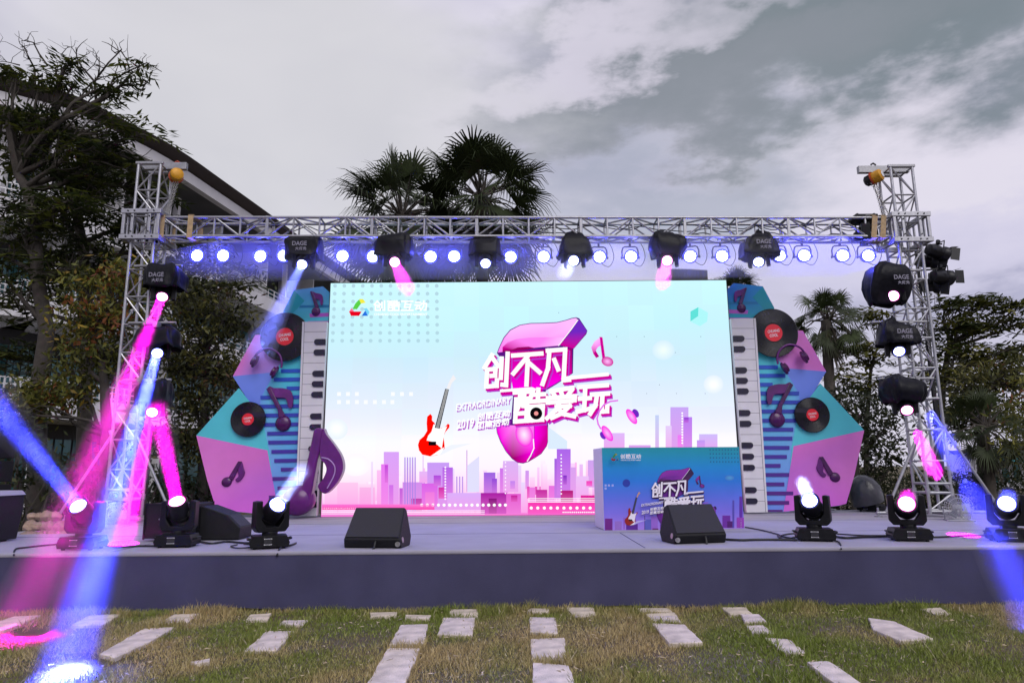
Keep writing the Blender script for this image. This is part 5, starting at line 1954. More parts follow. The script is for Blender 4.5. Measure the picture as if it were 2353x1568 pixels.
def build_big_note():
    ZL = zoomer(1.8667, 550, 840)
    yb = 13.25

    def W(px, py):
        p = at(*ZL(px, py), yb)
        return (p.x, max(p.z, ZS + 0.004))
    base = Vector((W(715, 1440)[0], yb, ZS))
    root = thing('music_note', 'big glossy purple music note standing on the stage against the screen', 'music note', base)
    b = MB()
    n = 36
    c = W(712, 1350)
    rx, rz = W(712 + 98, 1350)[0] - c[0], W(712, 1350 - 88)[1] - c[1]
    oval = [(c[0] + rx * math.cos(t) * math.cos(0.3) - rz * math.sin(t) * math.sin(0.3), max(ZS + 0.004, c[1] + rx * math.cos(t) * math.sin(0.3) + rz * math.sin(t) * math.cos(0.3))) for t in (2 * PI * k / n for k in range(n))]
    vs, fs = [], []
    D = 0.20
    K = 7
    for k in range(K):
        f = math.sin((k + 1) / K * PI / 2)
        yy = yb - D * math.cos((k + 1) / K * PI / 2)
        vs += [(c[0] + (x - c[0]) * f, yy, c[1] + (z - c[1]) * f) for x, z in oval]
    vs += [(x, yb + 0.1, z) for x, z in oval]
    vs.append((c[0], yb - D, c[1]))
    for i in range(K):
        for k in range(n):
            k2 = (k + 1) % n
            fs.append((i * n + k2, i * n + k, (i + 1) * n + k, (i + 1) * n + k2)[::-1])
    for k in range(n):
        fs.append((k, (k + 1) % n, len(vs) - 1))
    fs.append(tuple(range(K * n, (K + 1) * n)))
    b.add(vs, fs)
    b.build('note_head', M['purple'], root, org=base, smooth=50, fix=True)
    s = MB()
    s.prism([W(*p) for p in ((742, 1290), (752, 1240), (812, 945), (826, 928), (866, 930), (850, 1040), (812, 1240), (790, 1375), (770, 1400))], yb - 0.13, yb + 0.1)
    s.build('stem', M['purple'], root, org=base, bevel=0.03)
    fl = catmull([W(*p) for p in ((866, 932), (884, 965), (930, 1025), (968, 1085), (983, 1145), (972, 1200), (935, 1260), (878, 1309), (836, 1268), (868, 1220), (886, 1172), (876, 1135), (852, 1108), (848, 1030))], 4)
    f = MB()
    f.prism(fl, yb - 0.11, yb + 0.08)
    flag = f.build('flag', M['purple'], root, org=base, smooth=40, bevel=0.035)
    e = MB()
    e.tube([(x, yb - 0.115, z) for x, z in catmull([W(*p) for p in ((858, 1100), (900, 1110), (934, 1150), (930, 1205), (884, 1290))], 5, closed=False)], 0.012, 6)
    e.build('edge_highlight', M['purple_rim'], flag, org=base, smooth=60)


build_big_note()


# ================================================================== LIGHTING TRUSS
def yt(x):
    """Depth of the truss front at x: the gantry stands a touch askew to the screen."""
    return 12.20 + 0.012 * (x + 6.6)


TW = 0.42                    # tower width between chord centres
LX0 = -7.10                  # left tower, outer front chord
RX1 = 7.77                   # right tower, outer front chord
ZTOP = 7.33
BZ0, BZ1 = 5.88, 6.25        # bottom and top chord of the beam


def lattice(mb, a, b, ex, ey, w, d, step, r=0.025, rb=0.013, first=0):
    """Box truss from a to b: four chords, rungs and zigzag diagonals. ex, ey: directions of its width w and depth d."""
    a, b, ex, ey = Vector(a), Vector(b), Vector(ex), Vector(ey)
    ax = b - a
    L = ax.length
    ax = ax.normalized()
    corner = [Vector((0, 0, 0)), ex * w, ex * w + ey * d, ey * d]
    for c in corner:
        mb.cyl(a + c, b + c, r, n=8)
    n = max(1, int(round(L / step)))
    for i in range(n + 1):
        p = a + ax * (L * i / n)
        for j in range(4):
            mb.cyl(p + corner[j], p + corner[(j + 1) % 4], rb * 1.1, n=6, caps=False)
        if i < n:
            q = a + ax * (L * (i + 1) / n)
            for j in range(4):
                c0, c1 = corner[j], corner[(j + 1) % 4]
                if (i + (j >= 2) + (j % 2) + first) % 2:
                    mb.cyl(p + c0, q + c1, rb, n=6, caps=False)
                else:
                    mb.cyl(p + c1, q + c0, rb, n=6, caps=False)


def build_tower(x0, y, z1, side):
    """side -1: left tower, +1: right tower."""
    base = Vector((x0 + TW / 2, y + TW / 2, ZS))
    lab = 'left truss tower of aluminium lattice with a yellow hoist at its head' if side < 0 else 'right truss tower of aluminium lattice with dark spotlights on its outer side'
    root = thing('truss_tower', lab, 'truss tower', base, 'aluminium truss towers')
    org = base
    m = MB()
    lattice(m, (x0, y, ZS + 0.42), (x0, y, z1), (1, 0, 0), (0, 1, 0), TW, TW, 0.54, 0.027, 0.016)
    m.build('mast', M['alu'], root, org=org, smooth=50)
    # base section: extra rungs, cross feet and outriggers
    f = MB()
    for cx in (x0, x0 + TW):
        for cy in (y, y + TW):
            f.cyl((cx, cy, ZS + 0.05), (cx, cy, ZS + 0.44), 0.028, n=8)
            f.cyl((cx, cy, ZS + 0.40), (cx, cy, ZS + 0.50), 0.04, n=8)
    for z in (ZS + 0.10, ZS + 0.42, ZS + 0.58):
        f.cyl((x0, y, z), (x0 + TW, y, z), 0.024, n=8)
        f.cyl((x0, y + TW, z), (x0 + TW, y + TW, z), 0.024, n=8)
        f.cyl((x0, y, z), (x0, y + TW, z), 0.02, n=8)
        f.cyl((x0 + TW, y, z), (x0 + TW, y + TW, z), 0.02, n=8)
    for dx, dy in ((-1.05, 0), (1.05, 0), (0, -0.75), (0, 1.1)):
        c = Vector((x0 + TW / 2, y + TW / 2, ZS + 0.07))
        f.cyl(c, c + Vector((dx, dy, 0)), 0.028, n=8)
        f.cyl(c + Vector((dx * 0.97, dy * 0.97, -0.05)), c + Vector((dx * 0.97, dy * 0.97, 0.09)), 0.02, n=8)
        f.lathe(c + Vector((dx * 0.97, dy * 0.97, -0.07)), (0, 0, 1), [(0, 0.07), (0.015, 0.07)], 12)
    f.cyl((x0, y, ZS + 0.12), (x0 + TW, y, ZS + 0.40), 0.014, n=6)
    f.build('tower_foot', M['alu'], root, org=org, smooth=50)
    for s in (-1, 1):
        o = MB()
        cx = x0 if s < 0 else x0 + TW
        o.cyl((cx, y, ZS + 1.55), (cx + s * 0.80, y - 0.05, ZS + 0.10), 0.026, n=8)
        o.cyl((cx, y, ZS + 1.55), (cx + s * 0.03, y, ZS + 1.62), 0.045, n=8)
        o.build('outrigger', M['alu_dull'], root, org=org, smooth=50)
    # sleeve block that rides on the tower and carries the beam
    s = MB()
    cx, cy, cz = x0 + TW / 2, y + TW / 2, (BZ0 + BZ1) / 2 + 0.0
    W_, H_ = 0.64, 0.50
    if side > 0:
        cz -= 0.10
    for sx in (-1, 1):
        for sy in (-1, 1):
            s.box((cx + sx * W_ / 2, cy + sy * W_ / 2, cz), (0.055, 0.055, H_ - 0.1))
    for sz in (-1, 1):
        for sy in (-1, 1):
            s.box((cx, cy + sy * W_ / 2, cz + sz * H_ / 2), (W_ + 0.10, 0.075, 0.09))
            s.box((cx + sy * W_ / 2, cy, cz + sz * H_ / 2), (0.075, W_ - 0.08, 0.088))
    for sx in (-0.16, 0.16):
        for sy in (-1, 1):
            s.box((cx + sx, cy + sy * (W_ / 2 + 0.01), cz), (0.05, 0.03, H_ - 0.09))
            s.box((cx + sy * (W_ / 2 + 0.01), cy + sx, cz), (0.03, 0.05, H_ - 0.09))
    sl = s.build('sleeve_block', M['alu'], root, org=org, bevel=0.006)
    bo = MB()
    for sx in (-0.24, -0.12, 0.12, 0.24):
        for sz in (-1, 1):
            bo.cyl((cx + sx, cy - W_ / 2 - 0.036, cz + sz * H_ / 2), (cx + sx, cy - W_ / 2 - 0.05, cz + sz * H_ / 2), 0.014, n=8)
    for sx in (-0.16, 0.16):
        for sz in (-0.15, 0.15):
            bo.cyl((cx + sx, cy - W_ / 2 - 0.024, cz + sz), (cx + sx, cy - W_ / 2 - 0.04, cz + sz), 0.014, n=8)
    bo.build('bolt', M['black_metal'], sl, org=org)
    # head beam the hoist hangs from
    h = MB()
    hx0, hx1 = (x0 - 0.03, x0 + TW + 0.40) if side < 0 else (x0 - 0.52, x0 + TW + 0.05)
    h.box(((hx0 + hx1) / 2, y + TW / 2, z1 + 0.05), (hx1 - hx0, 0.09, 0.14))
    for yy in (y, y + TW):
        h.box((x0 + TW / 2, yy, z1 + 0.03), (TW + 0.10, 0.06, 0.05))
    h.build('head_beam', M['alu_dull'], root, org=org, bevel=0.006)
    return root


build_tower(LX0, yt(LX0), ZTOP - 0.03, -1)
build_tower(RX1 - TW, yt(RX1) + 0.02, ZTOP - 0.12, 1)


def build_beam():
    xa, xb = LX0 + TW + 0.10, RX1 - TW - 0.10
    ya, yb = yt(xa) + 0.03, yt(xb) + 0.03
    base = Vector((xa, ya, BZ0))
    root = thing('truss_beam', 'long horizontal aluminium lattice beam slung between the two truss towers', 'truss beam', base)
    ang = math.atan2(yb - ya, xb - xa)
    dz = -0.06
    m = MB()
    ex = Vector((0, 0, 1))
    ey = Vector((-math.sin(ang), math.cos(ang), 0))
    seg = 7
    for k in range(seg):
        p = Vector((xa + (xb - xa) * k / seg, ya + (yb - ya) * k / seg, BZ0 + dz * k / seg))
        q = Vector((xa + (xb - xa) * (k + 1) / seg, ya + (yb - ya) * (k + 1) / seg, BZ0 + dz * (k + 1) / seg))
        lattice(m, p + (q - p) * 0.006, q - (q - p) * 0.006, ex, ey, BZ1 - BZ0, 0.36, 0.545, 0.028, 0.0175, first=k)
        for z in (0, BZ1 - BZ0):
            for d in (0, 0.36):
                c = p + ex * z + ey * d
                m.cyl(c - (q - p) * 0.012, c + (q - p) * 0.012, 0.033, n=8)
    m.build('lattice', M['alu'], root, org=base, smooth=50)
    # cables tied along the beam
    rr = random.Random(4)
    for k in range(5):
        c = MB()
        pts = []
        x = xa + 0.6 + (6.0 if k > 1 else 0.0)
        z0 = BZ0 + (0.22 if k % 2 else 0.04)
        while x < xb - 0.3:
            t = (x - xa) / (xb - xa)
            pts.append((x, ya + (yb - ya) * t + 0.10 + 0.2 * (k % 3) / 2 + rr.uniform(-0.02, 0.02), z0 + dz * t + rr.uniform(-0.07, 0.06)))
            x += rr.uniform(0.18, 0.34)
        c.tube([(p[0], p[1], p[2]) for p in catmull3(pts)], 0.010, 5)
        c.build('cable', M['cable'], root, org=base, smooth=60)
    for xs in (xa + 0.02, xa + 0.55, xb - 0.35, xb - 0.18):
        s = MB()
        t = (xs - xa) / (xb - xa)
        yy = ya + (yb - ya) * t
        z = BZ0 + dz * t
        for side_y in (yy - 0.032, yy + 0.36 + 0.032):
            s.box((xs, side_y, z + 0.18), (0.10, 0.008, 0.44), Matrix.Rotation(0.15 if xs > 0 else 0, 3, 'Y'))
        s.box((xs, yy + 0.18, z + 0.41), (0.10, 0.43, 0.008))
        s.box((xs, yy + 0.18, z - 0.035), (0.10, 0.43, 0.008))
        s.build('lifting_strap', M['strap'], root, org=base)
    return root


def catmull3(pts, n=4):
    out = []
    m = len(pts)
    for i in range(m - 1):
        p0, p1, p2, p3 = (pts[min(max(i + k - 1, 0), m - 1)] for k in range(4))
        for k in range(n):
            t = k / n
            out.append(tuple(0.5 * ((2 * p1[j]) + (-p0[j] + p2[j]) * t + (2 * p0[j] - 5 * p1[j] + 4 * p2[j] - p3[j]) * t * t + (-p0[j] + 3 * p1[j] - 3 * p2[j] + p3[j]) * t ** 3) for j in range(3)))
    out.append(tuple(pts[-1]))
    return out


build_beam()


def chain_mesh(mb, a, b, link=0.05, r=0.006):
    a, b = Vector(a), Vector(b)
    d = (b - a)
    L = d.length
    d = d.normalized()
    x = d.orthogonal().normalized()
    y = d.cross(x)
    n = max(2, int(L / (link * 0.74)))
    for i in range(n):
        c = a + d * (L * (i + 0.5) / n)
        s = x if i % 2 else y
        w = link * 0.32
        pts = []
        for k in range(9):
            t = 2 * PI * k / 8
            pts.append(c + d * (link * 0.5 * math.cos(t)) + s * (w * math.sin(t)))
        mb.tube(pts, r, 4)


def build_hoist(x, z, side):
    y = yt(x) + TW / 2
    base = Vector((x, y, z))
    lab = 'yellow chain hoist hanging from the head of the left truss tower' if side < 0 else 'red and yellow chain hoist hanging from the head of the right truss tower'
    root = thing('chain_hoist', lab, 'chain hoist', base, 'chain hoists at the tower heads')
    b = MB()
    main = M['yellow']
    ax = Vector((0.55, -0.83, 0)).normalized() if side < 0 else Vector((0.62, -0.78, 0.18)).normalized()
    b.lathe(base - ax * 0.02, ax, [(0, 0.05), (0.0, 0.115), (0.10, 0.125), (0.15, 0.115), (0.17, 0.085), (0.175, 0.03)], 20)
    b.build('housing', main, root, org=base, smooth=40)
    g = MB()
    g.lathe(base - ax * 0.05, -ax, [(0, 0.10), (0.015, 0.11), (0.11, 0.105), (0.14, 0.07)], 20)
    g.build('gear_cover', M['yellow'] if side < 0 else M['black_metal'], root, org=base, smooth=40)
    w = MB()
    w.lathe(base - ax * 0.05, ax, [(0, 0.135), (0.03, 0.135)], 20)
    w.build('hand_wheel', M['hoist_red'], root, org=base, smooth=40)
    h = MB()
    h.tube([base + Vector((0, 0, 0.11)), base + Vector((0, 0, 0.17)), base + Vector((0.045, 0, 0.21)), base + Vector((0.045, 0, 0.27)), base + Vector((0, 0, 0.30)), base + Vector((-0.045, 0, 0.27))], 0.018, 6)
    h.build('hook', M['hoist_red'] if side < 0 else M['black_metal'], root, org=base, smooth=60)
    if side > 0:
        p = MB()
        p.lathe(base + ax * 0.156, ax, [(0, 0.062), (0.004, 0.062)], 20)
        p.build('badge', M['white_ink'], root, org=base)
    c = MB()
    if side < 0:
        for dx in (-0.04, 0.0, 0.04):
            chain_mesh(c, base + Vector((dx, 0, -0.11)), (x + dx * 0.5 - 0.12, y, BZ1 + 0.02))
        chain_mesh(c, (x - 0.12, y - 0.1, BZ0), (x - 0.20, y - 0.1, 5.35))
        chain_mesh(c, (x - 0.16, y - 0.1, BZ0), (x - 0.30, y - 0.1, 4.9))
    else:
        for dx in (-0.03, 0.02):
            chain_mesh(c, base + Vector((dx, 0, -0.11)), (x + 0.11 + dx, y, BZ1 + 0.02))
        chain_mesh(c, base + Vector((-0.09, 0, -0.08)), (x + 0.22, y, BZ1 + 0.02))
        chain_mesh(c, (x + 0.26, y - 0.1, BZ0 - 0.1), (x + 0.52, y - 0.1, 5.0))
        chain_mesh(c, (x + 0.5, y - 0.12, 4.95), (x + 0.62, y - 0.12, 3.4))
    c.build('chain', M['steel'], root, org=base)
    return root


hl = at(405, 404, yt(-6.3) + TW / 2)
build_hoist(hl.x, hl.z, -1)
hr = at(2009, 408, yt(6.8) + TW / 2)
build_hoist(hr.x, hr.z, 1)


# ================================================================== LAMPS
def beam_lamp(parent, pos, d, colour, watts, spread, r0=0.075):
    ld = bpy.data.lights.new('lamp', 'AREA')
    ld.shape = 'DISK'
    ld.size = 2 * r0
    ld.spread = math.radians(spread)
    ld.energy = watts
    ld.color = colour
    lo = bpy.data.objects.new('lamp', ld)
    COL.objects.link(lo)
    lo.location = pos
    lo.rotation_euler = (-Vector(d)).to_track_quat('Z', 'Y').to_euler()
    return lo


_SMOKE = {}


def smoke_mat(density, noise=None):
    k = (round(density, 3), noise)
    if k not in _SMOKE:
        m = bpy.data.materials.new('thin_smoke')
        m.use_nodes = True
        nt = m.node_tree
        nt.nodes.clear()
        o = nt.nodes.new('ShaderNodeOutputMaterial')
        v = nt.nodes.new('ShaderNodeVolumeScatter')
        v.inputs['Color'].default_value = (0.93, 0.93, 0.93, 1)
        v.inputs['Density'].default_value = density
        if noise:
            tc = nt.nodes.new('ShaderNodeTexCoord')
            mp = nt.nodes.new('ShaderNodeMapping')
            mp.inputs['Scale'].default_value = (1.0, 1.0, noise[1])
            nz = nt.nodes.new('ShaderNodeTexNoise')
            nz.inputs['Scale'].default_value = noise[0]
            nz.inputs['Detail'].default_value = 2.0
            mr = nt.nodes.new('ShaderNodeMapRange')
            mr.inputs['From Min'].default_value = 0.5 - noise[2]
            mr.inputs['From Max'].default_value = 0.5 + noise[2]
            mr.inputs['To Min'].default_value = density * noise[3]
            mr.inputs['To Max'].default_value = density * (2 - noise[3])
            nt.links.new(tc.outputs['Object'], mp.inputs['Vector'])
            nt.links.new(mp.outputs[0], nz.inputs['Vector'])
            nt.links.new(nz.outputs['Fac'], mr.inputs['Value'])
            nt.links.new(mr.outputs[0], v.inputs['Density'])
        nt.links.new(v.outputs[0], o.inputs['Volume'])
        _SMOKE[k] = m
    return _SMOKE[k]


def smoke_shaft(label, a, b, r0, r1, density, t0=0.0, t1=1.0, noise=None):
    """Stage smoke hanging where a beam passes: a closed body round the stretch t0..t1 of the line a-b."""
    a, b = Vector(a), Vector(b)
    d = b - a
    p, q = a + d * t0, a + d * t1
    ra, rb = r0 + (r1 - r0) * t0, r0 + (r1 - r0) * t1
    m = MB()
    n = 8
    L = (q - p).length
    prof = []
    for i in range(n + 1):
        f = i / n
        end = 1.0
        if t0 > 0 and f < 0.3:
            end = math.sqrt(max(0.02, 1 - (1 - f / 0.3) ** 2))
        if f > 0.7 and t1 < 1:
            end = math.sqrt(max(0.02, 1 - ((f - 0.7) / 0.3) ** 2))
        prof.append((L * f, (ra + (rb - ra) * f) * end))
    m.lathe((0, 0, 0), d, prof, 24)
    ob = m.build('smoke', smoke_mat(density, noise), None, loc=p)
    return tag(ob, label, 'smoke', kind='stuff')


BLUE, PINK, ICE = (0.035, 0.045, 1.0), (1.0, 0.0, 0.70), (0.30, 0.36, 1.0)


def lens_meshes(parent, kind, r=0.088, loc=(0, 0, 0)):
    """Glowing lens with its coloured halo made as a glowing ring, facing -Y."""
    e = MB()
    e.lathe((0, 0, 0), (0, -1, 0), [(0, r), (0.006, r * 0.98), (0.018, r * 0.6), (0.021, 0.001)], 28)
    ln = e.build('lens', M['lens_' + kind], parent, loc=loc, smooth=60)
    g = MB()
    n = 32
    vs, fs = [], []
    for k in range(n):
        t = 2 * PI * k / n
        for rr, yy in ((r * 1.02, 0.0), (r * 1.02, -0.012), (r * 1.22, -0.004), (r * 1.22, 0.012)):
            vs.append((rr * math.cos(t), yy, rr * math.sin(t)))
    for k in range(n):
        k2 = (k + 1) % n
        for j in range(4):
            j2 = (j + 1) % 4
            fs.append((k * 4 + j, k * 4 + j2, k2 * 4 + j2, k2 * 4 + j))
    g.add(vs, fs)
    g.build('lens_rim', M['lens_rim_' + kind], parent, loc=loc, smooth=60)  # glow seen round a lit lens, built as an emitting ring
    return ln


PIV = 0.39


def head_prototype():
    """Moving head standing on its base; the head points to -Y."""
    root = thing('moving_head', 'x', 'stage lamp', (0, 0, 0))
    b = MB()
    poly = [(-0.21, 0.02), (-0.225, 0.07), (-0.19, 0.15), (0.19, 0.15), (0.225, 0.07), (0.21, 0.02)]
    b.prism(poly, -0.15, 0.15)
    for sx in (-1, 1):
        for sy in (-1, 1):
            b.cyl((sx * 0.16, sy * 0.11, 0.0), (sx * 0.16, sy * 0.11, 0.025), 0.022, n=10)
    for sx in (-1, 1):                                              # carrying handles
        b.tube([(sx * 0.205, -0.08, 0.10), (sx * 0.245, -0.07, 0.11), (sx * 0.245, 0.07, 0.11), (sx * 0.205, 0.08, 0.10)], 0.012, 6)
    base = b.build('base', M['black'], root, bevel=0.012)
    p = MB()
    p.box((-0.02, -0.153, 0.085), (0.085, 0.008, 0.06))
    p.build('display', M['grille'], base)
    p = MB()
    for q in ((-0.055, 0.115), (0.015, 0.115), (-0.055, 0.055), (0.015, 0.055)):
        p.box((-0.0 + (q[0] + 0.02) * 1.15 - 0.02, -0.157, 0.085 + (q[1] - 0.085) * 1.05), (0.004, 0.004, 0.012))
    p.box((-0.02, -0.157, 0.118), (0.09, 0.004, 0.004))
    p.box((-0.02, -0.157, 0.052), (0.09, 0.004, 0.004))
    p.build('display_frame', M['white_ink'], base)
    y = MB()
    outer = [(-0.20, 0.54), (-0.205, 0.24), (-0.16, 0.185), (0.16, 0.185), (0.205, 0.24), (0.20, 0.54), (0.145, 0.55), (0.128, 0.54), (0.130, 0.33), (0.075, 0.245), (-0.075, 0.245), (-0.130, 0.33), (-0.128, 0.54), (-0.145, 0.55)]
    y.prism(outer, -0.075, 0.075)
    y.cyl((0, 0, 0.14), (0, 0, 0.19), 0.09, n=20)
    y.build('yoke', M['black'], root, bevel=0.012)
    h = MB()
    h.lathe((0, 0.20, 0), (0, -1, 0), [(0, 0.05), (0.02, 0.085), (0.10, 0.115), (0.20, 0.122), (0.28, 0.118), (0.37, 0.112), (0.40, 0.118), (0.415, 0.112), (0.412, 0.098), (0.395, 0.095)], 28)
    for s in (-1, 1):
        h.cyl((s * 0.10, 0, 0), (s * 0.135, 0, 0), 0.06, n=16)
    for k in range(6):                                              # cooling ribs behind
        h.lathe((0, 0.10 - 0.02 * k, 0), (0, -1, 0), [(0, 0.112 + 0.003 * k), (0.004, 0.122), (0.008, 0.112 + 0.003 * k)], 28, caps=False)
    head = h.build('head', M['black_metal'], root, loc=(0, 0, PIV), smooth=40)
    return root


def pan_tilt(d):
    d = Vector(d).normalized()
    return math.atan2(d.x, -d.y), -math.asin(max(-1, min(1, d.z)))


def cover_mesh(kind, seed, w=0.36, d=0.27):
    """Plastic rain cover tied over the base of a hanging lamp; zero at the base top, hanging down."""
    rng = np.random.default_rng(seed)
    if kind == 'tied':
        lev = [(0.15, 0.10, 0.09), (0.10, 0.16, 0.13), (0.03, 0.70, 0.65), (-0.06, 0.92, 0.95), (-0.17, 1.0, 1.0), (-0.28, 1.03, 1.05), (-0.36, 1.10, 1.12)]
    elif kind == 'flat':
        lev = [(0.07, 0.45, 0.4), (0.055, 0.80, 0.75), (0.01, 0.95, 0.95), (-0.09, 1.02, 1.02), (-0.20, 1.0, 1.02), (-0.29, 0.96, 1.0), (-0.345, 1.0, 1.03)]
    elif kind == 'balloon':
        lev = [(0.17, 0.30, 0.4), (0.13, 0.75, 0.8), (0.04, 1.05, 1.0), (-0.10, 1.18, 1.0), (-0.26, 1.22, 0.85), (-0.42, 1.15, 0.62), (-0.54, 1.0, 0.5), (-0.60, 0.80, 0.42)]
    else:
        lev = [(0.12, 0.25, 0.3), (0.09, 0.70, 0.7), (0.02, 1.08, 1.05), (-0.09, 1.2, 1.2), (-0.20, 1.22, 1.2), (-0.30, 1.05, 1.05), (-0.36, 0.92, 0.95)]
    w, d = w * 0.90, d * 0.92
    n = 40
    vs, fs = [], []
    ph = rng.uniform(0, 6.28, 8)
    for i, (z, kx, ky) in enumerate(lev):
        for k in range(n):
            t = 2 * PI * k / n
            c, s = math.cos(t), math.sin(t)
            e = 0.42                                               # squarish outline
            x = math.copysign(abs(c) ** e, c) * w * kx
            y = math.copysign(abs(s) ** e, s) * d * ky
            f = (0.07 * math.sin(3 * t + ph[0] + i * 0.7) + 0.05 * math.sin(5 * t + ph[1] - i) + 0.035 * math.sin(11 * t + ph[2])) * (0.5 + 0.14 * i)
            if kind == 'balloon':
                x, f = x - 0.16 * i / 7, f * 0.45
            dz = 0.02 * math.sin(4 * t + ph[3]) * (i / 6) + 0.015 * math.sin(7 * t + ph[4]) + (0.05 * math.sin(t + ph[5]) if i < 3 else 0.0)
            vs.append((x * (1 + f), y * (1 + f), z + dz))
    for i in range(len(lev) - 1):
        for k in range(n):
            k2 = (k + 1) % n
            fs.append((i * n + k, (i + 1) * n + k, (i + 1) * n + k2, i * n + k2))
    vs.append((0, 0, lev[0][0] + 0.02))
    for k in range(n):
        fs.append((k, (k + 1) % n, len(vs) - 1))
    return vs, fs


def dage_lettering(y, w=0.27):
    """White print on the covers: DAGE over four small characters."""
    mb = MB()
    vs, fs, h = text('DAGE', 0.0, 0.025)
    mb.add([(-w / 2 + x * w, y, -0.195 + z * 0.085) for x, z in vs], fs)
    a = Art(lambda x, z: (x, z), y - 0.0002)
    for i, ch in enumerate(('大', '灯', '光')):
        a.mb = mb
        for st in GLYPH[ch]:
            pts = [(-w / 2 + w * (0.24 + 0.26 * i) + gx / 100 * 0.058, -0.285 + gz / 100 * 0.062) for gx, gz in st]
            a.stroke(pts, 0.010, None)
    return mb


HEAD = head_prototype()
head_first = [True]


def place_head(label, loc, aim_dir, kind, hang=False, cover=None, words=False, group=None, cover_size=(0.36, 0.27), seed=1, colour=None, watts=0, spread=5, facing=None):
    root = HEAD if head_first[0] else dup(HEAD)
    if head_first[0]:
        head_first[0] = False
    root.location = loc
    root['label'] = label
    root['category'] = 'stage lamp'
    if group:
        root['group'] = group
    d = Vector(aim_dir).normalized()
    pan, tilt = pan_tilt(d)
    parts = {c.name.split('.')[0]: c for c in root.children}
    for c in list(root.children):
        for g in list(c.children):
            if g.name.split('.')[0] in ('lens', 'lens_rim'):
                bpy.data.objects.remove(g)
    for c in list(root.children):
        if c.type == 'LIGHT':
            bpy.data.objects.remove(c)
    piv = Vector((0, 0, -PIV if hang else PIV))
    fp = pan if facing is None else facing
    if hang:
        parts['base'].rotation_euler = (0, PI, 0)
        parts['yoke'].rotation_euler = (0, PI, pan)
    else:
        parts['base'].rotation_euler = (0, 0, fp * 0.5)
        parts['yoke'].rotation_euler = (0, 0, pan)
    parts['head'].location = piv
    parts['head'].rotation_euler = (tilt, 0, pan)
    for o in (root, *root.children):
        o.rotation_mode = 'XYZ'
    lens_meshes(parts['head'], kind, 0.088, (0, -0.198, 0))
    if cover:
        m = MB()
        vs, fs = cover_mesh(cover, seed, *cover_size)
        m.add(vs, fs)
        ob = m.build('rain_cover', M['cover'], root, smooth=60, fix=True)
        so = ob.modifiers.new('thickness', 'SOLIDIFY')
        so.thickness = 0.004
        if words:
            dage_lettering(-cover_size[1] * 1.22).build('lettering', M['cover_print'], ob)
    lens_pos = Vector(loc) + piv + d * 0.225
    if colour is not None and watts:
        lp = beam_lamp(root, lens_pos + d * 0.012, d, colour, watts, spread)
        lp.parent = root
        lp.location = lens_pos + d * 0.012 - Vector(loc)
    return lens_pos, d


def floor_head(label, u, v_base, y_off, target, kind, colour, watts, spread, group='moving head lamps along the stage front'):
    p = on_z(u, v_base, ZS)
    loc = Vector((p.x, p.y + 0.15 + y_off, ZS + 0.001))
    for _ in range(3):                                              # stand it so that the lens is where the photograph shows it
        piv = loc + Vector((0, 0, PIV))
        d = (Vector(target) - piv).normalized()
        lens = piv + d * 0.22
        loc.x += at(u, 1160, lens.y).x - lens.x
    return place_head(label, loc, d, kind, False, None, False, group, colour=colour, watts=watts, spread=spread)


FG = 'moving head lamps along the stage front'
# -- stage front
tA = at(-35, 900, 6.6)
lA, dA = floor_head('black moving head at the left end of the stage, blue beam rising to the left', 178, 1264, 0, tA, 'blue', BLUE, 34, 6)
smoke_shaft('thin smoke lit blue by the lamp at the left end of the stage', lA, tA, 0.09, 0.26, 0.13, noise=(2.5, 1.0, 0.2, 0.5))
tB = at(358, 930, 7.55)
lB, dB = floor_head('black moving head in front of the road case sending a pink beam straight up', 405, 1258, 0, tB, 'pink', PINK, 24, 6)
smoke_shaft('thin smoke lit pink above the lamp in front of the road case', lB, tB, 0.09, 0.21, 0.13, noise=(3.0, 0.5, 0.2, 0.5))
tC = at(722, 1040, 7.6)
lC, dC = floor_head('black moving head in front of the left printed wing with an ice blue beam', 638, 1261, 0, tC, 'blue', ICE, 9, 7)
smoke_shaft('faint pale blue smoke rising over the big purple note', lC, lC + dC * 0.75, 0.085, 0.12, 0.35)
tD = at(1826, 1066, 7.9)
lD, dD = floor_head('black moving head in front of the right printed wing with a short pale beam', 1860, 1244, 0, tD, 'blue', ICE, 9, 7)
smoke_shaft('short puff of pale smoke above the lamp in front of the right wing', lD, lD + dD * 0.55, 0.085, 0.12, 0.45, 0, 0.98)
tE = at(2092, 1075, 7.2)
lE, dE = floor_head('black moving head with pink light standing before the foot of the right truss tower', 2083, 1244, 0, tE, 'pink', PINK, 7, 9)
smoke_shaft('small haze of pink smoke above the lamp before the right tower', lE, lE + dE * 0.42, 0.09, 0.13, 0.35, 0, 0.98)
tF = at(2326, 1080, 7.2)
lF, dF = floor_head('black moving head with blue light at the right end of the stage front', 2313, 1246, 0, tF, 'blue', BLUE, 9, 9)
smoke_shaft('small haze of blue smoke above the lamp at the right end of the stage', lF, lF + dF * 0.42, 0.09, 0.13, 0.4, 0, 0.98)

# -- hanging under the beam
TG = 'moving head lamps under the truss beam'


def truss_head(label, u, target, kind, colour, watts, spread, cover, words, size, seed):
    x = at(u, 604, yt(0)).x
    y = yt(x) + 0.03 + 0.10
    x = at(u, 604, y).x
    z = BZ0 - 0.07
    piv = Vector((x, y, z - PIV))
    d = (Vector(target) - piv).normalized()
    loc = Vector((x, y, z)) - Vector((d.x * 0.2, 0, 0))
    piv = loc + Vector((0, 0, -PIV))
    d = (Vector(target) - piv).normalized()
    return place_head(label, loc, d, kind, True, cover, words, TG, size, seed, colour, watts, spread)


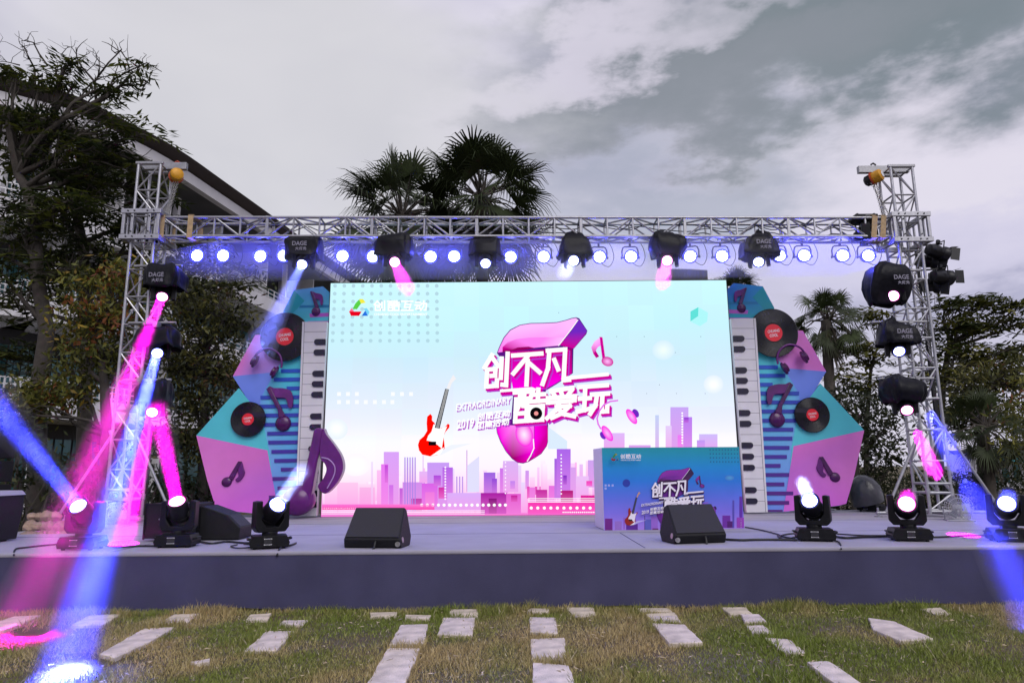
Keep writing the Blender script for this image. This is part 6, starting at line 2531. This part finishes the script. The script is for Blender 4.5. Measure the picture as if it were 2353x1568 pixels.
t1 = at(588, 812, 9.4)
l1, d1 = truss_head('hanging moving head in a lettered black cover throwing a pale blue beam onto the record', 700, t1, 'blue', (0.16, 0.21, 1.0), 15, 6.5, 'flat', True, (0.36, 0.26), 71)
smoke_shaft('pale blue smoke along the beam falling on the left record', l1, t1, 0.09, 0.26, 0.11, noise=(2.5, 0.7, 0.2, 0.5))
t2 = at(972, 740, 8.6)
l2, d2 = truss_head('hanging moving head in a plain cover with a pink beam, above the screen logo', 910, t2, 'pink', PINK, 16, 5, 'flat', False, (0.38, 0.26), 72)
smoke_shaft('pink smoke just above the screen logo', l2, t2, 0.085, 0.22, 0.3, 0, 0.6)
t3 = at(1112, 800, 9.4)
l3, d3 = truss_head('hanging moving head with bare blue light and a bunched cover, before the taller palm', 1116, t3, 'blue', ICE, 3, 12, 'tied', False, (0.34, 0.26), 73)
t4 = at(1262, 668, 8.8)
l4, d4 = truss_head('hanging moving head in a knotted cover with a faint pale beam, right of the palms', 1316, t4, 'blue', ICE, 7, 6, 'tied', False, (0.32, 0.26), 74)
smoke_shaft('faint pale smoke under the lamp right of the palms', l4, t4, 0.085, 0.2, 0.2, 0, 0.6)
t5 = at(1508, 715, 8.6)
l5, d5 = truss_head('hanging moving head in a round shiny cover with a pink beam', 1528, t5, 'pink', PINK, 16, 5, 'bulging', False, (0.30, 0.24), 75)
smoke_shaft('pink smoke above the middle of the screen, right of the title', l5, t5, 0.085, 0.22, 0.3, 0, 0.6)
t6 = at(1730, 800, 9.4)
l6, d6 = truss_head('hanging moving head in a lettered black cover near the right end of the beam', 1736, t6, 'blue', ICE, 3, 12, 'tied', True, (0.35, 0.26), 76)

# -- on the towers
WG = 'moving head lamps on the truss towers'


def tower_head(label, u, v, target, kind, colour, watts, spread, cover, words, size, seed, side):
    y = 12.02
    lens = at(u, v, y)
    d = (Vector(target) - lens).normalized()
    piv = lens - d * 0.225
    loc = piv + Vector((0, 0, PIV))
    r = place_head(label, loc, d, kind, True, cover, words, WG, size, seed, colour, watts, spread)
    return r, loc


def clamp_bar(loc, side):
    """Short pipe that holds a lamp off the tower: belongs to the tower."""
    tw = [o for o in bpy.data.objects if o.name.startswith('truss_tower')]
    tw.sort(key=lambda o: o.location.x)
    t = tw[0] if side < 0 else tw[1]
    m = MB()
    x1 = LX0 + TW if side < 0 else RX1 - TW
    yy = yt(x1) - 0.04
    end = loc.x + (0.30 if side < 0 else -0.34)
    m.cyl((x1 - 0.3 * (1 if side < 0 else -1), yy, loc.z + 0.10), (end, yy, loc.z + 0.10), 0.025, n=10)
    m.box((x1, yy + 0.02, loc.z + 0.10), (0.07, 0.10, 0.08))
    m.box((loc.x, yy - 0.07, loc.z + 0.05), (0.08, 0.16, 0.10))
    m.build('lamp_bar', M['alu_dull'], t, org=t.location, smooth=50)
    m = MB()
    m.cyl((x1, yy + 0.05, loc.z - 0.62), (loc.x, yy + 0.02, loc.z - 0.72), 0.014, n=8)
    m.build('lamp_brace', M['alu_dull'], t, org=t.location, smooth=50)


gL1 = on_z(52, 1462, 0)
(r1, loc1) = tower_head('topmost lamp on the left tower, lettered cover, pink beam slanting to the lawn', 372, 683, gL1, 'pink', PINK, 44, 6.0, 'flat', True, (0.36, 0.27), 81, -1)
smoke_shaft('long slanting shaft of pink smoke in front of the left tower', r1[0], gL1, 0.09, 0.40, 0.075, noise=(1.6, 0.6, 0.2, 0.45))
clamp_bar(loc1, -1)
gL2 = on_z(146, 1552, 0)
(r2, loc2) = tower_head('middle lamp on the left tower, its blue beam ending in the bright lawn pool', 361, 812, gL2, 'blue', BLUE, 290, 2.9, 'tied', False, (0.38, 0.27), 82, -1)
smoke_shaft('long shaft of blue smoke ending at the bright pool on the lawn', r2[0], gL2, 0.09, 0.30, 0.038, noise=(1.6, 0.6, 0.2, 0.45))
clamp_bar(loc2, -1)
gL3 = on_z(284, 1248, ZS)
(r3, loc3) = tower_head('lowest lamp on the left tower, pink beam dropping to the stage floor', 349, 948, gL3, 'pink', PINK, 115, 3.8, 'flat', False, (0.30, 0.24), 83, -1)
smoke_shaft('shaft of pink smoke dropping from the left tower to the stage floor', r3[0], gL3, 0.09, 0.26, 0.042, noise=(2.2, 0.7, 0.2, 0.55))
clamp_bar(loc3, -1)
tR1 = at(2095, 860, 7.5)
(r4, loc4) = tower_head('topmost lamp on the right tower, in a big swollen lettered cover, pink light', 2052, 680, tR1, 'pink', PINK, 4, 10, 'balloon', True, (0.36, 0.27), 84, 1)
clamp_bar(loc4, 1)
gR2 = on_z(2392, 1450, 0)
(r5, loc5) = tower_head('middle lamp on the right tower, in a lettered cover with blue light', 2066, 808, gR2, 'blue', BLUE, 38, 3.6, 'tied', True, (0.33, 0.25), 85, 1)
clamp_bar(loc5, 1)
smoke_shaft('drifting puff of blue smoke beside the right tower', r5[0], gR2, 0.085, 0.30, 0.11, 0.34, 0.62, noise=(4.5, 0.6, 0.12, -0.3))
smoke_shaft('blue smoke in front of the stage at the far right', r5[0], gR2, 0.085, 0.30, 0.08, 0.62, 0.999, noise=(2.0, 0.6, 0.2, 0.4))
gR3 = on_z(2212, 1228, ZS)
(r6, loc6) = tower_head('lowest lamp on the right tower, pink light, in a drooping plain cover', 2084, 943, gR3, 'pink', PINK, 120, 4.2, 'bulging', False, (0.31, 0.25), 86, 1)
clamp_bar(loc6, 1)
smoke_shaft('ragged puff of pink smoke in front of the right tower foot', r6[0], gR3, 0.085, 0.20, 0.11, 0.2, 0.62, noise=(5.5, 0.5, 0.12, -0.4))


# ------------------------------------------------------------------ LED par lamps
def par_prototype():
    root = thing('par_lamp', 'x', 'par lamp', (0, 0, 0), 'LED par lamps in a row under the truss beam')
    b = MB()
    b.lathe((0, 0.16, 0), (0, -1, 0), [(0, 0.055), (0.015, 0.085), (0.10, 0.115), (0.20, 0.125), (0.235, 0.132), (0.245, 0.126), (0.24, 0.112), (0.225, 0.110)], 28)
    for s in (-1, 1):
        b.cyl((s * 0.115, 0.03, 0), (s * 0.165, 0.03, 0), 0.018, n=10)
    body = b.build('body', M['black_metal'], root, smooth=40)
    y = MB()
    y.tube([(-0.155, 0.03, 0), (-0.158, 0.03, 0.13), (-0.135, 0.03, 0.20), (-0.10, 0.03, 0.222), (0.10, 0.03, 0.222), (0.135, 0.03, 0.20), (0.158, 0.03, 0.13), (0.155, 0.03, 0)], 0.014, 6)
    for s in (-1, 1):
        y.lathe((s * 0.158, 0.03, 0), (s, 0, 0), [(0, 0.026), (0.018, 0.028), (0.024, 0.018)], 10)
    y.build('yoke', M['black_metal'], root, smooth=50)
    c = MB()
    c.box((0, 0.03, 0.262), (0.035, 0.045, 0.08))
    c.tube([(0, 0.03, 0.30), (0.035, 0.03, 0.325), (0.03, 0.03, 0.37), (-0.02, 0.03, 0.38), (-0.04, 0.03, 0.345)], 0.014, 6)
    c.build('clamp', M['black_metal'], root, smooth=50)
    w = MB()
    w.tube(catmull3([(0.04, 0.16, 0.0), (0.10, 0.20, -0.08), (0.22, 0.16, -0.13), (0.30, 0.10, 0.02), (0.27, 0.10, 0.22), (0.20, 0.12, 0.36)]), 0.007, 5)
    w.build('cable', M['cable'], root, smooth=60)
    # LED cells
    L = MB()
    cells = [(0.026, 4), (0.060, 8), (0.093, 13)]
    for rad, n in cells:
        for k in range(n):
            t = 2 * PI * k / n
            L.lathe((rad * math.cos(t), -0.066, rad * math.sin(t)), (0, -1, 0), [(0, 0.0215), (0.006, 0.020), (0.010, 0.004)], 10)
    L.build('led_cell', M['lens_blue'], body)
    p = MB()
    p.lathe((0, -0.060, 0), (0, -1, 0), [(0, 0.112), (0.003, 0.112)], 28)
    p.build('lens_plate', M['par_plate'], body)
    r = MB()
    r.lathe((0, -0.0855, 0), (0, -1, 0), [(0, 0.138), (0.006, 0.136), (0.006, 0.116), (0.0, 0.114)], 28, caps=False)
    r.build('lens_rim', M['lens_rim_blue'], body)  # blue halo of the lamp, built as an emitting ring on the bezel
    d = MB()
    d.lathe((0, -0.064, 0), (0, -1, 0), [(0, 0.007), (0.012, 0.006)], 10)
    d.build('lens_centre', M['black_metal'], body)
    return root


PAR_LABELS = [
    'par lamp nearest the left tower, glowing blue white', 'par lamp second from the left tower, glowing blue white', 'par lamp third from the left tower, glowing blue white', 'par lamp just left of the lettered cover above the printed wing',
    'par lamp just right of the lettered cover above the printed wing', 'par lamp just left of the pink lamp above the screen logo', 'par lamp right of the pink lamp, before the shorter palm', 'par lamp just left of the taller palm trunk',
    'par lamp just right of the taller palm trunk', 'par lamp just left of the knotted cover', 'par lamp just right of the knotted cover', 'par lamp just left of the round shiny cover with pink light',
    'par lamp just right of the round shiny cover, turned a little aside', 'par lamp just left of the lettered cover near the right end', 'par lamp just right of the lettered cover near the right end', 'par lamp second right of the lettered cover near the right end',
    'par lamp next to last before the right tower', 'par lamp nearest the right tower, glowing blue white']
PAR_U = [453.5, 513.5, 599, 652, 787, 857, 989, 1043, 1173, 1248.6, 1377, 1449.4, 1588, 1658.6, 1791, 1848, 1936, 1995]
PAR_V = [586.6, 586.4, 588, 587, 587.6, 589, 589, 588.5, 590, 589, 589.4, 588.7, 588.3, 587.5, 586.8, 586.3, 586, 586.3]


def build_pars():
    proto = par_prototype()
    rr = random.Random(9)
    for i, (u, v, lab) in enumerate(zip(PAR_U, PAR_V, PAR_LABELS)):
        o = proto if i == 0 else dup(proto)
        x = at(u, v, 12.45).x
        y = yt(x) + 0.03 + 0.36
        p = at(u, v, y - 0.06)
        o.location = (p.x, y, p.z)
        yaw = (0.0 if i < 12 else -0.10) + rr.uniform(-0.06, 0.06) + (-0.22 if i == 12 else 0)
        o.rotation_euler = (0, 0, yaw)
        tl = rr.uniform(0.04, 0.14)
        for c in o.children:
            if c.name.startswith('body'):
                c.rotation_euler = (tl, 0, 0)
        o['label'] = lab
        ld = bpy.data.lights.new('par_glow', 'SPOT')
        ld.spot_size = math.radians(165)
        ld.spot_blend = 0.3
        ld.energy = 40
        ld.color = (0.06, 0.06, 1.0)
        ld.shadow_soft_size = 0.06
        lo = bpy.data.objects.new('par_glow', ld)
        COL.objects.link(lo)
        lo.parent = o
        lo.location = (0, -0.10, -0.01)
        lo.rotation_euler = (math.radians(-84), 0, 0)


build_pars()


def build_truss_haze():
    m = MB()
    xs = [-6.9, -5.5, -2.5, 0.5, 3.5, 6.2, 7.2]
    ring = [(12.02, 5.45), (12.12, 5.72), (12.4, 5.86), (12.72, 5.75), (12.85, 5.45), (12.72, 5.16), (12.4, 5.02), (12.12, 5.15)]
    n = len(ring)
    vs = []
    for i, x in enumerate(xs):
        k = 0.35 if i in (0, len(xs) - 1) else 1.0
        vs += [(x, 12.4 + (y - 12.4) * k, 5.45 + (z - 5.45) * k) for y, z in ring]
    fs = [tuple(reversed(range(n))), tuple(range((len(xs) - 1) * n, len(xs) * n))]
    for i in range(len(xs) - 1):
        for k in range(n):
            k2 = (k + 1) % n
            fs.append((i * n + k, i * n + k2, (i + 1) * n + k2, (i + 1) * n + k))
    m.add(vs, fs)
    ob = m.build('smoke', smoke_mat(0.32), None, fix=True)  # smoke added and shaped round the lamps to carry their blue halo
    tag(ob, 'thin smoke added to give the row of par lamps a blue halo', 'smoke', kind='stuff')


build_truss_haze()


# ------------------------------------------------------------------ dark theatre spots behind the right tower
def build_spots():
    proto = thing('theatre_spot', 'x', 'spotlight', (0, 0, 0), 'dark spotlights behind the right tower')
    b = MB()
    b.lathe((-0.20, 0, 0), (1, 0, 0), [(0, 0.06), (0.02, 0.11), (0.20, 0.135), (0.30, 0.115), (0.34, 0.15), (0.42, 0.155)], 20)
    b.build('body', M['black_metal'], proto, smooth=40)
    l = MB()
    l.lathe((0.221, 0, 0), (1, 0, 0), [(0, 0.13), (0.004, 0.13)], 20)
    l.build('lens', M['lens_off'], proto)
    y = MB()
    y.tube([(0.02, -0.16, 0), (0.02, -0.16, 0.19), (0.02, 0.16, 0.19), (0.02, 0.16, 0)], 0.012, 6)
    y.box((0.02, 0, 0.22), (0.06, 0.05, 0.07))
    y.build('yoke', M['black_metal'], proto, smooth=50)
    f = MB()
    for s in (-1, 1):
        f.box((0.30, s * 0.155, 0), (0.16, 0.006, 0.26), Matrix.Rotation(s * 0.35, 3, 'Z'))
    f.box((0.30, 0, 0.16), (0.16, 0.26, 0.006), Matrix.Rotation(-0.35, 3, 'Y'))
    f.build('barn_door', M['black_metal'], proto)
    first = True
    for u, v, y_, rz, ry, lab in ((2150, 578, 13.0, 0.2, 0.25, 'upper outer dark spotlight behind the right tower, its barn doors open to the right'), (2126, 600, 13.3, -0.5, 0.3, 'upper inner dark spotlight, half hidden behind the right tower'),
                                  (2160, 636, 13.0, 0.25, 0.05, 'lower outer dark spotlight behind the right tower'), (2130, 656, 13.3, -0.6, 0.2, 'lower inner dark spotlight, half hidden behind the right tower')):
        o = proto if first else dup(proto)
        first = False
        o.location = at(u, v, y_)
        o.rotation_euler = (0, ry, rz)
        o['label'] = lab
    # pole they hang on
    p = at(2118, 700, 13.15)
    q = at(2118, 565, 13.15)
    root = thing('lamp_pole', 'thin black pole with cross arms carrying the dark spotlights behind the right tower', 'pole', (p.x, 13.15, ZS))
    m = MB()
    m.cyl((p.x, 13.15, ZS), (p.x, 13.15, q.z + 0.1), 0.025, n=8)
    for v in (566, 622):
        z = at(2118, v, 13.15).z
        m.cyl((p.x - 0.12, 13.15, z), (p.x + 0.45, 13.0, z), 0.018, n=8)
    m.build('pole', M['black_metal'], root, org=root.location)
    c = MB()
    for k in range(4):
        c.tube(catmull3([(p.x + 0.03 * k, 13.1, q.z), (p.x - 0.06 + 0.03 * k, 13.1, q.z - 0.5), (p.x + 0.05, 13.1, q.z - 1.2), (p.x - 0.02 + 0.02 * k, 13.1, q.z - 2.4), (p.x, 13.1, ZS + 0.1)]), 0.008, 5)
    c.build('cable', M['cable'], root, org=root.location)
    # moving head lying in the right end of the beam
    x = at(1982, 525, 12.6).x
    place_head('dark unlit moving head tucked inside the right end of the truss beam', (x, yt(x) + 0.2, BZ0 + 0.42), (0.6, -0.2, 0.1), 'blue', True, None, False, None)
    h = [o for o in bpy.data.objects if o.get('label', '').startswith('dark unlit moving head')][0]
    for o in list(h.children_recursive):
        n = o.name.split('.')[0]
        if n == 'lens_rim':
            bpy.data.objects.remove(o)
        elif n == 'lens':
            o.data = o.data.copy()
            o.data.materials[0] = M['lens_off']


build_spots()


# ================================================================== THINGS ON THE STAGE
def wedge(label, u0, u1, v_bot, w, flip, rotz):
    a, b = on_z(u0, v_bot, ZS), on_z(u1, v_bot, ZS)
    c = (a + b) / 2
    root = thing('floor_monitor', label, 'monitor speaker', (c.x, c.y + 0.02, ZS + 0.002), 'wedge monitor speakers at the stage front', rotz)
    # side outline (y, z): grille slopes up and back, then the back falls away
    side = [(0.0, 0.10), (0.05, 0.0), (0.40, 0.0), (0.47, 0.10), (0.36, 0.42), (0.28, 0.45)]
    m = MB()
    n = len(side)
    hw = w / 2
    vs = []
    for x, k in ((-hw, 1.0), (hw, 1.0)):
        vs += [(x, y, z) for y, z in side]
    fs = [tuple(range(n)), tuple(reversed(range(n, 2 * n)))] + [((i + 1) % n, i, n + i, n + (i + 1) % n) for i in range(n)]
    # taper the top towards its middle
    vs = [(x * (1 - 0.12 * z / 0.45), y, z) for x, y, z in vs]
    m.add(vs, fs)
    m.build('cabinet', M['speaker'], root, bevel=0.014, fix=True)
    g = MB()
    d = Vector((0, 0.28, 0.35)).normalized()
    nn = Vector((0, -d.z, d.y))
    p0, p1 = Vector((0, 0.012, 0.125)), Vector((0, 0.268, 0.44))
    w0, w1 = hw * 0.925, hw * 0.855
    q = [Vector((-w0, 0, 0)) + p0, Vector((w0, 0, 0)) + p0, Vector((w1, 0, 0)) + p1, Vector((-w1, 0, 0)) + p1]
    g.add([v + nn * 0.008 for v in q] + [v - nn * 0.01 for v in q], [(0, 1, 2, 3), (7, 6, 5, 4), (0, 4, 5, 1), (1, 5, 6, 2), (2, 6, 7, 3), (3, 7, 4, 0)])
    g.build('grille', M['grille'], root)
    b = MB()
    s = 1 if not flip else -1
    b.lathe((s * (hw * 0.985), 0.10, 0.09), (s, 0, 0.12), [(0, 0.034), (0.006, 0.034)], 16)
    b.lathe((s * hw * 0.9, 0.02, 0.05), (0, -1, 0), [(0, 0.03), (0.012, 0.03)], 16)
    b.build('socket', M['steel'], root)
    h = MB()
    h.tube(catmull3([(0.05, 0.03, 0.09), (0.05, -0.01, 0.06), (0.045, -0.03, 0.0), (0.03, -0.06, -0.02), (0.03, -0.085, -0.10)]), 0.013, 6)
    h.build('cable_tail', M['cable'], root, smooth=60)
    return root


wedge('black wedge monitor speaker at the stage front below the screen skyline, angled slightly left', 783, 920, 1260, 0.70, False, -0.15)
wedge('black wedge monitor speaker at the stage front standing before the podium', 1556, 1672, 1249, 0.68, True, 0.22)


def build_left_gear():
    # black road case with a metal trim behind the pink lamp
    a, b = on_z(328, 1244, ZS), on_z(442, 1244, ZS)
    c = (a + b) / 2
    y = c.y + 0.28
    h = at(385, 1157, c.y).z - ZS
    w = b.x - a.x
    root = thing('road_case', 'black road case with metal edges standing behind the pink floor lamp', 'flight case', (c.x, y, ZS))
    m = MB()
    m.box((0, 0, h / 2 + 0.02), (w, 0.5, h - 0.04))
    m.build('case', M['speaker'], root, bevel=0.01)
    t = MB()
    for sx in (-1, 1):
        for sy in (-1, 1):
            t.box((sx * w / 2, sy * 0.25, h / 2 + 0.02), (0.02, 0.02, h - 0.02))
    for sy in (-1, 1):
        t.box((0, sy * 0.25, h - 0.005), (w - 0.03, 0.02, 0.02))
    t.build('edge_trim', M['black_metal'], root)
    l = MB()
    l.tube([(-w * 0.2, -0.262, h * 0.6), (-w * 0.2, -0.285, h * 0.6), (w * 0.05, -0.285, h * 0.6), (w * 0.05, -0.262, h * 0.6)], 0.01, 6)
    l.build('handle', M['steel'], root)
    # black fill speaker lying beside it, sloped top
    a, b = on_z(446, 1243, ZS), on_z(556, 1238, ZS)
    c = (a + b) / 2
    w = b.x - a.x
    root = thing('fill_speaker', 'black wedge shaped speaker with a sloping top beside the road case', 'speaker', (c.x, c.y + 0.22, ZS))
    m = MB()
    ht = at(455, 1162, c.y).z - ZS
    m.prism([(-w / 2, 0.01), (w / 2, 0.01), (w / 2 + 0.01, 0.16), (w * 0.18, ht * 0.74), (-w * 0.42, ht), (-w / 2, ht)], -0.22, 0.22)
    m.build('cabinet', M['speaker'], root, bevel=0.012)
    g = MB()
    d = Vector((w / 2 + 0.01 - w * 0.18, 0, 0.16 - ht * 0.74))
    p = Vector((w * 0.18, 0, ht * 0.74))
    nn = Vector((-d.z, 0, d.x)).normalized()
    q = [p + d * 0.06 + Vector((0, -0.19, 0)), p + d * 0.94 + Vector((0, -0.19, 0)), p + d * 0.94 + Vector((0, 0.19, 0)), p + d * 0.06 + Vector((0, 0.19, 0))]
    g.add([v + nn * 0.006 for v in q] + [v - nn * 0.01 for v in q], [(0, 1, 2, 3), (7, 6, 5, 4), (0, 4, 5, 1), (1, 5, 6, 2), (2, 6, 7, 3), (3, 7, 4, 0)])
    g.build('grille', M['grille'], root)
    # big subwoofer at the far left with pale lid
    p = on_z(48, 1251, ZS)
    y = p.y
    ht = at(40, 1134, y).z - ZS
    root = thing('subwoofer', 'large black subwoofer with a pale top at the left frame edge', 'speaker', (p.x - 0.92, y + 0.35, ZS))
    m = MB()
    m.prism([(-0.42, 0.02), (0.40, 0.02), (0.44, ht * 0.6), (0.44, ht - 0.03), (-0.42, ht - 0.03)], -0.35, 0.30)
    m.build('cabinet', M['speaker'], root, bevel=0.012)
    t = MB()
    t.prism([(-0.44, ht - 0.03), (0.46, ht - 0.03), (0.40, ht + 0.03), (-0.44, ht + 0.035)], -0.36, 0.31)
    t.build('top_cover', M['carpet'], root, bevel=0.01)
    f = MB()
    for sx in (-0.3, 0.3):
        for sy in (-0.25, 0.2):
            f.cyl((sx, sy, 0), (sx, sy, 0.03), 0.03, n=10)
    f.build('foot', M['black'], root)
    # two cabinets of a hanging array at the very edge
    p = at(6, 1040, 11.2)
    root = thing('speaker_array', 'dark stacked speaker column at the left frame edge before the trees', 'speaker', (p.x - 0.3, 11.2, ZS))
    m = MB()
    for v0, v1 in ((1000, 1052), (1058, 1106), (1112, 1160), (1166, 1236)):
        z0, z1 = at(6, v1, 11.2).z, at(6, v0, 11.2).z
        m.box((p.x - 0.28, 11.2, (z0 + z1) / 2), (0.62, 0.5, z1 - z0))
    m.build('cabinet', M['speaker'], root, org=root.location, bevel=0.012)
    m = MB()
    for v0, v1 in ((1003, 1049), (1061, 1103), (1115, 1157)):
        z0, z1 = at(6, v1, 11.2).z, at(6, v0, 11.2).z
        m.box((p.x - 0.28, 10.944, (z0 + z1) / 2), (0.56, 0.012, z1 - z0 - 0.02))
    m.build('grille', M['grille'], root, org=root.location)
    s = MB()
    s.cyl((p.x - 0.28, 11.2, 0.0), (p.x - 0.28, 11.2, 0.75), 0.05, n=10)
    s.build('stand', M['black_metal'], root, org=root.location)


build_left_gear()


def build_fan(label, u, v, y, r, rz):
    c = at(u, v, y)
    root = thing('floor_fan', label, 'fan', (c.x, y, ZS), 'floor fans at the feet of the truss towers', rz)
    zc = c.z - ZS
    w = MB()
    for k in range(28):
        t = 2 * PI * k / 28
        pts = []
        for j in range(6):
            f = 0.12 + 0.88 * j / 5
            pts.append((r * f * math.cos(t), -0.06 - 0.05 * (1 - f * f), zc + r * f * math.sin(t)))
        w.tube(pts, 0.0022, 3)
        w.tube([(x, 0.10 + (-0.06 - y_) * 0.6 - 0.0, z) for x, y_, z in pts], 0.0022, 3)
    for f in (0.4, 0.72, 1.0):
        for yy in (-0.06 - 0.05 * (1 - f * f), 0.10):
            w.tube([(r * f * math.cos(2 * PI * k / 24), yy, zc + r * f * math.sin(2 * PI * k / 24)) for k in range(25)], 0.004, 4)
    w.build('guard', M['fan_wire'], root)
    b = MB()
    for k in range(3):
        t0 = 2 * PI * k / 3
        pts_a, pts_b = [], []
        for j in range(6):
            f = 0.16 + 0.74 * j / 5
            wd = 0.55 + 0.25 * math.sin(PI * j / 5)
            pts_a.append((r * f * math.cos(t0 - wd * 0.6), -0.02, zc + r * f * math.sin(t0 - wd * 0.6)))
            pts_b.append((r * f * math.cos(t0 + wd * 0.6), 0.045, zc + r * f * math.sin(t0 + wd * 0.6)))
        vs = pts_a + pts_b
        b.add(vs + [(x, y_ + 0.004, z) for x, y_, z in vs], [(j, j + 1, 7 + j, 6 + j) for j in range(5)] + [(12 + 6 + j, 12 + 7 + j, 12 + j + 1, 12 + j) for j in range(5)])
    b.build('blade', M['fan_blade'], root, smooth=50)
    h = MB()
    h.lathe((0, -0.115, zc), (0, 1, 0), [(0, 0.01), (0.005, 0.035), (0.02, 0.04), (0.2, 0.055), (0.28, 0.04)], 16)
    h.build('motor', M['fan_blade'], root, smooth=40)
    s = MB()
    s.tube([(-r * 0.85, 0.12, 0.012), (-r * 1.03, 0.02, zc), ], 0.012, 6)
    s.tube([(r * 0.85, 0.12, 0.012), (r * 1.03, 0.02, zc)], 0.012, 6)
    for dy in (-0.14, 0.18):
        s.tube([(-r * 0.95, dy, 0.012), (r * 0.95, dy, 0.012)], 0.012, 6)
    for sx in (-1, 1):
        s.tube([(sx * r * 0.85, -0.14, 0.012), (sx * r * 0.85, 0.18, 0.012)], 0.012, 6)
    s.build('stand', M['fan_wire'], root, smooth=50)
    return root


build_fan('round floor fan at the foot of the left truss tower', 265, 1180, 11.7, 0.19, 0.2)
build_fan('round floor fan at the foot of the right truss tower', 2200, 1164, 11.6, 0.21, -0.35)


def build_bagged_lamp():
    p = on_z(2002, 1174, ZS)
    loc = Vector((p.x, p.y, ZS + 0.001))
    place_head('moving head under a clear plastic hood, back of the stage beside the right wing', loc, (-0.5, 0.3, 0.8), 'blue', False, None, False, None)
    h = [o for o in bpy.data.objects if o.get('label', '').startswith('moving head under a clear')][0]
    for o in list(h.children_recursive):
        n = o.name.split('.')[0]
        if n == 'lens_rim':
            bpy.data.objects.remove(o)
        elif n == 'lens':
            o.data = o.data.copy()
            o.data.materials[0] = M['lens_off']
    b = MB()
    rr = random.Random(3)
    prof = [(0.16, 0.30), (0.30, 0.31), (0.45, 0.30), (0.60, 0.24), (0.70, 0.13), (0.74, 0.02)]
    b.lathe((0.0, 0, 0), (-0.25, 0, 1), prof, 24, caps=False)
    b.v = [(x * (1 + rr.uniform(-0.04, 0.04)), y * (1 + rr.uniform(-0.04, 0.04)), z) for x, y, z in b.v]
    b.build('plastic_hood', pbr('grey_plastic_hood', (0.05, 0.05, 0.06), 0.22, 0, 0.3, 5, 0.5, 8), h, smooth=60)


build_bagged_lamp()


# ------------------------------------------------------------------ cables on the stage floor
def floor_cable(label, pts, r=0.011, loops=None, group='black cables lying on the stage'):
    w = []
    for u, v in pts:
        p = on_z(u, v, ZS)
        y = p.y
        z = ZS + r + 0.003
        if y < YF + 0.015:                                          # hangs over the edge
            q = at(u, v, YF - r - 0.006)
            w.append((q.x, YF - r - 0.008, min(q.z, ZS + r)))
        else:
            w.append((p.x, p.y, z))
    m = MB()
    m.tube(catmull3(w, 6), r, 6)
    c = w[0]
    ob = m.build('power_cable', M['cable'], None, loc=c, org=c, smooth=60)
    return tag(ob, label, 'cable', group)


floor_cable('thin black cable curling over the stage edge at the far left', [(128, 1252), (95, 1255), (60, 1259), (36, 1263), (32, 1274)])
floor_cable('black cable running from the left end lamp to the pink lamp', [(222, 1250), (250, 1257), (280, 1258), (320, 1256), (365, 1256)], 0.012)
floor_cable('black cable running from the road case down to the ice blue lamp', [(556, 1212), (568, 1222), (580, 1234), (592, 1237)], 0.012)
floor_cable('doubled black cable lying between the pink lamp and the ice blue lamp', [(440, 1240), (480, 1250), (520, 1246), (560, 1249), (592, 1248)], 0.013)
floor_cable('small loop of black cable left of the ice blue lamp', [(545, 1252), (530, 1256), (545, 1260), (575, 1258), (580, 1253), (560, 1251)], 0.008)
floor_cable('black cable end drooping over the stage edge under the ice blue lamp', [(680, 1249), (668, 1254), (650, 1257), (642, 1263), (636, 1276)], 0.012)
floor_cable('black cable leading from the podium toward the lamp before the right wing', [(1712, 1212), (1750, 1219), (1785, 1228), (1800, 1234), (1826, 1239)], 0.010)
floor_cable('thick black cable from the podium monitor to the lamp before the right wing', [(1660, 1241), (1700, 1243), (1740, 1242), (1790, 1242), (1832, 1243)], 0.015)
floor_cable('loose coil of black cable left of the lamp before the right wing', [(1786, 1232), (1800, 1240), (1822, 1236), (1838, 1229), (1820, 1227), (1796, 1231), (1790, 1238)], 0.010)
floor_cable('bundle of black cable between the two lamps at the right of the stage front', [(1905, 1232), (1940, 1238), (1980, 1236), (2020, 1235), (2050, 1234)], 0.016)
floor_cable('slimmer black cable just behind the bundle between the right lamps', [(1905, 1226), (1945, 1229), (1985, 1231), (2045, 1231)], 0.009)
floor_cable('black cable running to the lamp at the right end of the stage', [(2125, 1236), (2170, 1235), (2220, 1232), (2280, 1232)], 0.012)
floor_cable('short black cable end over the stage edge right of the lamp before the right wing', [(1905, 1240), (1922, 1244), (1930, 1250), (1932, 1260)], 0.009)
floor_cable('black loop of cable left of the podium monitor', [(1556, 1240), (1536, 1239), (1528, 1243), (1540, 1247), (1560, 1247)], 0.009)
floor_cable('thin cable crossing the back of the stage beside the right wing', [(1790, 1165), (1850, 1164), (1910, 1162), (1972, 1160)], 0.010)
